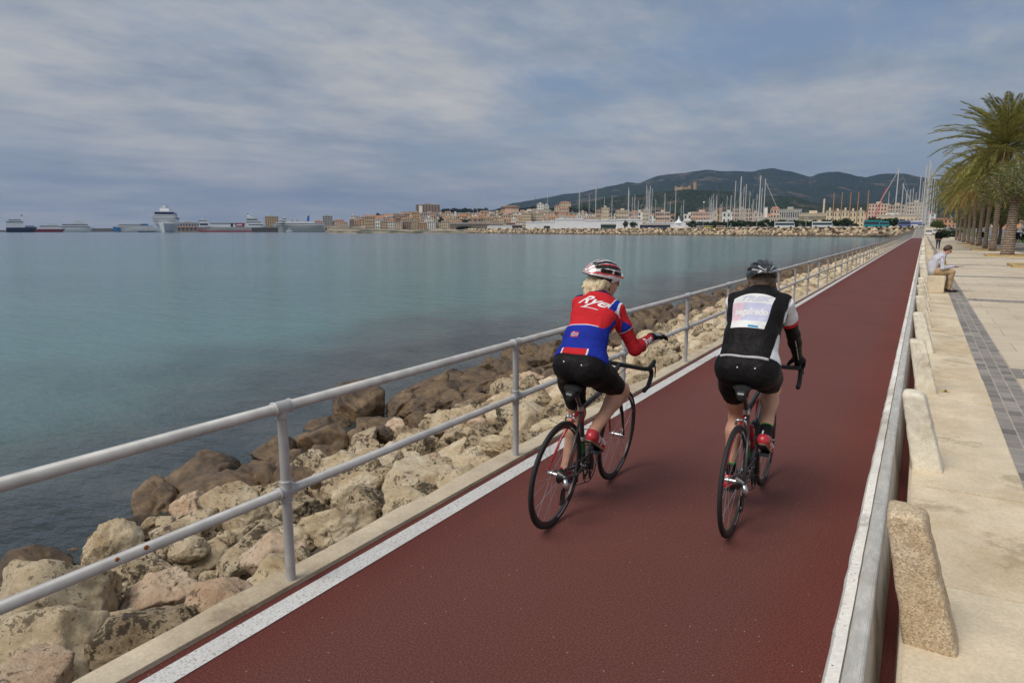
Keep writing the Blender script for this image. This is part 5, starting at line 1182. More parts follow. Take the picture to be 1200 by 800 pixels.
plab = ['largest date palm with the highest crown, nearest palm of the row', 'second palm of the promenade row counted from the largest', 'third palm of the promenade row, beside the standing walker', 'fourth palm of the promenade row', 'fifth palm of the promenade row', 'sixth palm of the promenade row', 'seventh palm of the promenade row', 'eighth and farthest palm of the promenade row', 'palm of the second row cut by the right edge of the picture', 'palm of the second row behind the largest palm']
for i, (x, y, k, s, sz, rz) in enumerate(pl): palm(x, y, k, plab[i], s, rz, sz, R(2.5) if i == 0 else 0)
# planting squares: sandstone kerbs round bare earth
M_yel = plain('yellow_sandstone', (.46, .32, .14), .9, var=.15, scale=5)
for i, y in enumerate((38.2, 53, 68, 82, 97)):
    t = thing('tree_pit', ('empty planting square nearest, with a yellow kerb', 'planting square round the thick-trunked olive tree', 'planting square round the largest palm', 'fourth planting square from the near one', 'fifth planting square from the near one')[i], 'planter', (4.8, y, .2)); a = 1.35
    for x0, x1, y0, y1 in ((-a, a, -a, -a + .16), (-a, a, a - .16, a), (-a, -a + .16, -a + .162, a - .162), (a - .16, a, -a + .162, a - .162)): mb = MB(); mb.box(x0, x1, y0, y1, 0, .11); mb.obj('kerb_stone', M_yel, t)
    mb = MB(); mb.box(-a + .17, a - .17, -a + .17, a - .17, 0, .05); mb.obj('soil', M_dirt if i else M_pave, t)
# feathery tamarisks and bushes among the palms
def bigtree(seed, n, R_, H, mat, leaf): 
    q = random.Random(seed); mb = MB(); mb.tube([(0, 0, -.1), (.1, .05, H * .25), (-.05, .1, H * .5)], [.19, .14, .10], 9)
    for k in range(8): a = k * .9 + seed; mb.tube([(0, .05, H * (.28 + .03 * k)), (math.cos(a) * R_ * .4, math.sin(a) * R_ * .4, H * (.5 + .04 * k)), (math.cos(a) * R_ * .75, math.sin(a) * R_ * .75, H * (.62 + .04 * k))], [.08, .05, .02], 6)
    return mb.mesh('trunk', M_bark, True), leafy(seed, n, R_, H * .30, leaf, mat, H * .66, .8)
BT = [bigtree(5, 9000, 2.3, 5.2, M_leafo, .085), bigtree(6, 6000, 2.2, 4.6, M_leafg, .10), bigtree(9, 5000, 2.4, 5.0, M_leafd, .14)]
def tree(x, y, k, s, label, z=.2, sz=1): 
    o = thing('tree', label, 'tree', (x, y, z), rnd.uniform(0, 6)); o.scale = (s, s, s * sz)
    for nm, me in zip(('trunk', 'crown'), BT[k]): link(nm, me, o)
mb = MB(); mb.tube([(0, 0, -.1), (0, 0, .3), (.03, 0, 1.2), (.06, .02, 2.4), (.10, 0, 3.4)], [.42, .36, .30, .26, .22], 14)
for k in range(9): a = k * .75; mb.tube([(.08, 0, 2.9 + .06 * k), (math.cos(a) * .8, math.sin(a) * .8, 3.9 + .05 * k), (math.cos(a) * 1.7, math.sin(a) * 1.7, 4.3 + .12 * k)], [.11, .06, .02], 6)
o = thing('tree', 'thick trunked tree with sparse olive crown, nearest in the planted row', 'tree', (4.6, 53.0, .2)); mb.obj('trunk', M_ptr, o, smooth=True); link('crown', leafy(15, 4200, 2.1, 1.5, .075, M_leafo, 4.3, .8), o); tree(9.2, 74, 0, 1.1, 'second feathery tamarisk, behind the second palm'); tree(7.4, 96, 0, 1.1, 'reddish green tamarisk between the middle palms')
tree(7.2, 128, 0, 1.0, 'small tamarisk among the farther palms'); tree(12.5, 84, 2, 1.0, 'dark leafy tree beyond the lawn at the right edge'); tree(17, 150, 1, 1.3, 'green tree across the road behind the palm trunks'); tree(15.5, 118, 2, 1.1, 'dark green tree across the lawn between the trunks')
tree(8, 190, 1, 1.25, 'bright green bushy tree beyond the farthest palms'); tree(13, 230, 2, 1.2, 'dark tree at the far end of the lawn'); tree(22, 190, 1, 1.4, 'broad green tree beside the road far off'); tree(33, 240, 2, 1.5, 'big dark tree beyond the road'); tree(3.4, 262, 1, .9, 'small green tree at the far end of the promenade', 1.0)
for k_ in range(12): tree(34 + (k_ % 3) * 6, 40 + k_ * 24, k_ % 2 + 1, 1.25 + .1 * (k_ % 4), '%s street tree beyond the road from the near end' % ordn(k_))
tree(30, 170, 1, 1.5, 'light green tree beyond the road, right edge')
def bush(x, y, sx_, sy, sz, label, seed, z=.2, mat=None):
    tr = leafy(seed, 1400, 1, 1, .10, mat or M_leafd, .6); o = link('bush', tr); o.location = (x, y, z); o.scale = (sx_, sy, sz); tag(o, label, 'bush', 'bushes by the promenade')
bush(3.6, 175, 1.6, 3, 1.3, 'low dark bush at the end of the palm row', 41); bush(6.4, 205, 2, 4, 1.5, 'second low bush beyond the palm row', 42); bush(12, 110, 1.5, 4, 1.2, 'clipped bush on the lawn', 43)
# street lamps and parked cars seen between the trunks
for i, (x, y, H) in enumerate(((8.2, 74, 4.6), (7.6, 150, 5))):
    o = thing('street_lamp', ('pale street lamp standing between the first two palms', 'pale street lamp farther along the walk')[i], 'street lamp', (x, y, .2)); mb = MB(); mb.tube([(0, 0, 0), (0, 0, H)], [.09, .06], 8); mb.obj('pole', M_pole, o); mb = MB(); mb.lathe([(.1, H), (.26, H + .15), (.22, H + .5), (.05, H + .6)], 12); mb.obj('lamp_head', M_tent, o)
cl = ['white', 'silver', 'white', 'grey', 'white', 'black', 'silver', 'white']
for i in range(8): car(15.6 + (i % 2) * .1, 92 + i * 11.5, .12, math.pi / 2, cl[i], '%s parked car by the lawn, %s from the nearest' % (cl[i], ordn(i)), group='cars parked by the lawn')
car(1.2, 235, .2 + rise(235), math.pi / 2, 'white', 'white car at the far end of the promenade', group='cars by the path end'); car(3.2, 246, .2 + rise(246), math.pi / 2, 'white', 'second white car at the far end of the promenade', group='cars by the path end'); car(-1.5, 318, rise(318), math.pi / 2, 'silver', 'silver car at the end of the cycle path', group='cars by the path end')
# ================================================================ road bicycles
M_cf = plain('black_carbon', (.018, .018, .019), .28, coat=.4, var=.1); M_redf = plain('red_frame_paint', (.36, .012, .02), .3, coat=.5, var=.05); M_grf = plain('grey_frame_paint', (.045, .042, .046), .35, coat=.4)
M_whf = plain('white_decal', (.62, .62, .62), .4); M_gnf = plain('green_decal', (.02, .22, .07), .4); M_alloy = plain('polished_alloy', (.55, .55, .55), .28, metal=.9, var=.05); M_steel = plain('dark_chain_steel', (.16, .155, .15), .35, metal=.8)
M_bar = plain('black_bar_tape', (.016, .016, .017), .75, bstr=.4); M_sad = plain('black_saddle', (.012, .012, .013), .75, spec=.2); M_rimd = plain('black_rim', (.03, .03, .032), .35); M_bag = plain('black_nylon', (.012, .012, .013), .8, bstr=.4)
def bicycle(X0, Y0, lean, label, frame_m, fork_m, accent, saddle, hood, bar, drop, crank, name='road_bicycle'):
    t = thing(name, label, 'bicycle', (X0, Y0, 0), 0, None); t.rotation_euler = (0, lean, 0)
    RA = Vector((0, 0, .335)); FA = Vector((0, .97, .335)); BB = Vector((0, .405, .27)); ST = Vector((0, .265, .70)); HB = Vector((0, .812, .685)); HT = Vector((0, .775, .80))
    mb = MB(); mb.tube([BB, ST], [.017, .016], 12); mb.tube([BB, HB + Vector((0, -.005, .02))], [.024, .021], 14); mb.tube([ST + Vector((0, 0, -.01)), HT + Vector((0, 0, -.025))], [.017, .019], 12); mb.tube([HB, HT], .021, 14); mb.tube([BB + Vector((-.036, 0, 0)), BB + Vector((.036, 0, 0))], .024, 14)
    mb.obj('frame', frame_m, t, smooth=40)
    for s in (-1, 1):
        mb = MB(); mb.tube([ST + Vector((.012 * s, -.01, -.03)), Vector((.045 * s, .12, .53)), Vector((.062 * s, .004, .345))], [.009, .008, .007], 8); o = mb.obj('seat_stay', fork_m if s < 0 else frame_m, t, smooth=True); o['label'] = 'red seat stay' if s < 0 else 'dark grey seat stay'
        mb = MB(); mb.tube([BB + Vector((.022 * s, -.02, 0)), Vector((.045 * s, .20, .285)), Vector((.062 * s, 0, .335))], [.012, .010, .008], 8); mb.obj('chain_stay', frame_m, t, smooth=True)
    mb = MB(); mb.tube([BB.lerp(ST, .78), BB.lerp(ST, .93)], .0185, 12); mb.obj('decal', M_redf, t)
    mb = MB(); mb.tube([(BB.lerp(ST, .25)), BB.lerp(ST, .42)], .0185, 12); mb.obj('decal', accent, t)
    mb = MB(); mb.tube([(BB.lerp(ST, .46)), BB.lerp(ST, .52)], .0185, 12); mb.obj('decal', M_whf, t)
    mb = MB(); mb.tube([ST + Vector((0, .002, -.015)), ST + Vector((0, -.004, .015))], .021, 12); mb.obj('seat_clamp', M_alloy, t)
    SD = Vector(saddle); mb = MB(); mb.tube([ST, ST.lerp(SD + Vector((0, .06, -.05)), 1)], .0136, 12); mb.obj('seatpost', M_cf, t, smooth=40)
    # saddle lofted from rear to nose
    vs = []; fs = []; prof = [(0, .040, -.016), (.02, .056, -.006), (.07, .060, -.002), (.12, .044, -.002), (.17, .028, -.004), (.22, .019, -.004), (.262, .014, -.012)]
    for y, hw, z in prof:
        for k in range(10): a = 2 * math.pi * k / 10; vs.append(SD + Vector((math.cos(a) * hw, y - .01, z - .018 + math.sin(a) * (.016 if math.sin(a) > 0 else .026))))
    for i in range(len(prof) - 1):
        for k in range(10): l = (k + 1) % 10; fs.append((i * 10 + k, i * 10 + l, i * 10 + 10 + l, i * 10 + 10 + k))
    fs += [tuple(range(10)), tuple(60 + k for k in range(10))[::-1]]
    mb = MB(); mb.add(vs, fs); mb.obj('saddle', M_sad, t, smooth=60)
    mb = MB()
    for s in (-1, 1): mb.tube([SD + Vector((.022 * s, .02, -.035)), SD + Vector((.022 * s, .06, -.055)), SD + Vector((.022 * s, .12, -.055)), SD + Vector((.01 * s, .22, -.03))], .0035, 6)
    mb.obj('saddle_rail', M_alloy, t)
    # fork
    for s in (-1, 1): mb = MB(); mb.tube([HB + Vector((0, .0, -.01)), HB + Vector((.042 * s, .012, -.035)), Vector((.052 * s, .885, .52)), Vector((.052 * s, .962, .345))], [.018, .016, .012, .008], 10); mb.obj('fork_blade', M_cf if s > 0 else fork_m, t, smooth=True)
    # wheels
    for ax, nm in ((RA, 'rear_wheel'), (FA, 'front_wheel')):
        wl = bpy.data.objects.new(nm, None); COL.objects.link(wl); wl.parent = t; wl.location = ax
        mb = MB(); mb.tube([(0, math.cos(a) * .323, math.sin(a) * .323) for a in [2 * math.pi * k / 56 for k in range(56)]], .0125, 10, closed=True); mb.obj('tyre', M_tyre, wl, smooth=True)
        vs = []; fs = []
        for k in range(56):
            a = 2 * math.pi * k / 56
            for (hx, r) in ((.010, .314), (.0105, .300), (.005, .288), (-.005, .288), (-.0105, .300), (-.010, .314)): vs.append((hx, math.cos(a) * r, math.sin(a) * r))
        for k in range(56):
            l = (k + 1) % 56
            for j in range(5): fs.append((k * 6 + j, k * 6 + j + 1, l * 6 + j + 1, l * 6 + j))
        mb = MB(); mb.add(vs, fs); mb.obj('rim', M_rimd, wl, smooth=40)
        mb = MB(); mb.tube([(-.06, 0, 0), (-.055, 0, 0), (-.034, 0, 0), (-.033, 0, 0), (-.025, 0, 0), (-.022, 0, 0), (.022, 0, 0), (.025, 0, 0), (.033, 0, 0), (.034, 0, 0), (.055, 0, 0), (.06, 0, 0)], [.008, .012, .012, .02, .02, .013, .013, .02, .02, .012, .012, .008], 14); mb.obj('hub', M_alloy, wl, smooth=40)
        mb = MB()
        for k in range(20):
            a = 2 * math.pi * (k + .5) / 20; s = 1 if k % 2 else -1; b_ = a + (.55 if (k // 2) % 2 else -.55); mb.tube([(s * .028, math.cos(b_) * .019, math.sin(b_) * .019), (s * .003, math.cos(a) * .29, math.sin(a) * .29)], .0012, 4, cap=False)
        mb.obj('spokes', M_alloy, wl)
        # white rim decals
        for k in range(3):
            a0 = .7 + k * 2.094; vs = []; fs = []
            for s in (-1, 1):
                for i in range(9): a = a0 + i * .06; vs += [(s * .0114, math.cos(a) * .3015, math.sin(a) * .3015), (s * .0098, math.cos(a) * .294, math.sin(a) * .294)]
            for h in (0, 18): fs += [(h + 2 * i, h + 2 * i + 1, h + 2 * i + 3, h + 2 * i + 2) for i in range(8)]
            mb = MB(); mb.add(vs, fs); mb.obj('rim_decal', M_whf, wl)
    # cassette and derailleur
    mb = MB()
    for i, r in enumerate((.050, .046, .042, .038, .034, .030, .027)): x = .022 + i * .0045; mb.tube([(x, 0, .335), (x + .0022, 0, .335)], r, 22)
    mb.obj('cassette', M_steel, t)
    mb = MB(); mb.tube([(.062, -.005, .325), (.075, -.012, .29), (.072, .01, .255)], [.014, .018, .014], 8); o = mb.obj('rear_derailleur', M_alloy, t, smooth=True)
    mb = MB(); mb.box(.055, .060, -.018, .030, .155, .262, top=.7); mb.box(.045, .049, -.018, .030, .155, .262, top=.7); mb.obj('derailleur_cage', M_cf, o)
    for z in (.250, .170): mb = MB(); mb.tube([(.050, .005, z), (.055, .005, z)], .021, 12); mb.obj('jockey_wheel', M_cf, o)
    # crankset
    ca = crank; cr = bpy.data.objects.new('crankset', None); COL.objects.link(cr); cr.parent = t; cr.location = BB
    for x, r in ((.045, .100), (.038, .078)):
        ch = [(x, math.cos(a) * r, math.sin(a) * r) for a in [2 * math.pi * k / 40 for k in range(40)]]; mb = MB(); mb.tube(ch, .0035, 5, closed=True)
        for k in range(5): a = k * 1.2566; mb.tube([(x, 0, 0), (x, math.cos(a) * r, math.sin(a) * r)], .006, 5)
        mb.obj('chainring', M_cf if r > .09 else M_steel, cr)
    for s in (1, -1):
        a = ca if s > 0 else ca + math.pi; e = Vector((.068 * s, math.cos(a) * .17, math.sin(a) * .17)); mb = MB(); mb.tube([(.058 * s, 0, 0), e], [.015, .011], 8); mb.tube([(.0, 0, 0), (.06 * s, 0, 0)], .012, 8); mb.obj('crank_arm', M_cf, cr, smooth=40)
        mb = MB(); mb.box(.082, .142, -.045, .045, -.012, .010, top=.85, M=Matrix.Scale(s, 4, (1, 0, 0))); mb.tube([(.06 * s, 0, 0), (.11 * s, 0, 0)], .007, 8); q = mb.obj('pedal', M_cf, cr, bevel=.004); q.location = (0, e.y, e.z)
    # chain
    mb = MB(); mb.tube([(.047, .405 - .02, .27 + .098), (.047, .0, .335 + .045)], .004, 5); mb.tube([(.047, .405 + .0, .27 - .100), (.05, .20, .215), (.052, .012, .152)], .004, 5)
    mb.tube([(.052, .024, .17), (.052, .026, .25), (.047, .045, .31)], .004, 5); mb.obj('chain', M_steel, t)
    # bars
    HD, BR, DR = Vector(hood), Vector(bar), Vector(drop)
    mb = MB(); mb.tube([HT, HT + Vector((0, -.012, .035))], .018, 12); mb.tube([HT + Vector((0, -.012, .028)), BR], [.017, .016], 10); mb.obj('stem', M_cf, t, smooth=40)
    mb = MB()
    for s in (-1, 1):
        Sx = lambda v: Vector((v[0] * s, v[1], v[2]))
        mb.tube([BR, Sx((.06, BR.y, BR.z)), Sx((HD.x - .03, BR.y + .004, BR.z)), Sx((HD.x - .004, BR.y + .025, BR.z)), Sx((HD.x, HD.y - .03, HD.z - .035)), Sx((HD.x, HD.y - .008, HD.z - .075)), Sx((HD.x + .002, (HD.y + DR.y) / 2 + .015, DR.z + .015)), Sx((DR.x, DR.y, DR.z))], [.0155, .0145, .0145, .015, .0155, .0155, .0155, .0155], 10)
    mb.obj('handlebar', M_bar, t, smooth=True)
    for s in (-1, 1):
        Sx = lambda v: Vector((v[0] * s, v[1], v[2]))
        mb = MB(); mb.tube([Sx((HD.x, HD.y - .075, HD.z - .012)), Sx((HD.x, HD.y - .02, HD.z - .004)), Sx((HD.x, HD.y + .015, HD.z + .016)), Sx((HD.x, HD.y + .022, HD.z + .030))], [.014, .017, .016, .010], 10); l = mb.obj('brake_hood', M_bar, t, smooth=True)
        mb = MB(); mb.tube([Sx((HD.x + .002, HD.y + .020, HD.z + .004)), Sx((HD.x + .010, HD.y + .035, HD.z - .04)), Sx((HD.x + .016, HD.y + .022, HD.z - .095))], [.009, .008, .006], 8, flat=.6); mb.obj('brake_lever', M_cf, l, smooth=True)
    # brakes
    for c, nm in ((Vector((0, .125, .668)), 'rear_brake'), (Vector((0, .845, .690)), 'front_brake')):
        mb = MB()
        for s in (-1, 1): mb.tube([c + Vector((0, 0, .012)), c + Vector((.026 * s, -.006, .006)), c + Vector((.030 * s, -.004, -.022))], [.009, .008, .006], 7)
        mb.tube([c + Vector((.012, -.01, .01)), c + Vector((.03, -.014, .035))], .004, 6); mb.obj(nm, M_alloy, t, smooth=True)
    mb = MB(); mb.tube([ST + Vector((0, .02, -.015)), Vector((.02, .15, .73)), Vector((.032, .115, .72)), Vector((.030, .115, .70))], .0025, 6); mb.tube([HT + Vector((0, .0, .0)), Vector((.05, .86, .86)), Vector((.09, .90, .88))], .0025, 6); mb.obj('brake_cable', M_cf, t)
    # bottle cage
    for nm, a, b_ in (('bottle_cage', BB.lerp(HB, .28), BB.lerp(HB, .62)), ('bottle_cage', BB.lerp(ST, .30), BB.lerp(ST, .66))):
        d = (b_ - a).normalized(); n = Vector((0, -d.z, d.y)) * (1 if nm and a.y > .42 else 1); n = Vector((0, -d.z, d.y)) if a.y > .43 else Vector((0, d.z, -d.y)); c = a + n * .055; mb = MB()
        for t_ in (.02, .09): mb.tube([c + d * t_ + (n * math.cos(q) + Vector((1, 0, 0)) * math.sin(q)) * .041 for q in [2 * math.pi * k / 16 for k in range(16)]], .003, 5, closed=True)
        mb.tube([a + n * .018, b_ + n * .018 - d * .03], .005, 5); mb.obj(nm, M_cf, t)
    return t
def bottle(X0, Y0, lean, a, b_, mat, label, capm):
    a = Vector(a); b_ = Vector(b_); d = (b_ - a).normalized(); n = Vector((0, -d.z, d.y)) if a.y > .43 else Vector((0, d.z, -d.y)); c = a + n * .055
    t = thing('water_bottle', label, 'bottle', (X0, Y0, 0)); t.rotation_euler = (0, lean, 0); M = Matrix.Translation(c) @ d.to_track_quat('Z', 'Y').to_matrix().to_4x4()
    mb = MB(); mb.lathe([(.030, 0), (.036, .008), (.036, .075), (.032, .085), (.032, .10), (.036, .11), (.036, .145), (.030, .155)], 18, M); mb.obj('bottle_body', mat, t, smooth=40)
    mb = MB(); mb.lathe([(.031, .156), (.031, .172), (.012, .182), (.010, .20), (.006, .202)], 14, M); mb.obj('cap', capm, t, smooth=40)
LEAN = R(5.0)
LX, LY = -1.83, 3.55; RX, RY = -.85, 3.99
bicycle(LX, LY, LEAN, 'black and red road bicycle ridden by the blond cyclist, leaning right', M_grf, M_redf, M_gnf, (0, .09, .885), (.20, .985, .895), (0, .86, .88), (.205, .84, .735), R(115))
bicycle(RX, RY, 0, 'black and red road bicycle ridden by the cyclist in the white-backed vest', M_grf, M_redf, M_gnf, (0, .09, .905), (.20, .985, .915), (0, .865, .885), (.205, .86, .755), R(112))
BBv = Vector((0, .405, .27)); HBv = Vector((0, .812, .685)); STv = Vector((0, .265, .70))
bottle(LX, LY, LEAN, BBv.lerp(HBv, .28), BBv.lerp(HBv, .62), M_bag, 'black drinking bottle in the leaning bicycle', M_cf)
bottle(RX, RY, 0, BBv.lerp(STv, .30), BBv.lerp(STv, .66), plain('red_bottle', (.42, .012, .02), .35, var=.05), 'red drinking bottle behind the seat tube of the upright bicycle', M_redf)
bottle(RX, RY, 0, BBv.lerp(HBv, .28), BBv.lerp(HBv, .62), M_bag, 'black drinking bottle on the down tube of the upright bicycle', M_cf)
def saddle_bag(X0, Y0, lean, sd, label, mark):
    t = thing('saddle_bag', label, 'bag', (X0, Y0, 0)); t.rotation_euler = (0, lean, 0); S = Vector(sd); sdf = SDF((-.06, -.06, -.16), (.06, .16, .02), .005)
    sdf.cone((-.018, -.012, -.045), (-.018, .06, -.055), .030, .026, .02).cone((.018, -.012, -.045), (.018, .06, -.055), .030, .026, .02).cone((0, -.01, -.085), (0, .03, -.09), .033, .02, .03)
    o = sdf_obj('bag_body', sdf, M_bag, t); o.location = S + Vector((0, .012, -.022)); o.scale = (.72,) * 3; mb = MB(); mb.box(-.026, .026, -.0475, -.0445, -.056, -.038); q = mb.obj('label_patch', mark, t, bevel=.001); q.location = S + Vector((0, .012, -.022)); q.scale = (.72,) * 3
    mb = MB(); mb.tube([S + Vector((0, .035, -.04)), S + Vector((.0, .12, -.06)), S + Vector((0, .14, -.12))], .008, 6); mb.obj('strap', M_bag, t); return t
saddle_bag(LX, LY, LEAN, (0, .09, .885), 'small black bag under the saddle of the leaning bicycle', plain('grey_patch', (.25, .25, .25), .6)); saddle_bag(RX, RY, 0, (0, .09, .905), 'small black bag under the saddle of the upright bicycle', plain('silver_patch', (.38, .38, .38), .4))
# ================================================================ people
def m_skin(nt, b):
    v = coord(nt); n = noi(nt, v, 14, 4); c = ramp(nt, n, [(.3, (.48, .245, .155)), (.7, (.57, .31, .21))]).outputs[0]; L(nt, c, b.inputs['Base Color']); b.inputs['Roughness'].default_value = .5
    b.inputs['Subsurface Weight'].default_value = .08; b.inputs['Subsurface Radius'].default_value = (.02, .008, .004); bump(nt, b, noi(nt, v, 160, 3), .08, .002)
M_skin = nmat('skin', m_skin)
def m_lycra(name, col, rough=.72, sheen=.0):
    def f(nt, b):
        v = coord(nt); n = noi(nt, v, 10, 4); c = ramp(nt, n, [(.3, tuple(q * .86 for q in col)), (.7, tuple(min(1, q * 1.12) for q in col))]).outputs[0]; L(nt, c, b.inputs['Base Color']); b.inputs['Roughness'].default_value = rough; b.inputs['Specular IOR Level'].default_value = .08
        w_ = N(nt, 'ShaderNodeTexNoise'); w_.inputs['Scale'].default_value = 13; w_.inputs['Detail'].default_value = 2; w_.inputs['Distortion'].default_value = 1.2; L(nt, v, w_.inputs['Vector']); bump(nt, b, mth2(nt, 'ADD', w_.outputs[0], mth2(nt, 'MULTIPLY', noi(nt, v, 420, 2), .03)), .7, .016)
    return nmat(name, f)
K_red = m_lycra('red_jersey', (.50, .022, .028)); K_blue = m_lycra('blue_jersey', (.014, .028, .27)); K_white = m_lycra('white_jersey', (.62, .62, .66)); K_blk = m_lycra('black_lycra', (.011, .010, .0105), .5, .05); K_navy = m_lycra('navy_collar', (.012, .014, .07)); K_dred = m_lycra('red_armwarmer', (.40, .018, .024))
K_lil = m_lycra('pale_lilac_panel', (.48, .49, .63)); K_pan = m_lycra('white_back_panel', (.68, .68, .66)); K_sil = m_lycra('silver_piping', (.45, .45, .46), .35); K_pnk = m_lycra('pale_pink_panel', (.64, .48, .55)); K_cy = m_lycra('cyan_patch', (.04, .26, .50))
def V3(p): return Vector(p)
def ikv(a, c, l1, l2, h):
    a, c, h = V3(a), V3(c), V3(h); d = c - a; Ld = min(d.length, (l1 + l2) * .999); u = d.normalized(); x = (l1 * l1 - l2 * l2 + Ld * Ld) / (2 * Ld); r = math.sqrt(max(l1 * l1 - x * x, 0)); hp = (h - u * h.dot(u)).normalized(); return a + u * x + hp * r
def hand(sd, W, f, dn, th, curl, e=0.0, tcurl=.4, sc=1.0, k=.006):
    """palm with four jointed fingers and a thumb; f forwards, dn out of the palm, th towards the thumb"""
    f, dn, th = V3(f).normalized(), V3(dn).normalized(), V3(th).normalized(); W = V3(W)
    for i in range(4):
        off = (.030, .010, -.010, -.028)[i] * sc; ln = (.088, .092, .088, .080)[i] * sc; kn = W + f * ln + th * off - dn * (.002, .005, .004, .0)[i]
        sd.cone(W + th * off * .6, kn, .0155 * sc + e, .0115 * sc + e, .018)
        segs = ((.044, .026, .020), (.048, .030, .021), (.044, .028, .020), (.036, .021, .018))[i]; a = curl * .55; p = kn; r = (.0092, .0095, .0090, .0080)[i] * sc + e
        for j, s_ in enumerate(segs):
            d = f * math.cos(a) + dn * math.sin(a); q = p + d * s_ * sc; sd.cone(p, q, r, r * .92, k); p = q; r *= .93; a += curl
    tb = W + f * .028 * sc + th * .030 * sc + dn * .006; d = (f * .55 + th * .62 + dn * .45).normalized(); q = tb + d * .036 * sc; sd.cone(W + th * .012 + f * .015, tb, .016 * sc + e, .0145 * sc + e, .015); sd.cone(tb, q, .0135 * sc + e, .011 * sc + e, .01); d2 = (d + dn * tcurl + f * tcurl * .4).normalized(); sd.cone(q, q + d2 * .030 * sc, .0108 * sc + e, .0088 * sc + e, k)
def head_prims(sd, M, e=0.0):
    c = lambda x, y, z: M @ Vector((x * HS, y * HS, z * HS)); Rm = M
    sd.ell(c(0, -.008, .02), (.070 + e, .088 + e, .091 + e), .02, Rm); sd.ell(c(0, .025, -.035), (.052 + e, .057 + e, .065 + e), .03, Rm)
    sd.cone(c(-.028, .05, -.075), c(.028, .05, -.075), .024 + e, .024 + e, .03); sd.cone(c(0, .066, -.082), c(0, .066, -.082), .017 + e, .017 + e, .02)       # jaw, chin
    sd.cone(c(-.03, .068, .012), c(.03, .068, .012), .017, .017, .02)                    # brow
    sd.cone(c(0, .085, .004), c(0, .103, -.028), .0075, .0115, .012); sd.cone(c(-.011, .094, -.031), c(.011, .094, -.031), .007, .007, .006)                # nose
    sd.cone(c(-.018, .084, -.052), c(.018, .084, -.052), .0065, .0065, .008); sd.cone(c(-.014, .082, -.062), c(.014, .082, -.062), .0070, .0070, .006)      # lips
    for s in (-1, 1):
        sd.cone(c(.031 * s, .095, -.004), c(.031 * s, .095, -.004), .012, .012, .012, op='s'); sd.cone(c(.031 * s, .079, -.004), c(.031 * s, .079, -.004), .0125, .0125, .004)     # eyes in their sockets
        sd.cone(c(.043 * s, .062, -.03), c(.043 * s, .062, -.03), .018, .018, .03)       # cheek
        sd.cone(c(.076 * s, -.004, .018), c(.082 * s, -.016, .022), .010, .010, .006); sd.cone(c(.079 * s, -.014, .018), c(.075 * s, -.004, -.022), .009, .007, .006)   # ear
def torso_prims(sd, J, e):
    P, Wd, C, N_, SR, SL, HR, HL = [V3(J[k]) for k in ('pel', 'waist', 'chest', 'neck', 'shR', 'shL', 'hipR', 'hipL')]
    hr = (HR - HL).normalized(); sr = (SR - SL).normalized(); up = (N_ - P).normalized(); hw = J.get('hw', .075); rh = J.get('rh', .105); q = J.get('tw', 1.0)
    bk = hr.cross(up).normalized(); bk = bk if bk.y < 0 else -bk
    sd.cone(P - hr * hw, P + hr * hw, rh + e, rh + e, .04)
    for s in (-1, 1): sd.cone(P + hr * s * hw * 1.0 + bk * .030 - up * .035, P + hr * s * hw * 1.0 + bk * .02 + up * .02, rh - .002 + e, rh - .006 + e, .035)
    sd.cone(Wd - sr * .055 * q, Wd + sr * .055 * q, .088 * q + e, .088 * q + e, .04)
    for s in (-1, 1):
        S = SR if s > 0 else SL; sd.cone(P + hr * s * hw * .95, Wd + sr * s * .058 * q, rh - .006 + e, .088 * q + e, .05); sd.cone(Wd + sr * s * .058 * q, C + sr * s * .072 * q, .088 * q + e, .094 * q + e, .05); sd.cone(C + sr * s * .072 * q, S - sr * s * .030 - up * .01, .094 * q + e, .058 + e, .05)
        sd.cone(N_ - up * .03, S - sr * s * .01 + up * .008, .050 + e, .040 + e, .05); sd.cone(C + sr * s * .080 * q - bk * .01, C + sr * s * .05 * q + up * .09, .080 * q + e, .07 * q + e, .04)
    sd.cone(P, Wd, rh - .01 + e, .084 * q + e, .05); sd.cone(Wd, C, .084 * q + e, .09 * q + e, .05); sd.cone(C, N_ - up * .05, .09 * q + e, .062 + e, .06)
def leg_prims(sd, J, s, e, thigh=True, calf=True, k=.03):
    H, Kn, A = V3(J['hip' + s]), V3(J['knee' + s]), V3(J['ank' + s]); tr = J.get('tr', .090)
    if thigh: sd.cone(H, H.lerp(Kn, .35), tr + .004 + e, tr - .002 + e, k + .02); sd.cone(H.lerp(Kn, .35), Kn, tr - .002 + e, .054 + e, k)
    if calf:
        u = (A - Kn).normalized(); fw = Vector((0, 1, 0)); bkk = -(fw - u * fw.dot(u)).normalized()
        sd.cone(Kn, Kn.lerp(A, .3) + bkk * .012, .050 + e, .052 + e, k); sd.cone(Kn.lerp(A, .3) + bkk * .014, Kn.lerp(A, .68) + bkk * .002, .052 + e, .036 + e, k); sd.cone(Kn.lerp(A, .68), A, .035 + e, .031 + e, .02); sd.cone(Kn, A, .036 + e, .029 + e, .02)
def arm_prims(sd, J, s, e, k=.02, up=True, low=True):
    S, E, W = V3(J['sh' + s]), V3(J['elb' + s]), V3(J['wri' + s])
    if up: sd.cone(S, S.lerp(E, .4), .050 + e, .046 + e, .03); sd.cone(S.lerp(E, .4), E, .046 + e, .037 + e, k)
    if low: sd.cone(E, E.lerp(W, .3), .037 + e, .038 + e, k); sd.cone(E.lerp(W, .3), W, .038 + e, .025 + e, k)
def headM(c, yaw, pitch, roll=0): return Matrix.Translation(Vector(c)) @ Matrix.Rotation(yaw, 4, 'Z') @ Matrix.Rotation(pitch, 4, 'X') @ Matrix.Rotation(roll, 4, 'Y')
HS = .93
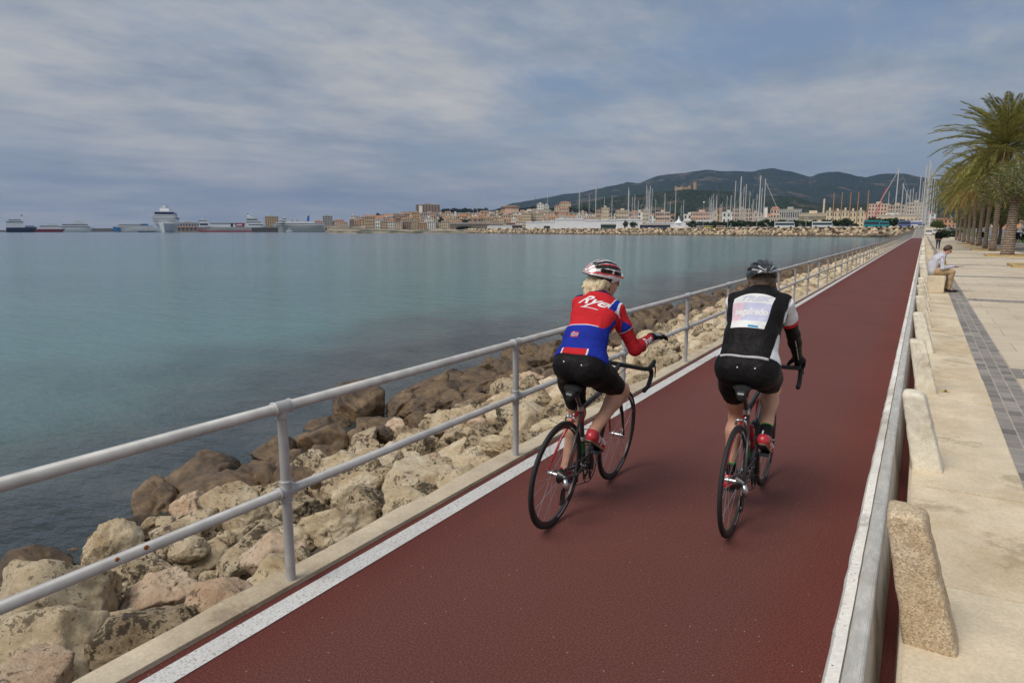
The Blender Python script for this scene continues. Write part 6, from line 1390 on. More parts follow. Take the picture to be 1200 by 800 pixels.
def person_mesh(J, name, label, loc, rot, lo, hi, h=.0075, feet=True, sleeves=True):
    sd = SDF(lo, hi, h); torso_prims(sd, J, -.007)
    for s in 'RL': leg_prims(sd, J, s, 0.0); arm_prims(sd, J, s, -.004)
    N_ = V3(J['neck']); M = J['head']; hc = M @ Vector((0, -.012, -.05)); sd.cone(N_ - Vector((0, .0, .03)), hc, .052, .049, .03); head_prims(sd, M)
    for s in 'RL':
        hd = J['hand' + s]; hand(sd, *hd[:4], hd[4], 0.0, sc=.96)
        A, B_ = V3(J['ank' + s]), V3(J['ball' + s]); sd.cone(A, A.lerp(B_, .9), .03, .026, .02)
    o = sdf_obj(name, sd, M_skin, None, 1); o.location = loc; o.rotation_euler = rot; return tag(o, label, 'person')
def shoe(J, s, parent, mats, assign):
    A, B_ = V3(J['ank' + s]), V3(J['ball' + s]); T = V3(J['toe' + s]); He = V3(J['heel' + s]); lo = Vector([min(q[i] for q in (A, B_, T, He)) - .08 for i in range(3)]); hi = Vector([max(q[i] for q in (A, B_, T, He)) + .08 for i in range(3)])
    sd = SDF(lo, hi, .0045); fw = (T - He).normalized(); sx_ = Vector((1, 0, 0)); up = sx_.cross(fw).normalized()
    sd.cone(He + up * .012, B_ + up * .010, .033, .038, .02).cone(B_ + up * .008, T + up * .004, .037, .024, .02).cone(He + up * .025, A.lerp(He, .35) + up * .02, .031, .034, .02).cone(He.lerp(B_, .45) + up * .03, A - up * .01, .03, .034, .02)
    sd.plane(A + up * .012 , up); sd.plane(He - up * .020, -up)
    ctr = He; 
    def asg(p):
        q = p - ctr; return assign(q.dot(fw), q.x, q.dot(up))
    o = sdf_obj('shoe', sd, mats, parent, 1, split=[lambda p: (p - ctr).dot(up) + .010], assign=asg)
    # straps and cleated sole plate
    mb = MB()
    Lf = (T - He).length
    mb.prism([(-.022, -.024), (Lf + .010, -.024), (Lf + .016, -.018), (Lf + .0, -.0195), (-.026, -.0195)], 0, -.030, .030); Mx = Matrix((( 1, 0, 0, He.x), (0, fw.y, up.y, He.y), (0, fw.z, up.z, He.z), (0, 0, 0, 1)))
    mb.v = [tuple(Mx @ Vector(v)) for v in mb.v]; mb.obj('sole', M_cf, o, bevel=.003); return o
def straps(o, M, mats): pass
def helmet(parent, M, base, accent, assign_col, label=None):
    M = M @ Matrix.Scale(HS, 4)
    sd = SDF((-.125, -.185, -.06), (.125, .16, .15), .0042); c = np.array((0, -.012, .030)); r = np.array((.101, .138, .097))
    sd.ell(c, r, .01); sd.cone((0, -.10, .035), (0, -.158, .020), .05, .026, .04); sd.cone((-.045, -.09, .02), (-.05, -.135, .0), .04, .022, .03); sd.cone((.045, -.09, .02), (.05, -.135, .0), .04, .022, .03); sd.cone((-.03, .10, .02), (.03, .10, .02), .028, .028, .04)
    # vents
    for lat, segs in ((0, ((35, 68), (78, 108), (118, 146))), (27, ((28, 60), (70, 104), (114, 140))), (-27, ((28, 60), (70, 104), (114, 140))), (54, ((25, 58), (68, 100), (110, 138))), (-54, ((25, 58), (68, 100), (110, 138))), (76, ((48, 78), (92, 122))), (-76, ((48, 78), (92, 122)))):
        for a0, a1 in segs:
            pts = []
            for i in range(5):
                ph = R(a0 + (a1 - a0) * i / 4); la = R(lat) * (1.0 if abs(lat) < 70 else 1.0)
                d = np.array((math.sin(la) * math.sin(ph), math.cos(ph), math.cos(la) * math.sin(ph))); pts.append(c + d * r * 1.0)
            for p, q in zip(pts, pts[1:]): sd.cone(p, q, .0142, .0142, .004, op='s')
    sd.ell(c + np.array((0, 0, -.012)), r * .86, .006, op='s'); sd.plane((0, 0, -.022), (0, -.14, -1)); sd.plane((0, .07, .0), (0, .45, -1))
    def k0(p): return math.sqrt(sum(((p[i] - c[i]) / r[i]) ** 2 for i in range(3)))
    def asg(p):
        if k0(p) < .962 and p.y > -.125: return 1
        return assign_col(p)
    o = sdf_obj('helmet', sd, [base, M_cf, accent], parent, 1, M=M, assign=asg)
    mb = MB()      # chin straps
    for s in (-1, 1):
        for a in ((.078 * s, .035, .0), (.074 * s, -.055, -.005)): mb.tube([M @ Vector(a), M @ Vector((.078 * s, .0, -.045)), M @ Vector((.058 * s, .028, -.085)), M @ Vector((0, .045, -.112))], [.0045] * 4, 5, flat=.4)
    mb.obj('chin_strap', M_cf, o); mb = MB(); mb.tube([M @ Vector((.083 * math.cos(a), -.015 + .098 * math.sin(a), .0)) for a in [math.pi + math.pi * k / 12 for k in range(13)]], .006, 6); mb.obj('retention_band', M_cf, o); return o
def hla(p): return math.degrees(math.atan2(abs(p.x), max(.001, p.z + .0)))
def glasses(parent, M, arm):
    M = M @ Matrix.Scale(HS, 4)
    mb = MB(); n = 10; vs = []
    for k in range(n + 1): a = R(-52 + 104 * k / n); vs += [(math.sin(a) * .074, math.cos(a) * .074 + .036, .014), (math.sin(a) * .074, math.cos(a) * .078 + .034, -.022)]
    mb.add([M @ Vector(v) for v in vs], [(2 * i, 2 * i + 1, 2 * i + 3, 2 * i + 2) for i in range(n)]); o = mb.obj('sunglasses', M_glass, parent)
    for s in (-1, 1): mb = MB(); mb.tube([M @ Vector((s * .058, .084, .006)), M @ Vector((s * .080, .05, .008)), M @ Vector((s * .086, -.01, .010)), M @ Vector((s * .084, -.03, -.006))], .0034, 6); mb.obj('temple', arm, o)
def m_hair(name, a, c):
    def f(nt, b): v = coord(nt, scale=(1, 1, .16)); n = noi(nt, v, 130, 4, .7); L(nt, ramp(nt, n, [(.3, a), (.7, c)]).outputs[0], b.inputs['Base Color']); b.inputs['Roughness'].default_value = .45; bump(nt, b, n, .9, .006)
    return nmat(name, f)
def sdbox(*ps, pad=.15): return [min(V3(p)[i] for p in ps) - pad for i in range(3)], [max(V3(p)[i] for p in ps) + pad for i in range(3)]
def plane_at(sd, a, b_, t, keep_a=True):
    a, b_ = V3(a), V3(b_); u = (b_ - a).normalized(); p = a.lerp(b_, t); sd.plane(p, u if keep_a else -u)
def shorts(J, parent, mats, thigh_t=.80, hem=.02, tl=None):
    P, Wd = V3(J['pel']), V3(J['waist']); lo, hi = sdbox(J['pel'], J['hipR'], J['hipL'], J['kneeR'], J['kneeL'], J['waist'], pad=.16); out = []
    sd = SDF(lo, hi, .0065); torso_prims(sd, J, .002); u = (Wd - P).normalized(); sd.plane(P.lerp(Wd, .62), u)
    for s in 'RL':
        t = SDF(lo, hi, .0065); leg_prims(t, J, s, .004, calf=False); H, Kn = V3(J['hip' + s]), V3(J['knee' + s]); t.plane(H.lerp(Kn, tl if (tl and s == 'L') else thigh_t), Kn - H)
        h = np.maximum(.03 - np.abs(sd.D - t.D), 0) / .03; sd.D = np.minimum(sd.D, t.D) - h * h * .03 * .25
    # saddle keeps the seat flat
    def near_hem(p): return max((p - V3(J['hip' + s]).lerp(V3(J['knee' + s]), thigh_t)).dot((V3(J['knee' + s]) - V3(J['hip' + s])).normalized()) + hem if (p - V3(J['knee' + s])).length < .2 else -1 for s in 'RL')
    sd.disp(.0015, 38, 1); return sdf_obj('shorts', sd, mats, parent, 1)
def armtube(J, s, parent, mats, t0, t1, e, nm, assign=None, split=None):
    """sleeve between t0..t1 measured shoulder(0) elbow(1) wrist(2)"""
    S, E, W = V3(J['sh' + s]), V3(J['elb' + s]), V3(J['wri' + s]); lo, hi = sdbox(S, E, W, pad=.09); sd = SDF(lo, hi, .005); arm_prims(sd, J, s, e, up=t0 < 1, low=t1 > 1)
    if t0 < 1: sd.plane(S.lerp(E, t0), S - E)
    if t1 <= 1: sd.plane(S.lerp(E, t1), E - S)
    else: sd.plane(E.lerp(W, t1 - 1), W - E)
    sd.disp(.0016, 60, 2); return sdf_obj(nm, sd, mats, parent, 1, split=split, assign=assign)
def finish_legs(J):
    for s in 'RL': J['knee' + s] = ikv(J['hip' + s], J['ank' + s], J.get('l1', .425), J.get('l2', .415), J.get('kh' + s, (0, 1, .1)))
def finish_arms(J):
    for s in 'RL': J['elb' + s] = ikv(J['sh' + s], J['wri' + s], .285, .25, J['eh' + s])

# ---------------------------------------------------------------- left cyclist: red and blue jersey, blond hair
J = dict(pel=(0, .205, .985), waist=(-.024, .285, 1.13), chest=(-.042, .430, 1.265), neck=(-.060, .545, 1.375), hipR=(.085, .22, .965), hipL=(-.085, .22, .965), shR=(.072, .505, 1.305), shL=(-.196, .545, 1.305),
         wriR=(.215, .83, 1.115), wriL=(-.20, .90, .945), ankR=(.108, .245, .570), ankL=(-.115, .385, .225), ballR=(.115, .345, .458), ballL=(-.115, .49, .152), toeR=(.115, .395, .428), toeL=(-.115, .545, .150), heelR=(.112, .205, .535), heelL=(-.115, .345, .168), ehR=(.25, -.55, -.75), ehL=(-.5, -.2, -.8), hw=.062, rh=.099, tr=.084, tw=.84, l1=.405, l2=.39, khR=(.10, 1, .45), khL=(.10, 1, .1))
finish_legs(J); finish_arms(J); J['head'] = headM((-.072, .612, 1.477), R(-34), R(-8), R(3))
fR = (V3(J['wriR']) - V3(J['elbR'])).normalized(); J['handR'] = (J['wriR'], (.30, .95, .02), (.15, -.1, -1), (-1, .1, 0), .32); J['handL'] = (J['wriL'], (0, .95, -.25), (.15, -.2, -1), (1, 0, 0), .75)
PL = person_mesh(J, 'person', 'cyclist in red and blue jersey with blond hair, right hand held out', (LX, LY, 0), (0, LEAN, 0), (-.42, .0, .08), (.36, 1.2, 1.68))
shorts(J, PL, K_blk, .80)
P, N_ = V3(J['pel']), V3(J['neck']); ax = (N_ - P); AL = ax.length; ax.normalize(); hr = Vector((1, 0, 0)); sxr = (V3(J['shR']) - V3(J['shL'])).normalized()
HEM = P + ax * .004
def su(p): q = p - HEM; s = q.dot(ax) / (AL - .004); ctr = HEM.lerp(N_, min(1, max(0, s))); return s, (p - ctr).dot(sxr)
lo, hi = sdbox(J['pel'], J['neck'], J['shR'], J['shL'], J['chest'], pad=.17); sd = SDF(lo, hi, .006); torso_prims(sd, J, .006)
for s in 'RL':
    t = SDF(lo, hi, .006); arm_prims(t, J, s, .005, low=False); S, E = V3(J['sh' + s]), V3(J['elb' + s]); t.plane(S.lerp(E, .50), E - S); h = np.maximum(.03 - np.abs(sd.D - t.D), 0) / .03; sd.D = np.minimum(sd.D, t.D) - h * h * .03 * .25
bkn = hr.cross(ax).normalized(); bkn = bkn if bkn.y < 0 else -bkn
for x in (-.06, .0, .06): sd.cone(P + ax * .07 + bkn * .095 + hr * x, P + ax * .13 + bkn * .085 + hr * x, .025, .022, .03)
sd.plane(HEM, -ax); sd.plane(N_ + ax * .012, ax); sd.cone(N_ - ax * .02, N_ + ax * .06, .050, .052, .01, op='s'); sd.disp(.0022, 34, 4)
def g_s(v): return lambda p: su(p)[0] - v
def side(p): s, u = su(p); return u - (.112 + .16 * (s - .36))
def slv(p): 
    S, E = V3(J['shR']), V3(J['elbR']); 
    if p.x < -.09: S, E = V3(J['shL']), V3(J['elbL'])
    d_ = (E - S).normalized(); t_ = (p - S).dot(d_)
    return t_ / (E - S).length if (p - S - d_ * t_).length < .066 else -1.0
def asgL(p):
    s, u = su(p); sd_ = side(p)
    if slv(p) > .47: return 2
    if s > .965: return 3
    if s > .70 and u > .118:
        a = abs(u) - .115; return 2 if a < .008 or .034 < a < .044 else (1 if a < .034 else 0)
    if s < .085: return 0 if abs(u) < .075 else (2 if abs(u) < .085 else 1)
    if s < .405: return 1
    if s < .417 and abs(u) < .10: return 2
    if sd_ > 0: return 1
    return 0
jer = sdf_obj('jersey', sd, [K_red, K_blue, K_white, K_navy], PL, 1, split=[g_s(.085), g_s(.405), g_s(.417), g_s(.965), side, lambda p: abs(su(p)[1]) - .118, lambda p: abs(su(p)[1]) - .123, lambda p: abs(su(p)[1]) - .149, lambda p: abs(su(p)[1]) - .159, lambda p: abs(su(p)[1]) - .075, lambda p: abs(su(p)[1]) - .085], assign=asgL)
for s in 'RL': armtube(J, s, PL, K_dred, .40, 1.93, .003, 'arm_warmer')
M_wht = plain('white_print', (.70, .68, .68), .6, var=.03)
def qb(bm, pts): bm.faces.new([bm.verts.new(Vector(p)) for p in pts])
cen = P.lerp(N_, .785) + bkn * .12
text_on('lettering', 'Rye', jer, cen, sxr, ax, .105, M_wht, jer, .0016, shear=.5, font_off=.0018, sx=1.25)
bm = bmesh.new(); qb(bm, [(-.075, -.0020, 0), (.055, -.0020, 0), (.062, .0025, 0), (-.06, .0028, 0)]); press('underline', bm, jer, P.lerp(N_, .665) + bkn * .12, sxr, ax, M_wht, jer)
bm = bmesh.new(); qb(bm, [(-.026, -.017, 0), (.026, -.017, 0), (.026, .017, 0), (-.026, .017, 0)]); fc = P.lerp(N_, .26) + bkn * .12 - hr * .042; press('flag_badge', bm, jer, fc, hr, ax, plain('flag_red', (.48, .025, .03), .6), jer, .001)
bm = bmesh.new(); qb(bm, [(-.026, -.0045, 0), (.026, -.0045, 0), (.026, .0045, 0), (-.026, .0045, 0)]); qb(bm, [(-.013, -.017, 0), (-.004, -.017, 0), (-.004, .017, 0), (-.013, .017, 0)]); press('flag_cross', bm, jer, fc, hr, ax, M_wht, jer, .0016)
bm = bmesh.new(); qb(bm, [(-.026, -.002, 0), (.026, -.002, 0), (.026, .002, 0), (-.026, .002, 0)]); qb(bm, [(-.0105, -.017, 0), (-.0065, -.017, 0), (-.0065, .017, 0), (-.0105, .017, 0)]); press('flag_inner_cross', bm, jer, fc, hr, ax, K_blue, jer, .0022)
wm_ = [o for o in kids(PL) if o.name.startswith('arm_warmer') and o.data.vertices[0].co.x > -.08][0]
E_, W_ = V3(J['elbR']), V3(J['wriR']); fa = (W_ - E_).normalized(); outn = Vector((.75, -.5, .35)); outn = (outn - fa * outn.dot(fa)).normalized(); text_on('lettering', 'Rye', wm_, E_.lerp(W_, .52) + outn * .06, fa, outn.cross(fa), .085, M_wht, wm_, .0014, shear=.3, font_off=.0014, cast=.14)
# gloves, shoes, helmet, glasses, hair
def glove(J, s, parent, mats, nm='glove', assign=None):
    hd = J['hand' + s]; W = V3(hd[0]); lo, hi = sdbox(W, W + V3(hd[1]).normalized() * .12, pad=.085); sd = SDF(lo, hi, .0038); hand(sd, *hd[:5], .0022, sc=.96); E = V3(J['elb' + s]); u = (W - E).normalized(); sd.cone(W - u * .03, W, .027, .0275, .015); sd.plane(W - u * .022, -u); return sdf_obj(nm, sd, mats, parent, 1, assign=assign)
K_glv = m_lycra('black_glove', (.015, .015, .017)); K_glg = m_lycra('grey_glove_back', (.24, .25, .27))
hR = V3(J['handR'][1]).normalized(); wR = V3(J['wriR']); glove(J, 'R', PL, [K_glv, K_glg], assign=lambda p: 1 if .015 < (p - wR).dot(hR) < .075 and (p - wR).dot(V3(J['handR'][2]).normalized()) < -.010 else 0); glove(J, 'L', PL, K_glv)
K_shr = plain('red_shoe', (.42, .02, .03), .35, coat=.3); K_shw = plain('white_shoe', (.60, .58, .55), .4); K_sol = plain('cream_shoe_edge', (.45, .36, .24), .6)
def asgshoe(f_, x, u): 
    if u < -.010: return 2
    return 1 if (.05 < f_ < .075 and u > .0) or (f_ > .13 and u > .01) or (.10 < f_ < .118) else 0
for s in 'RL': shoe(J, s, PL, [K_shr, K_shw, K_sol], asgshoe)
M_hw = plain('white_helmet', (.66, .65, .65), .25, coat=.6, var=.02); M_hr = plain('red_helmet_panel', (.50, .03, .035), .25, coat=.6, var=.03); M_hb = plain('black_helmet', (.016, .016, .017), .22, coat=.7); M_hs = plain('silver_helmet_panel', (.48, .48, .48), .3, coat=.4)
hm = helmet(PL, J['head'] @ Matrix.Translation((0, -.004, .016)), M_hw, M_hr, lambda p: 2 if hla(p) < 7 or 31 < hla(p) < 37 or (62 < hla(p) < 74 and p.z > .012) else (1 if 14 < hla(p) < 20 or 37 < hla(p) < 40.5 or (p.z < .008 and p.y < .0) else 0)); glasses(PL, J['head'], M_redf)
sd = SDF(*sdbox(J['head'].translation, J['neck'], pad=.18), .0055); M = J['head']; c = lambda x, y, z: M @ Vector((x, y, z))
sd.ell(c(0, -.028, .0), (.083, .085, .085), .01, M)
hn = V3(J['neck']); rq = random.Random(3)
for k in range(26):
    a = -1.25 + 2.5 * k / 25; st = c(math.sin(a) * .070, -.035 - math.cos(a) * .055, -.012 + rq.uniform(-.01, .02)); en = V3((hn.x - .045 + math.sin(a) * .060 + rq.uniform(-.012, .012), hn.y - .038 - math.cos(a) * .035 + rq.uniform(-.012, .01), hn.z + .030 + rq.uniform(-.055, .03))); md = st.lerp(en, .55) + (st - M.translation) * .10
    sd.cone(st, md, .020, .015, .008); sd.cone(md, en, .015, .004, .006)
sd.plane(c(0, .018, 0), M.to_3x3() @ Vector((0, 1, .1))); sd.plane(c(0, 0, .055), M.to_3x3() @ Vector((0, 0, 1))); sd.disp(.0035, 75, 1); sdf_obj('hair', sd, m_hair('blond_hair', (.42, .31, .15), (.86, .74, .50)), PL, 1)
for dx in (-.062, .055): bm = bmesh.new(); qb(bm, [(-.0035, -.0035, 0), (.0035, -.0035, 0), (.0035, .0035, 0), (-.0035, .0035, 0)]); sh = [o for o in kids(PL) if o.name.startswith('shorts')][0]; press('reflective_logo', bm, sh, P + ax * -.06 + bkn * .16 + hr * dx, hr, ax, M_wht, sh, .001)

# ---------------------------------------------------------------- right cyclist: black vest with a white back panel
J = dict(pel=(0, .215, .985), waist=(.0, .285, 1.14), chest=(.0, .405, 1.285), neck=(.0, .505, 1.412), hipR=(.09, .225, .965), hipL=(-.09, .225, .965), shR=(.145, .48, 1.348), shL=(-.155, .485, 1.342),
         wriR=(.195, .84, .955), wriL=(-.20, .87, .965), ankR=(.115, .275, .545), ankL=(-.118, .385, .228), ballR=(.115, .355, .455), ballL=(-.115, .49, .155), toeR=(.115, .405, .425), toeL=(-.115, .545, .150), heelR=(.113, .222, .527), heelL=(-.115, .345, .170), ehR=(.95, -.45, -.25), ehL=(-.8, -.5, -.5), hw=.070, rh=.106, tr=.089, tw=.93, l1=.415, l2=.41, khR=(-.06, 1, .1), khL=(.04, 1, .1))
finish_legs(J); finish_arms(J); J['head'] = headM((-.022, .595, 1.482), R(24), R(-14), 0)
J['handR'] = (J['wriR'], (.05, .96, -.28), (-.15, -.25, -1), (-1, .1, 0), .78); J['handL'] = (J['wriL'], (0, .95, -.28), (.15, -.25, -1), (1, 0, 0), .78)
PR = person_mesh(J, 'person', 'cyclist in a black vest with white back panel and black helmet', (RX, RY, 0), (0, 0, 0), (-.40, .0, .08), (.40, 1.15, 1.68))
shr = shorts(J, PR, K_blk, .80, tl=.60)
P, N_ = V3(J['pel']), V3(J['neck']); ax = (N_ - P); AL = ax.length; ax.normalize(); sxr = (V3(J['shR']) - V3(J['shL'])).normalized(); HEM = P + ax * .002; bkn = hr.cross(ax).normalized(); bkn = bkn if bkn.y < 0 else -bkn
lo, hi = sdbox(J['pel'], J['neck'], J['shR'], J['shL'], J['chest'], pad=.19); sd = SDF(lo, hi, .006); torso_prims(sd, J, .012)
ju = SDF(lo, hi, .007); torso_prims(ju, J, .005); ju.plane(HEM + ax * .02, -ax); ju.plane(N_ + ax * .01, ax); ju.disp(.001, 28, 7); sdf_obj('jersey_body', ju, K_white, PR, 1)
for s in 'RL': S, E = V3(J['shR' if s == 'R' else 'shL']), V3(J['elb' + s]); sd.cone(S, S.lerp(E, .12), .058, .055, .02)
for x in (-.07, .0, .07): sd.cone(P + ax * .08 + bkn * .095 + hr * x, P + ax * .15 + bkn * .085 + hr * x, .028, .024, .03)
for s in (1, -1): S = V3(J['shR' if s > 0 else 'shL']); sd.plane(S + sxr * s * .034, (sxr * s - ax * .10))
sd.plane(HEM, -ax); sd.plane(N_ + ax * .03, ax); sd.cone(N_ - ax * .02, N_ + ax * .08, .054, .056, .01, op='s'); sd.disp(.003, 28, 7)
def su2(p): q = p - HEM; s = q.dot(ax) / (AL - .002); ctr = HEM.lerp(N_, min(1, max(0, s))); return s, (p - ctr).dot(sxr)
def wid(s): return .098 + .052 * (s - .36)
def inback(p): return (p - P.lerp(N_, .6)).dot(bkn) > -.02
def asgR(p):
    s, u = su2(p)
    if s < .025: return 1
    if inback(p) and .375 < s < .875 - u * u * 3 and abs(u + .012) < wid(s): return (3 if u < -.055 and s > .45 else 2) if .48 < s < .725 else 4
    return 0
vest = sdf_obj('vest', sd, [K_blk, K_sil, K_lil, K_pnk, K_pan], PR, 1, split=[lambda p: su2(p)[0] - .025, lambda p: su2(p)[0] - .375, lambda p: su2(p)[0] - .48, lambda p: su2(p)[0] - .725, lambda p: su2(p)[0] - .875 + su2(p)[1] ** 2 * 3, lambda p: abs(su2(p)[1] + .012) - wid(su2(p)[0])], assign=asgR)
ctr_ = lambda t: HEM.lerp(N_, t) + bkn * .14 - sxr * .010
text_on('lettering', 'TREK', vest, ctr_(.785), sxr, ax, .055, plain('faded_grey_print', (.47, .49, .60), .6, var=.03), vest, .0014, shear=.35, font_off=.002, sx=1.35)
text_on('lettering', 'segafredo', vest, ctr_(.60), sxr, ax, .062, M_wht, vest, .0014, font_off=.0022, sx=.80)
bm = bmesh.new(); qb(bm, [(-.0, -.007, 0), (.060, -.009, 0), (.058, .004, 0), (.0, .008, 0)]); press('sponsor_patch', bm, vest, ctr_(.40), sxr, ax, K_cy, vest, .0012)
for s in 'RL':
    S, E = V3(J['sh' + s]), V3(J['elb' + s]); f_ = lambda p, S=S, E=E: (p - S).dot((E - S).normalized()) / (E - S).length
    armtube(J, s, PR, [K_white, m_lycra('red_cuff', (.55, .02, .03))], -.08, .60, .009, 'jersey_sleeve', split=[lambda p, f_=f_: f_(p) - .47], assign=lambda p, f_=f_: 1 if f_(p) > .47 else 0)
    w_ = armtube(J, s, PR, K_blk, .45, 1.95, .003, 'arm_warmer')
    E_, W_ = E, V3(J['wri' + s]); u = (W_ - E_).normalized(); sgn = 1 if s == 'R' else -1; on = Vector((.25 * sgn, -1, .1)); on = (on - u * on.dot(u)).normalized()
    bm = bmesh.new(); qb(bm, [(-.12, -.0022, 0), (.11, -.0022, 0), (.11, .0022, 0), (-.12, .0022, 0)]); press('piping', bm, w_, E_.lerp(W_, .5) + on * .06, u, on.cross(u), K_sil, w_, .001, cast=.2)
    glove(J, s, PR, K_glv)
for s in 'RL':
    shoe(J, s, PR, [K_shr, K_shw, K_sol], asgshoe); Kn, A = V3(J['knee' + s]), V3(J['ank' + s]); lo, hi = sdbox(A, Kn.lerp(A, .7), pad=.06); sd = SDF(lo, hi, .005); leg_prims(sd, J, s, .003, thigh=False); sd.plane(Kn.lerp(A, .78), Kn - A); u = (A - Kn).normalized()
    q_ = lambda p, Kn=Kn, A=A: (p - Kn).dot((A - Kn).normalized()) / (A - Kn).length; sdf_obj('sock', sd, [K_blk, m_lycra('green_band', (.02, .20, .03)), K_white], PR, 1, split=[lambda p, q_=q_: q_(p) - .81], assign=lambda p, q_=q_, s=s: 1 if q_(p) < .81 else (2 if abs(((p.x - (.115 if s == 'R' else -.118)) + .012)) < .004 and p.y < J['ank' + s][1] else 0))
hm = helmet(PR, J['head'] @ Matrix.Translation((0, -.004, .016)), M_hb, M_hs, lambda p: 2 if (11 < hla(p) < 15 and p.y > -.02) or (37 < hla(p) < 43 and p.y < .0) or (62 < hla(p) < 67 and p.y < -.04) else 0); glasses(PR, J['head'], M_redf)
sd = SDF(*sdbox(J['head'].translation, J['neck'], pad=.16), .0055); M = J['head']; c = lambda x, y, z: M @ Vector((x, y, z)); sd.ell(c(0, -.026, -.002), (.082, .086, .082), .01, M)
for k in range(22): a = -1.3 + 2.6 * k / 21; st = c(math.sin(a) * .066, -.03 - math.cos(a) * .06, -.03 + rq.uniform(-.02, .02)); sd.cone(st, st + Vector((rq.uniform(-.015, .015), rq.uniform(-.02, .0), rq.uniform(-.035, -.01))), .019, .011, .006)
sd.plane(c(0, .018, 0), M.to_3x3() @ Vector((0, 1, .1))); sd.plane(c(0, 0, .05), M.to_3x3() @ Vector((0, 0, 1))); sd.disp(.005, 90, 2); sdf_obj('hair', sd, m_hair('brown_hair', (.03, .018, .010), (.14, .085, .045)), PR, 1)
for dx in (-.03, .072): bm = bmesh.new(); qb(bm, [(-.0035, -.0035, 0), (.0035, -.0035, 0), (.0035, .0035, 0), (-.0035, .0035, 0)]); press('reflective_logo', bm, shr, P + ax * -.06 + bkn * .18 + hr * dx, hr, ax, M_wht, shr, .001)
# ---------------------------------------------------------------- the seated reader and the walkers
def figure(name, label, loc, rz, J, tops, legs_, hairm, shoes_m, lo, hi, top_hem=.0, h=.011, hat=None, fullsleeve=True):
    J.setdefault('hw', .075); J.setdefault('rh', .105)
    for s in 'RL':
        if 'knee' + s not in J: J['knee' + s] = ikv(J['hip' + s], J['ank' + s], .44, .43, J.get('kh' + s, (0, 1, .1)))
        if 'elb' + s not in J: J['elb' + s] = ikv(J['sh' + s], J['wri' + s], .29, .26, J.get('eh' + s, (0, -1, -.3)))
        J.setdefault('ball' + s, V3(J['ank' + s]) + Vector((0, .10, -.05)))
    o = person_mesh(J, name, label, loc, (0, 0, rz), lo, hi, h)
    sd = SDF(lo, hi, h * .9); torso_prims(sd, J, .014)
    for s in 'RL': t = SDF(lo, hi, h * .9); arm_prims(t, J, s, .012); hq = np.maximum(.03 - np.abs(sd.D - t.D), 0) / .03; sd.D = np.minimum(sd.D, t.D) - hq * hq * .0075
    P, N_ = V3(J['pel']), V3(J['neck']); a_ = (N_ - P).normalized(); sd.cone(N_ + a_ * .03, N_ + a_ * .15, .05, .06, .01, op='s'); sd.disp(.004, 30, 2); sd.plane(P - a_ * .05, -a_) if not J.get('sit') else None; sdf_obj('shirt', sd, tops, o, 1)
    sd = SDF(lo, hi, h * .9); hw = J['hw']; sd.cone(P - Vector((hw, 0, 0)), P + Vector((hw, 0, 0)), J['rh'] + .004, J['rh'] + .004, .03)
    for s in 'RL': leg_prims(sd, J, s, .014)
    sd.disp(.003, 26, 5); sdf_obj('trousers', sd, legs_, o, 1)
    for s in 'RL':
        A, B_ = V3(J['ank' + s]), V3(J['ball' + s]); q = SDF([min(A[i], B_[i]) - .12 for i in range(3)], [max(A[i], B_[i]) + .12 for i in range(3)], .009); fw = (B_ - A); fw.z = 0; fw.normalize(); gz = B_.z - .030; hp = Vector((A.x, A.y, gz + .035)) - fw * .035; q.cone(hp, Vector((B_.x, B_.y, gz + .034)), .036, .038, .02).cone(Vector((B_.x, B_.y, gz + .034)), Vector((B_.x, B_.y, gz + .028)) + fw * .06, .038, .026, .02).cone(hp, A, .036, .036, .03); q.plane((0, 0, gz), (0, 0, -1)); q.plane((0, 0, A.z + .01), (0, 0, 1)); sdf_obj('shoe', q, shoes_m, o, 1)
    M = J['head']; c = lambda x, y, z: M @ Vector((x, y, z)); sd = SDF([M.translation[i] - .16 for i in range(3)], [M.translation[i] + .16 for i in range(3)], .008); sd.ell(c(0, -.022, .030), (.082, .092, .092), .01, M); sd.ell(c(0, -.045, -.01), (.076, .07, .075), .02, M); sd.plane(c(0, .045, .02), M.to_3x3() @ Vector((0, 1, -.6))); sd.disp(.005, 60, 3); sdf_obj('hair', sd, hairm, o, 1); return o
H_br = m_hair('chestnut_hair', (.02, .01, .005), (.09, .045, .02)); H_dk = m_hair('dark_hair', (.01, .008, .006), (.05, .035, .025)); C_khaki = m_lycra('khaki_trousers', (.40, .28, .16), .85); C_jean = m_lycra('blue_jeans', (.06, .075, .11), .9); C_black = m_lycra('black_jacket', (.010, .010, .012), .8); C_blsh = plain('black_leather', (.012, .010, .009), .4); C_brsh = plain('tan_shoe', (.22, .13, .07), .6)
def m_shirt(nt, b):
    v = coord(nt); br = N(nt, 'ShaderNodeTexBrick'); br.offset = 0; br.inputs['Scale'].default_value = 1; br.inputs['Brick Width'].default_value = .045; br.inputs['Row Height'].default_value = .045; br.inputs['Mortar Size'].default_value = .004; br.inputs['Color1'].default_value = (.60, .59, .62, 1); br.inputs['Color2'].default_value = (.52, .52, .56, 1); br.inputs['Mortar'].default_value = (.33, .32, .42, 1); L(nt, v, br.inputs[0]); L(nt, br.outputs[0], b.inputs['Base Color']); b.inputs['Roughness'].default_value = .85
C_check = nmat('checked_shirt', m_shirt)
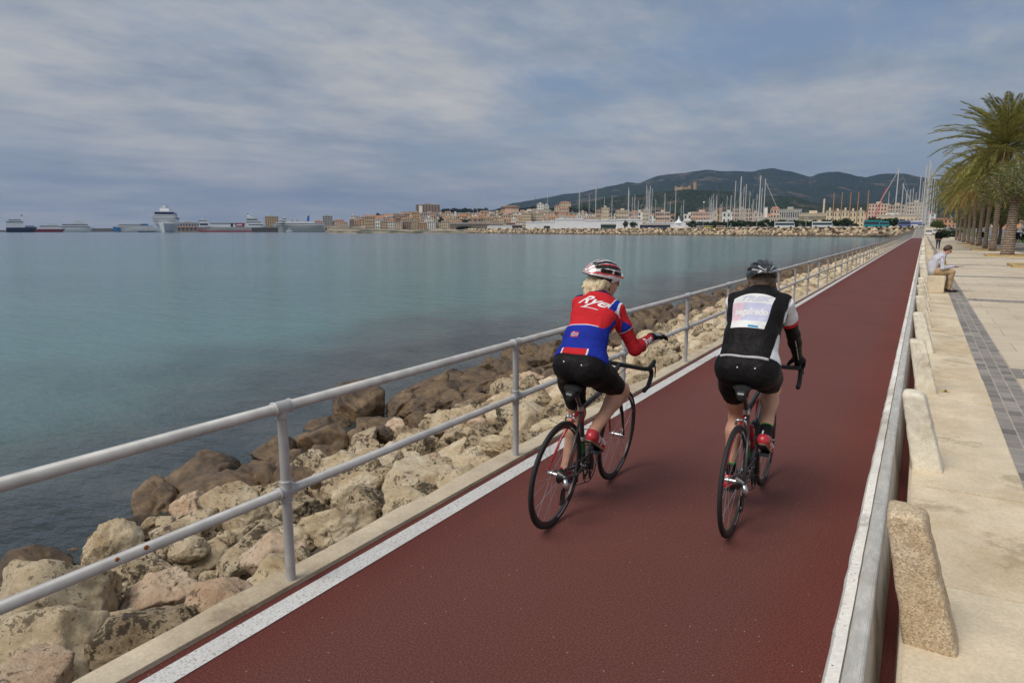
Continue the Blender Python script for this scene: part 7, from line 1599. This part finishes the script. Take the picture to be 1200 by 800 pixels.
# seated: local frame faces +Y; turned to face +X
z0 = .44
J = dict(pel=(0, .0, z0 + .09), waist=(0, .02, z0 + .24), chest=(0, .12, z0 + .40), neck=(0, .23, z0 + .54), hipR=(.09, .02, z0 + .09), hipL=(-.09, .02, z0 + .09), shR=(.165, .20, z0 + .47), shL=(-.165, .20, z0 + .47), wriR=(.09, .46, z0 + .22), wriL=(-.09, .46, z0 + .22), ankR=(.10, .42, .09), ankL=(-.10, .36, .09), ballR=(.11, .54, .035), ballL=(-.11, .48, .035),
         khR=(0, 1, 1), khL=(0, 1, 1), ehR=(.5, -.8, -.6), ehL=(-.5, -.8, -.6), sit=1, tw=1.2, rh=.12, tr=.10)
J['head'] = headM((0, .32, z0 + .655), 0, R(-38)); J['handR'] = (J['wriR'], (-.35, .9, -.1), (0, .1, 1), (1, 0, 0), .35); J['handL'] = (J['wriL'], (.35, .9, -.1), (0, .1, 1), (-1, 0, 0), .35)
SM = (.26, 21.3, .208); man = figure('person', 'seated man in checked shirt and khaki trousers reading on the stone bench', SM, -math.pi / 2, J, C_check, C_khaki, H_br, C_blsh, (-.36, -.2, .0), (.36, .75, 1.3)); glasses(man, J['head'], M_cf)
mb = MB()
for k in range(6): mb.box(-.14 + .001 * k, .14, .50, .70 - .002 * k, z0 + .225 + k * .002, z0 + .2265 + k * .002, M=Matrix.Rotation(.02 * (k % 2), 4, 'X'))
o = mb.obj('newspaper', plain('newsprint', (.62, .60, .56), .9, var=.12, scale=60)); o.location = SM; o.rotation_euler = (0, 0, -math.pi / 2); tag(o, 'folded newspaper in the hands of the seated man', 'newspaper')
t = thing('shoulder_bag', 'yellow bag worn across the front of the seated man', 'bag', SM, -math.pi / 2); sd = SDF((-.30, .02, .45), (.02, .42, 1.0), .009); sd.cone((-.13, .28, z0 + .26), (-.12, .25, z0 + .42), .045, .035, .02).cone((-.10, .30, z0 + .22), (-.16, .22, z0 + .24), .045, .04, .02); sdf_obj('bag_body', sd, plain('yellow_fabric', (.62, .42, .02), .7), t); mb = MB(); mb.tube([(-.12, .24, z0 + .45), (-.13, .28, z0 + .52), (-.07, .22, z0 + .60)], .010, 6); mb.obj('strap', plain('yellow_fabric', (.62, .42, .02), .7), t)
def walker(label, loc, rz, top, low, hair, sh, stride=.16, carry=False, s=1.0, arms=.1):
    J = dict(pel=(0, 0, .92), waist=(0, .0, 1.08), chest=(0, .015, 1.26), neck=(0, .02, 1.44), hipR=(.09, 0, .90), hipL=(-.09, 0, .90), shR=(.185, .0, 1.38), shL=(-.185, .0, 1.38), wriR=(.25, -arms, .86), wriL=(-.25, arms, .86), ankR=(.10, stride, .10), ankL=(-.10, -stride, .13), ballR=(.11, stride + .11, .035), ballL=(-.11, -stride + .09, .04), khR=(0, 1, 0), khL=(0, 1, 0), ehR=(.2, -1, 0), ehL=(-.2, -1, 0))
    J['head'] = headM((0, .055, 1.60), 0, R(-5)); J['handR'] = (J['wriR'], (.05, .1, -1), (-1, 0, 0), (0, 1, 0), .3); J['handL'] = (J['wriL'], (-.05, .1, -1), (1, 0, 0), (0, 1, 0), .3)
    o = figure('person', label, loc, rz, J, top, low, hair, sh, (-.40, -.36, -.02), (.40, .42, 1.78), h=.013); o.scale = (s, s, s); return o
walker('man in black top and dark jeans walking away along the promenade', (1.15, 71.0, .2), 0, C_black, C_jean, H_dk, C_blsh, .13)
x, y = 5.2, 5.2 / math.tan(bearing(1150.5)); walker('person in black jacket and jeans standing among the palm trunks', (x, y, .2), R(160), C_black, m_lycra('light_jeans', (.16, .20, .28), .9), H_dk, C_blsh, .05)
x, y = 6.4, 6.4 / math.tan(bearing(1191)); wk = walker('walker in dark top and pale trousers at the right edge', (x, y, .2), R(25), C_black, m_lycra('pale_trousers', (.42, .36, .28), .9), H_dk, C_brsh, .15)
# ---------------------------------------------------------------- camera, light, render settings
cd = bpy.data.cameras.new('camera'); cam = bpy.data.objects.new('camera', cd); COL.objects.link(cam)
cd.sensor_width = 36; cd.lens = 24; cd.clip_start = 0.05; cd.clip_end = 60000
cam.location = (0, 0, CAMH); cam.rotation_euler = (math.pi / 2 - _p, 0, _psi)
SC.camera = cam
SC.render.engine = 'CYCLES'; SC.cycles.use_denoising = True; SC.cycles.use_adaptive_sampling = True
SC.cycles.max_bounces = 6; SC.cycles.transparent_max_bounces = 12; SC.cycles.sample_clamp_indirect = 6
SC.view_settings.view_transform = 'Standard'; SC.view_settings.look = 'None'; SC.view_settings.gamma = 1; SC.view_settings.exposure = 0.38
SUN_EL, SUN_AZ = R(52), R(200)   # azimuth clockwise from +Y
sl = bpy.data.lights.new('sun', 'SUN'); so = bpy.data.objects.new('sun', sl); COL.objects.link(so)
sl.energy = 2.3; sl.angle = R(38); sl.color = (1.0, 0.95, 0.88)
dv = Vector((math.sin(SUN_AZ) * math.cos(SUN_EL), math.cos(SUN_AZ) * math.cos(SUN_EL), math.sin(SUN_EL)))
so.rotation_euler = dv.to_track_quat('Z', 'Y').to_euler()
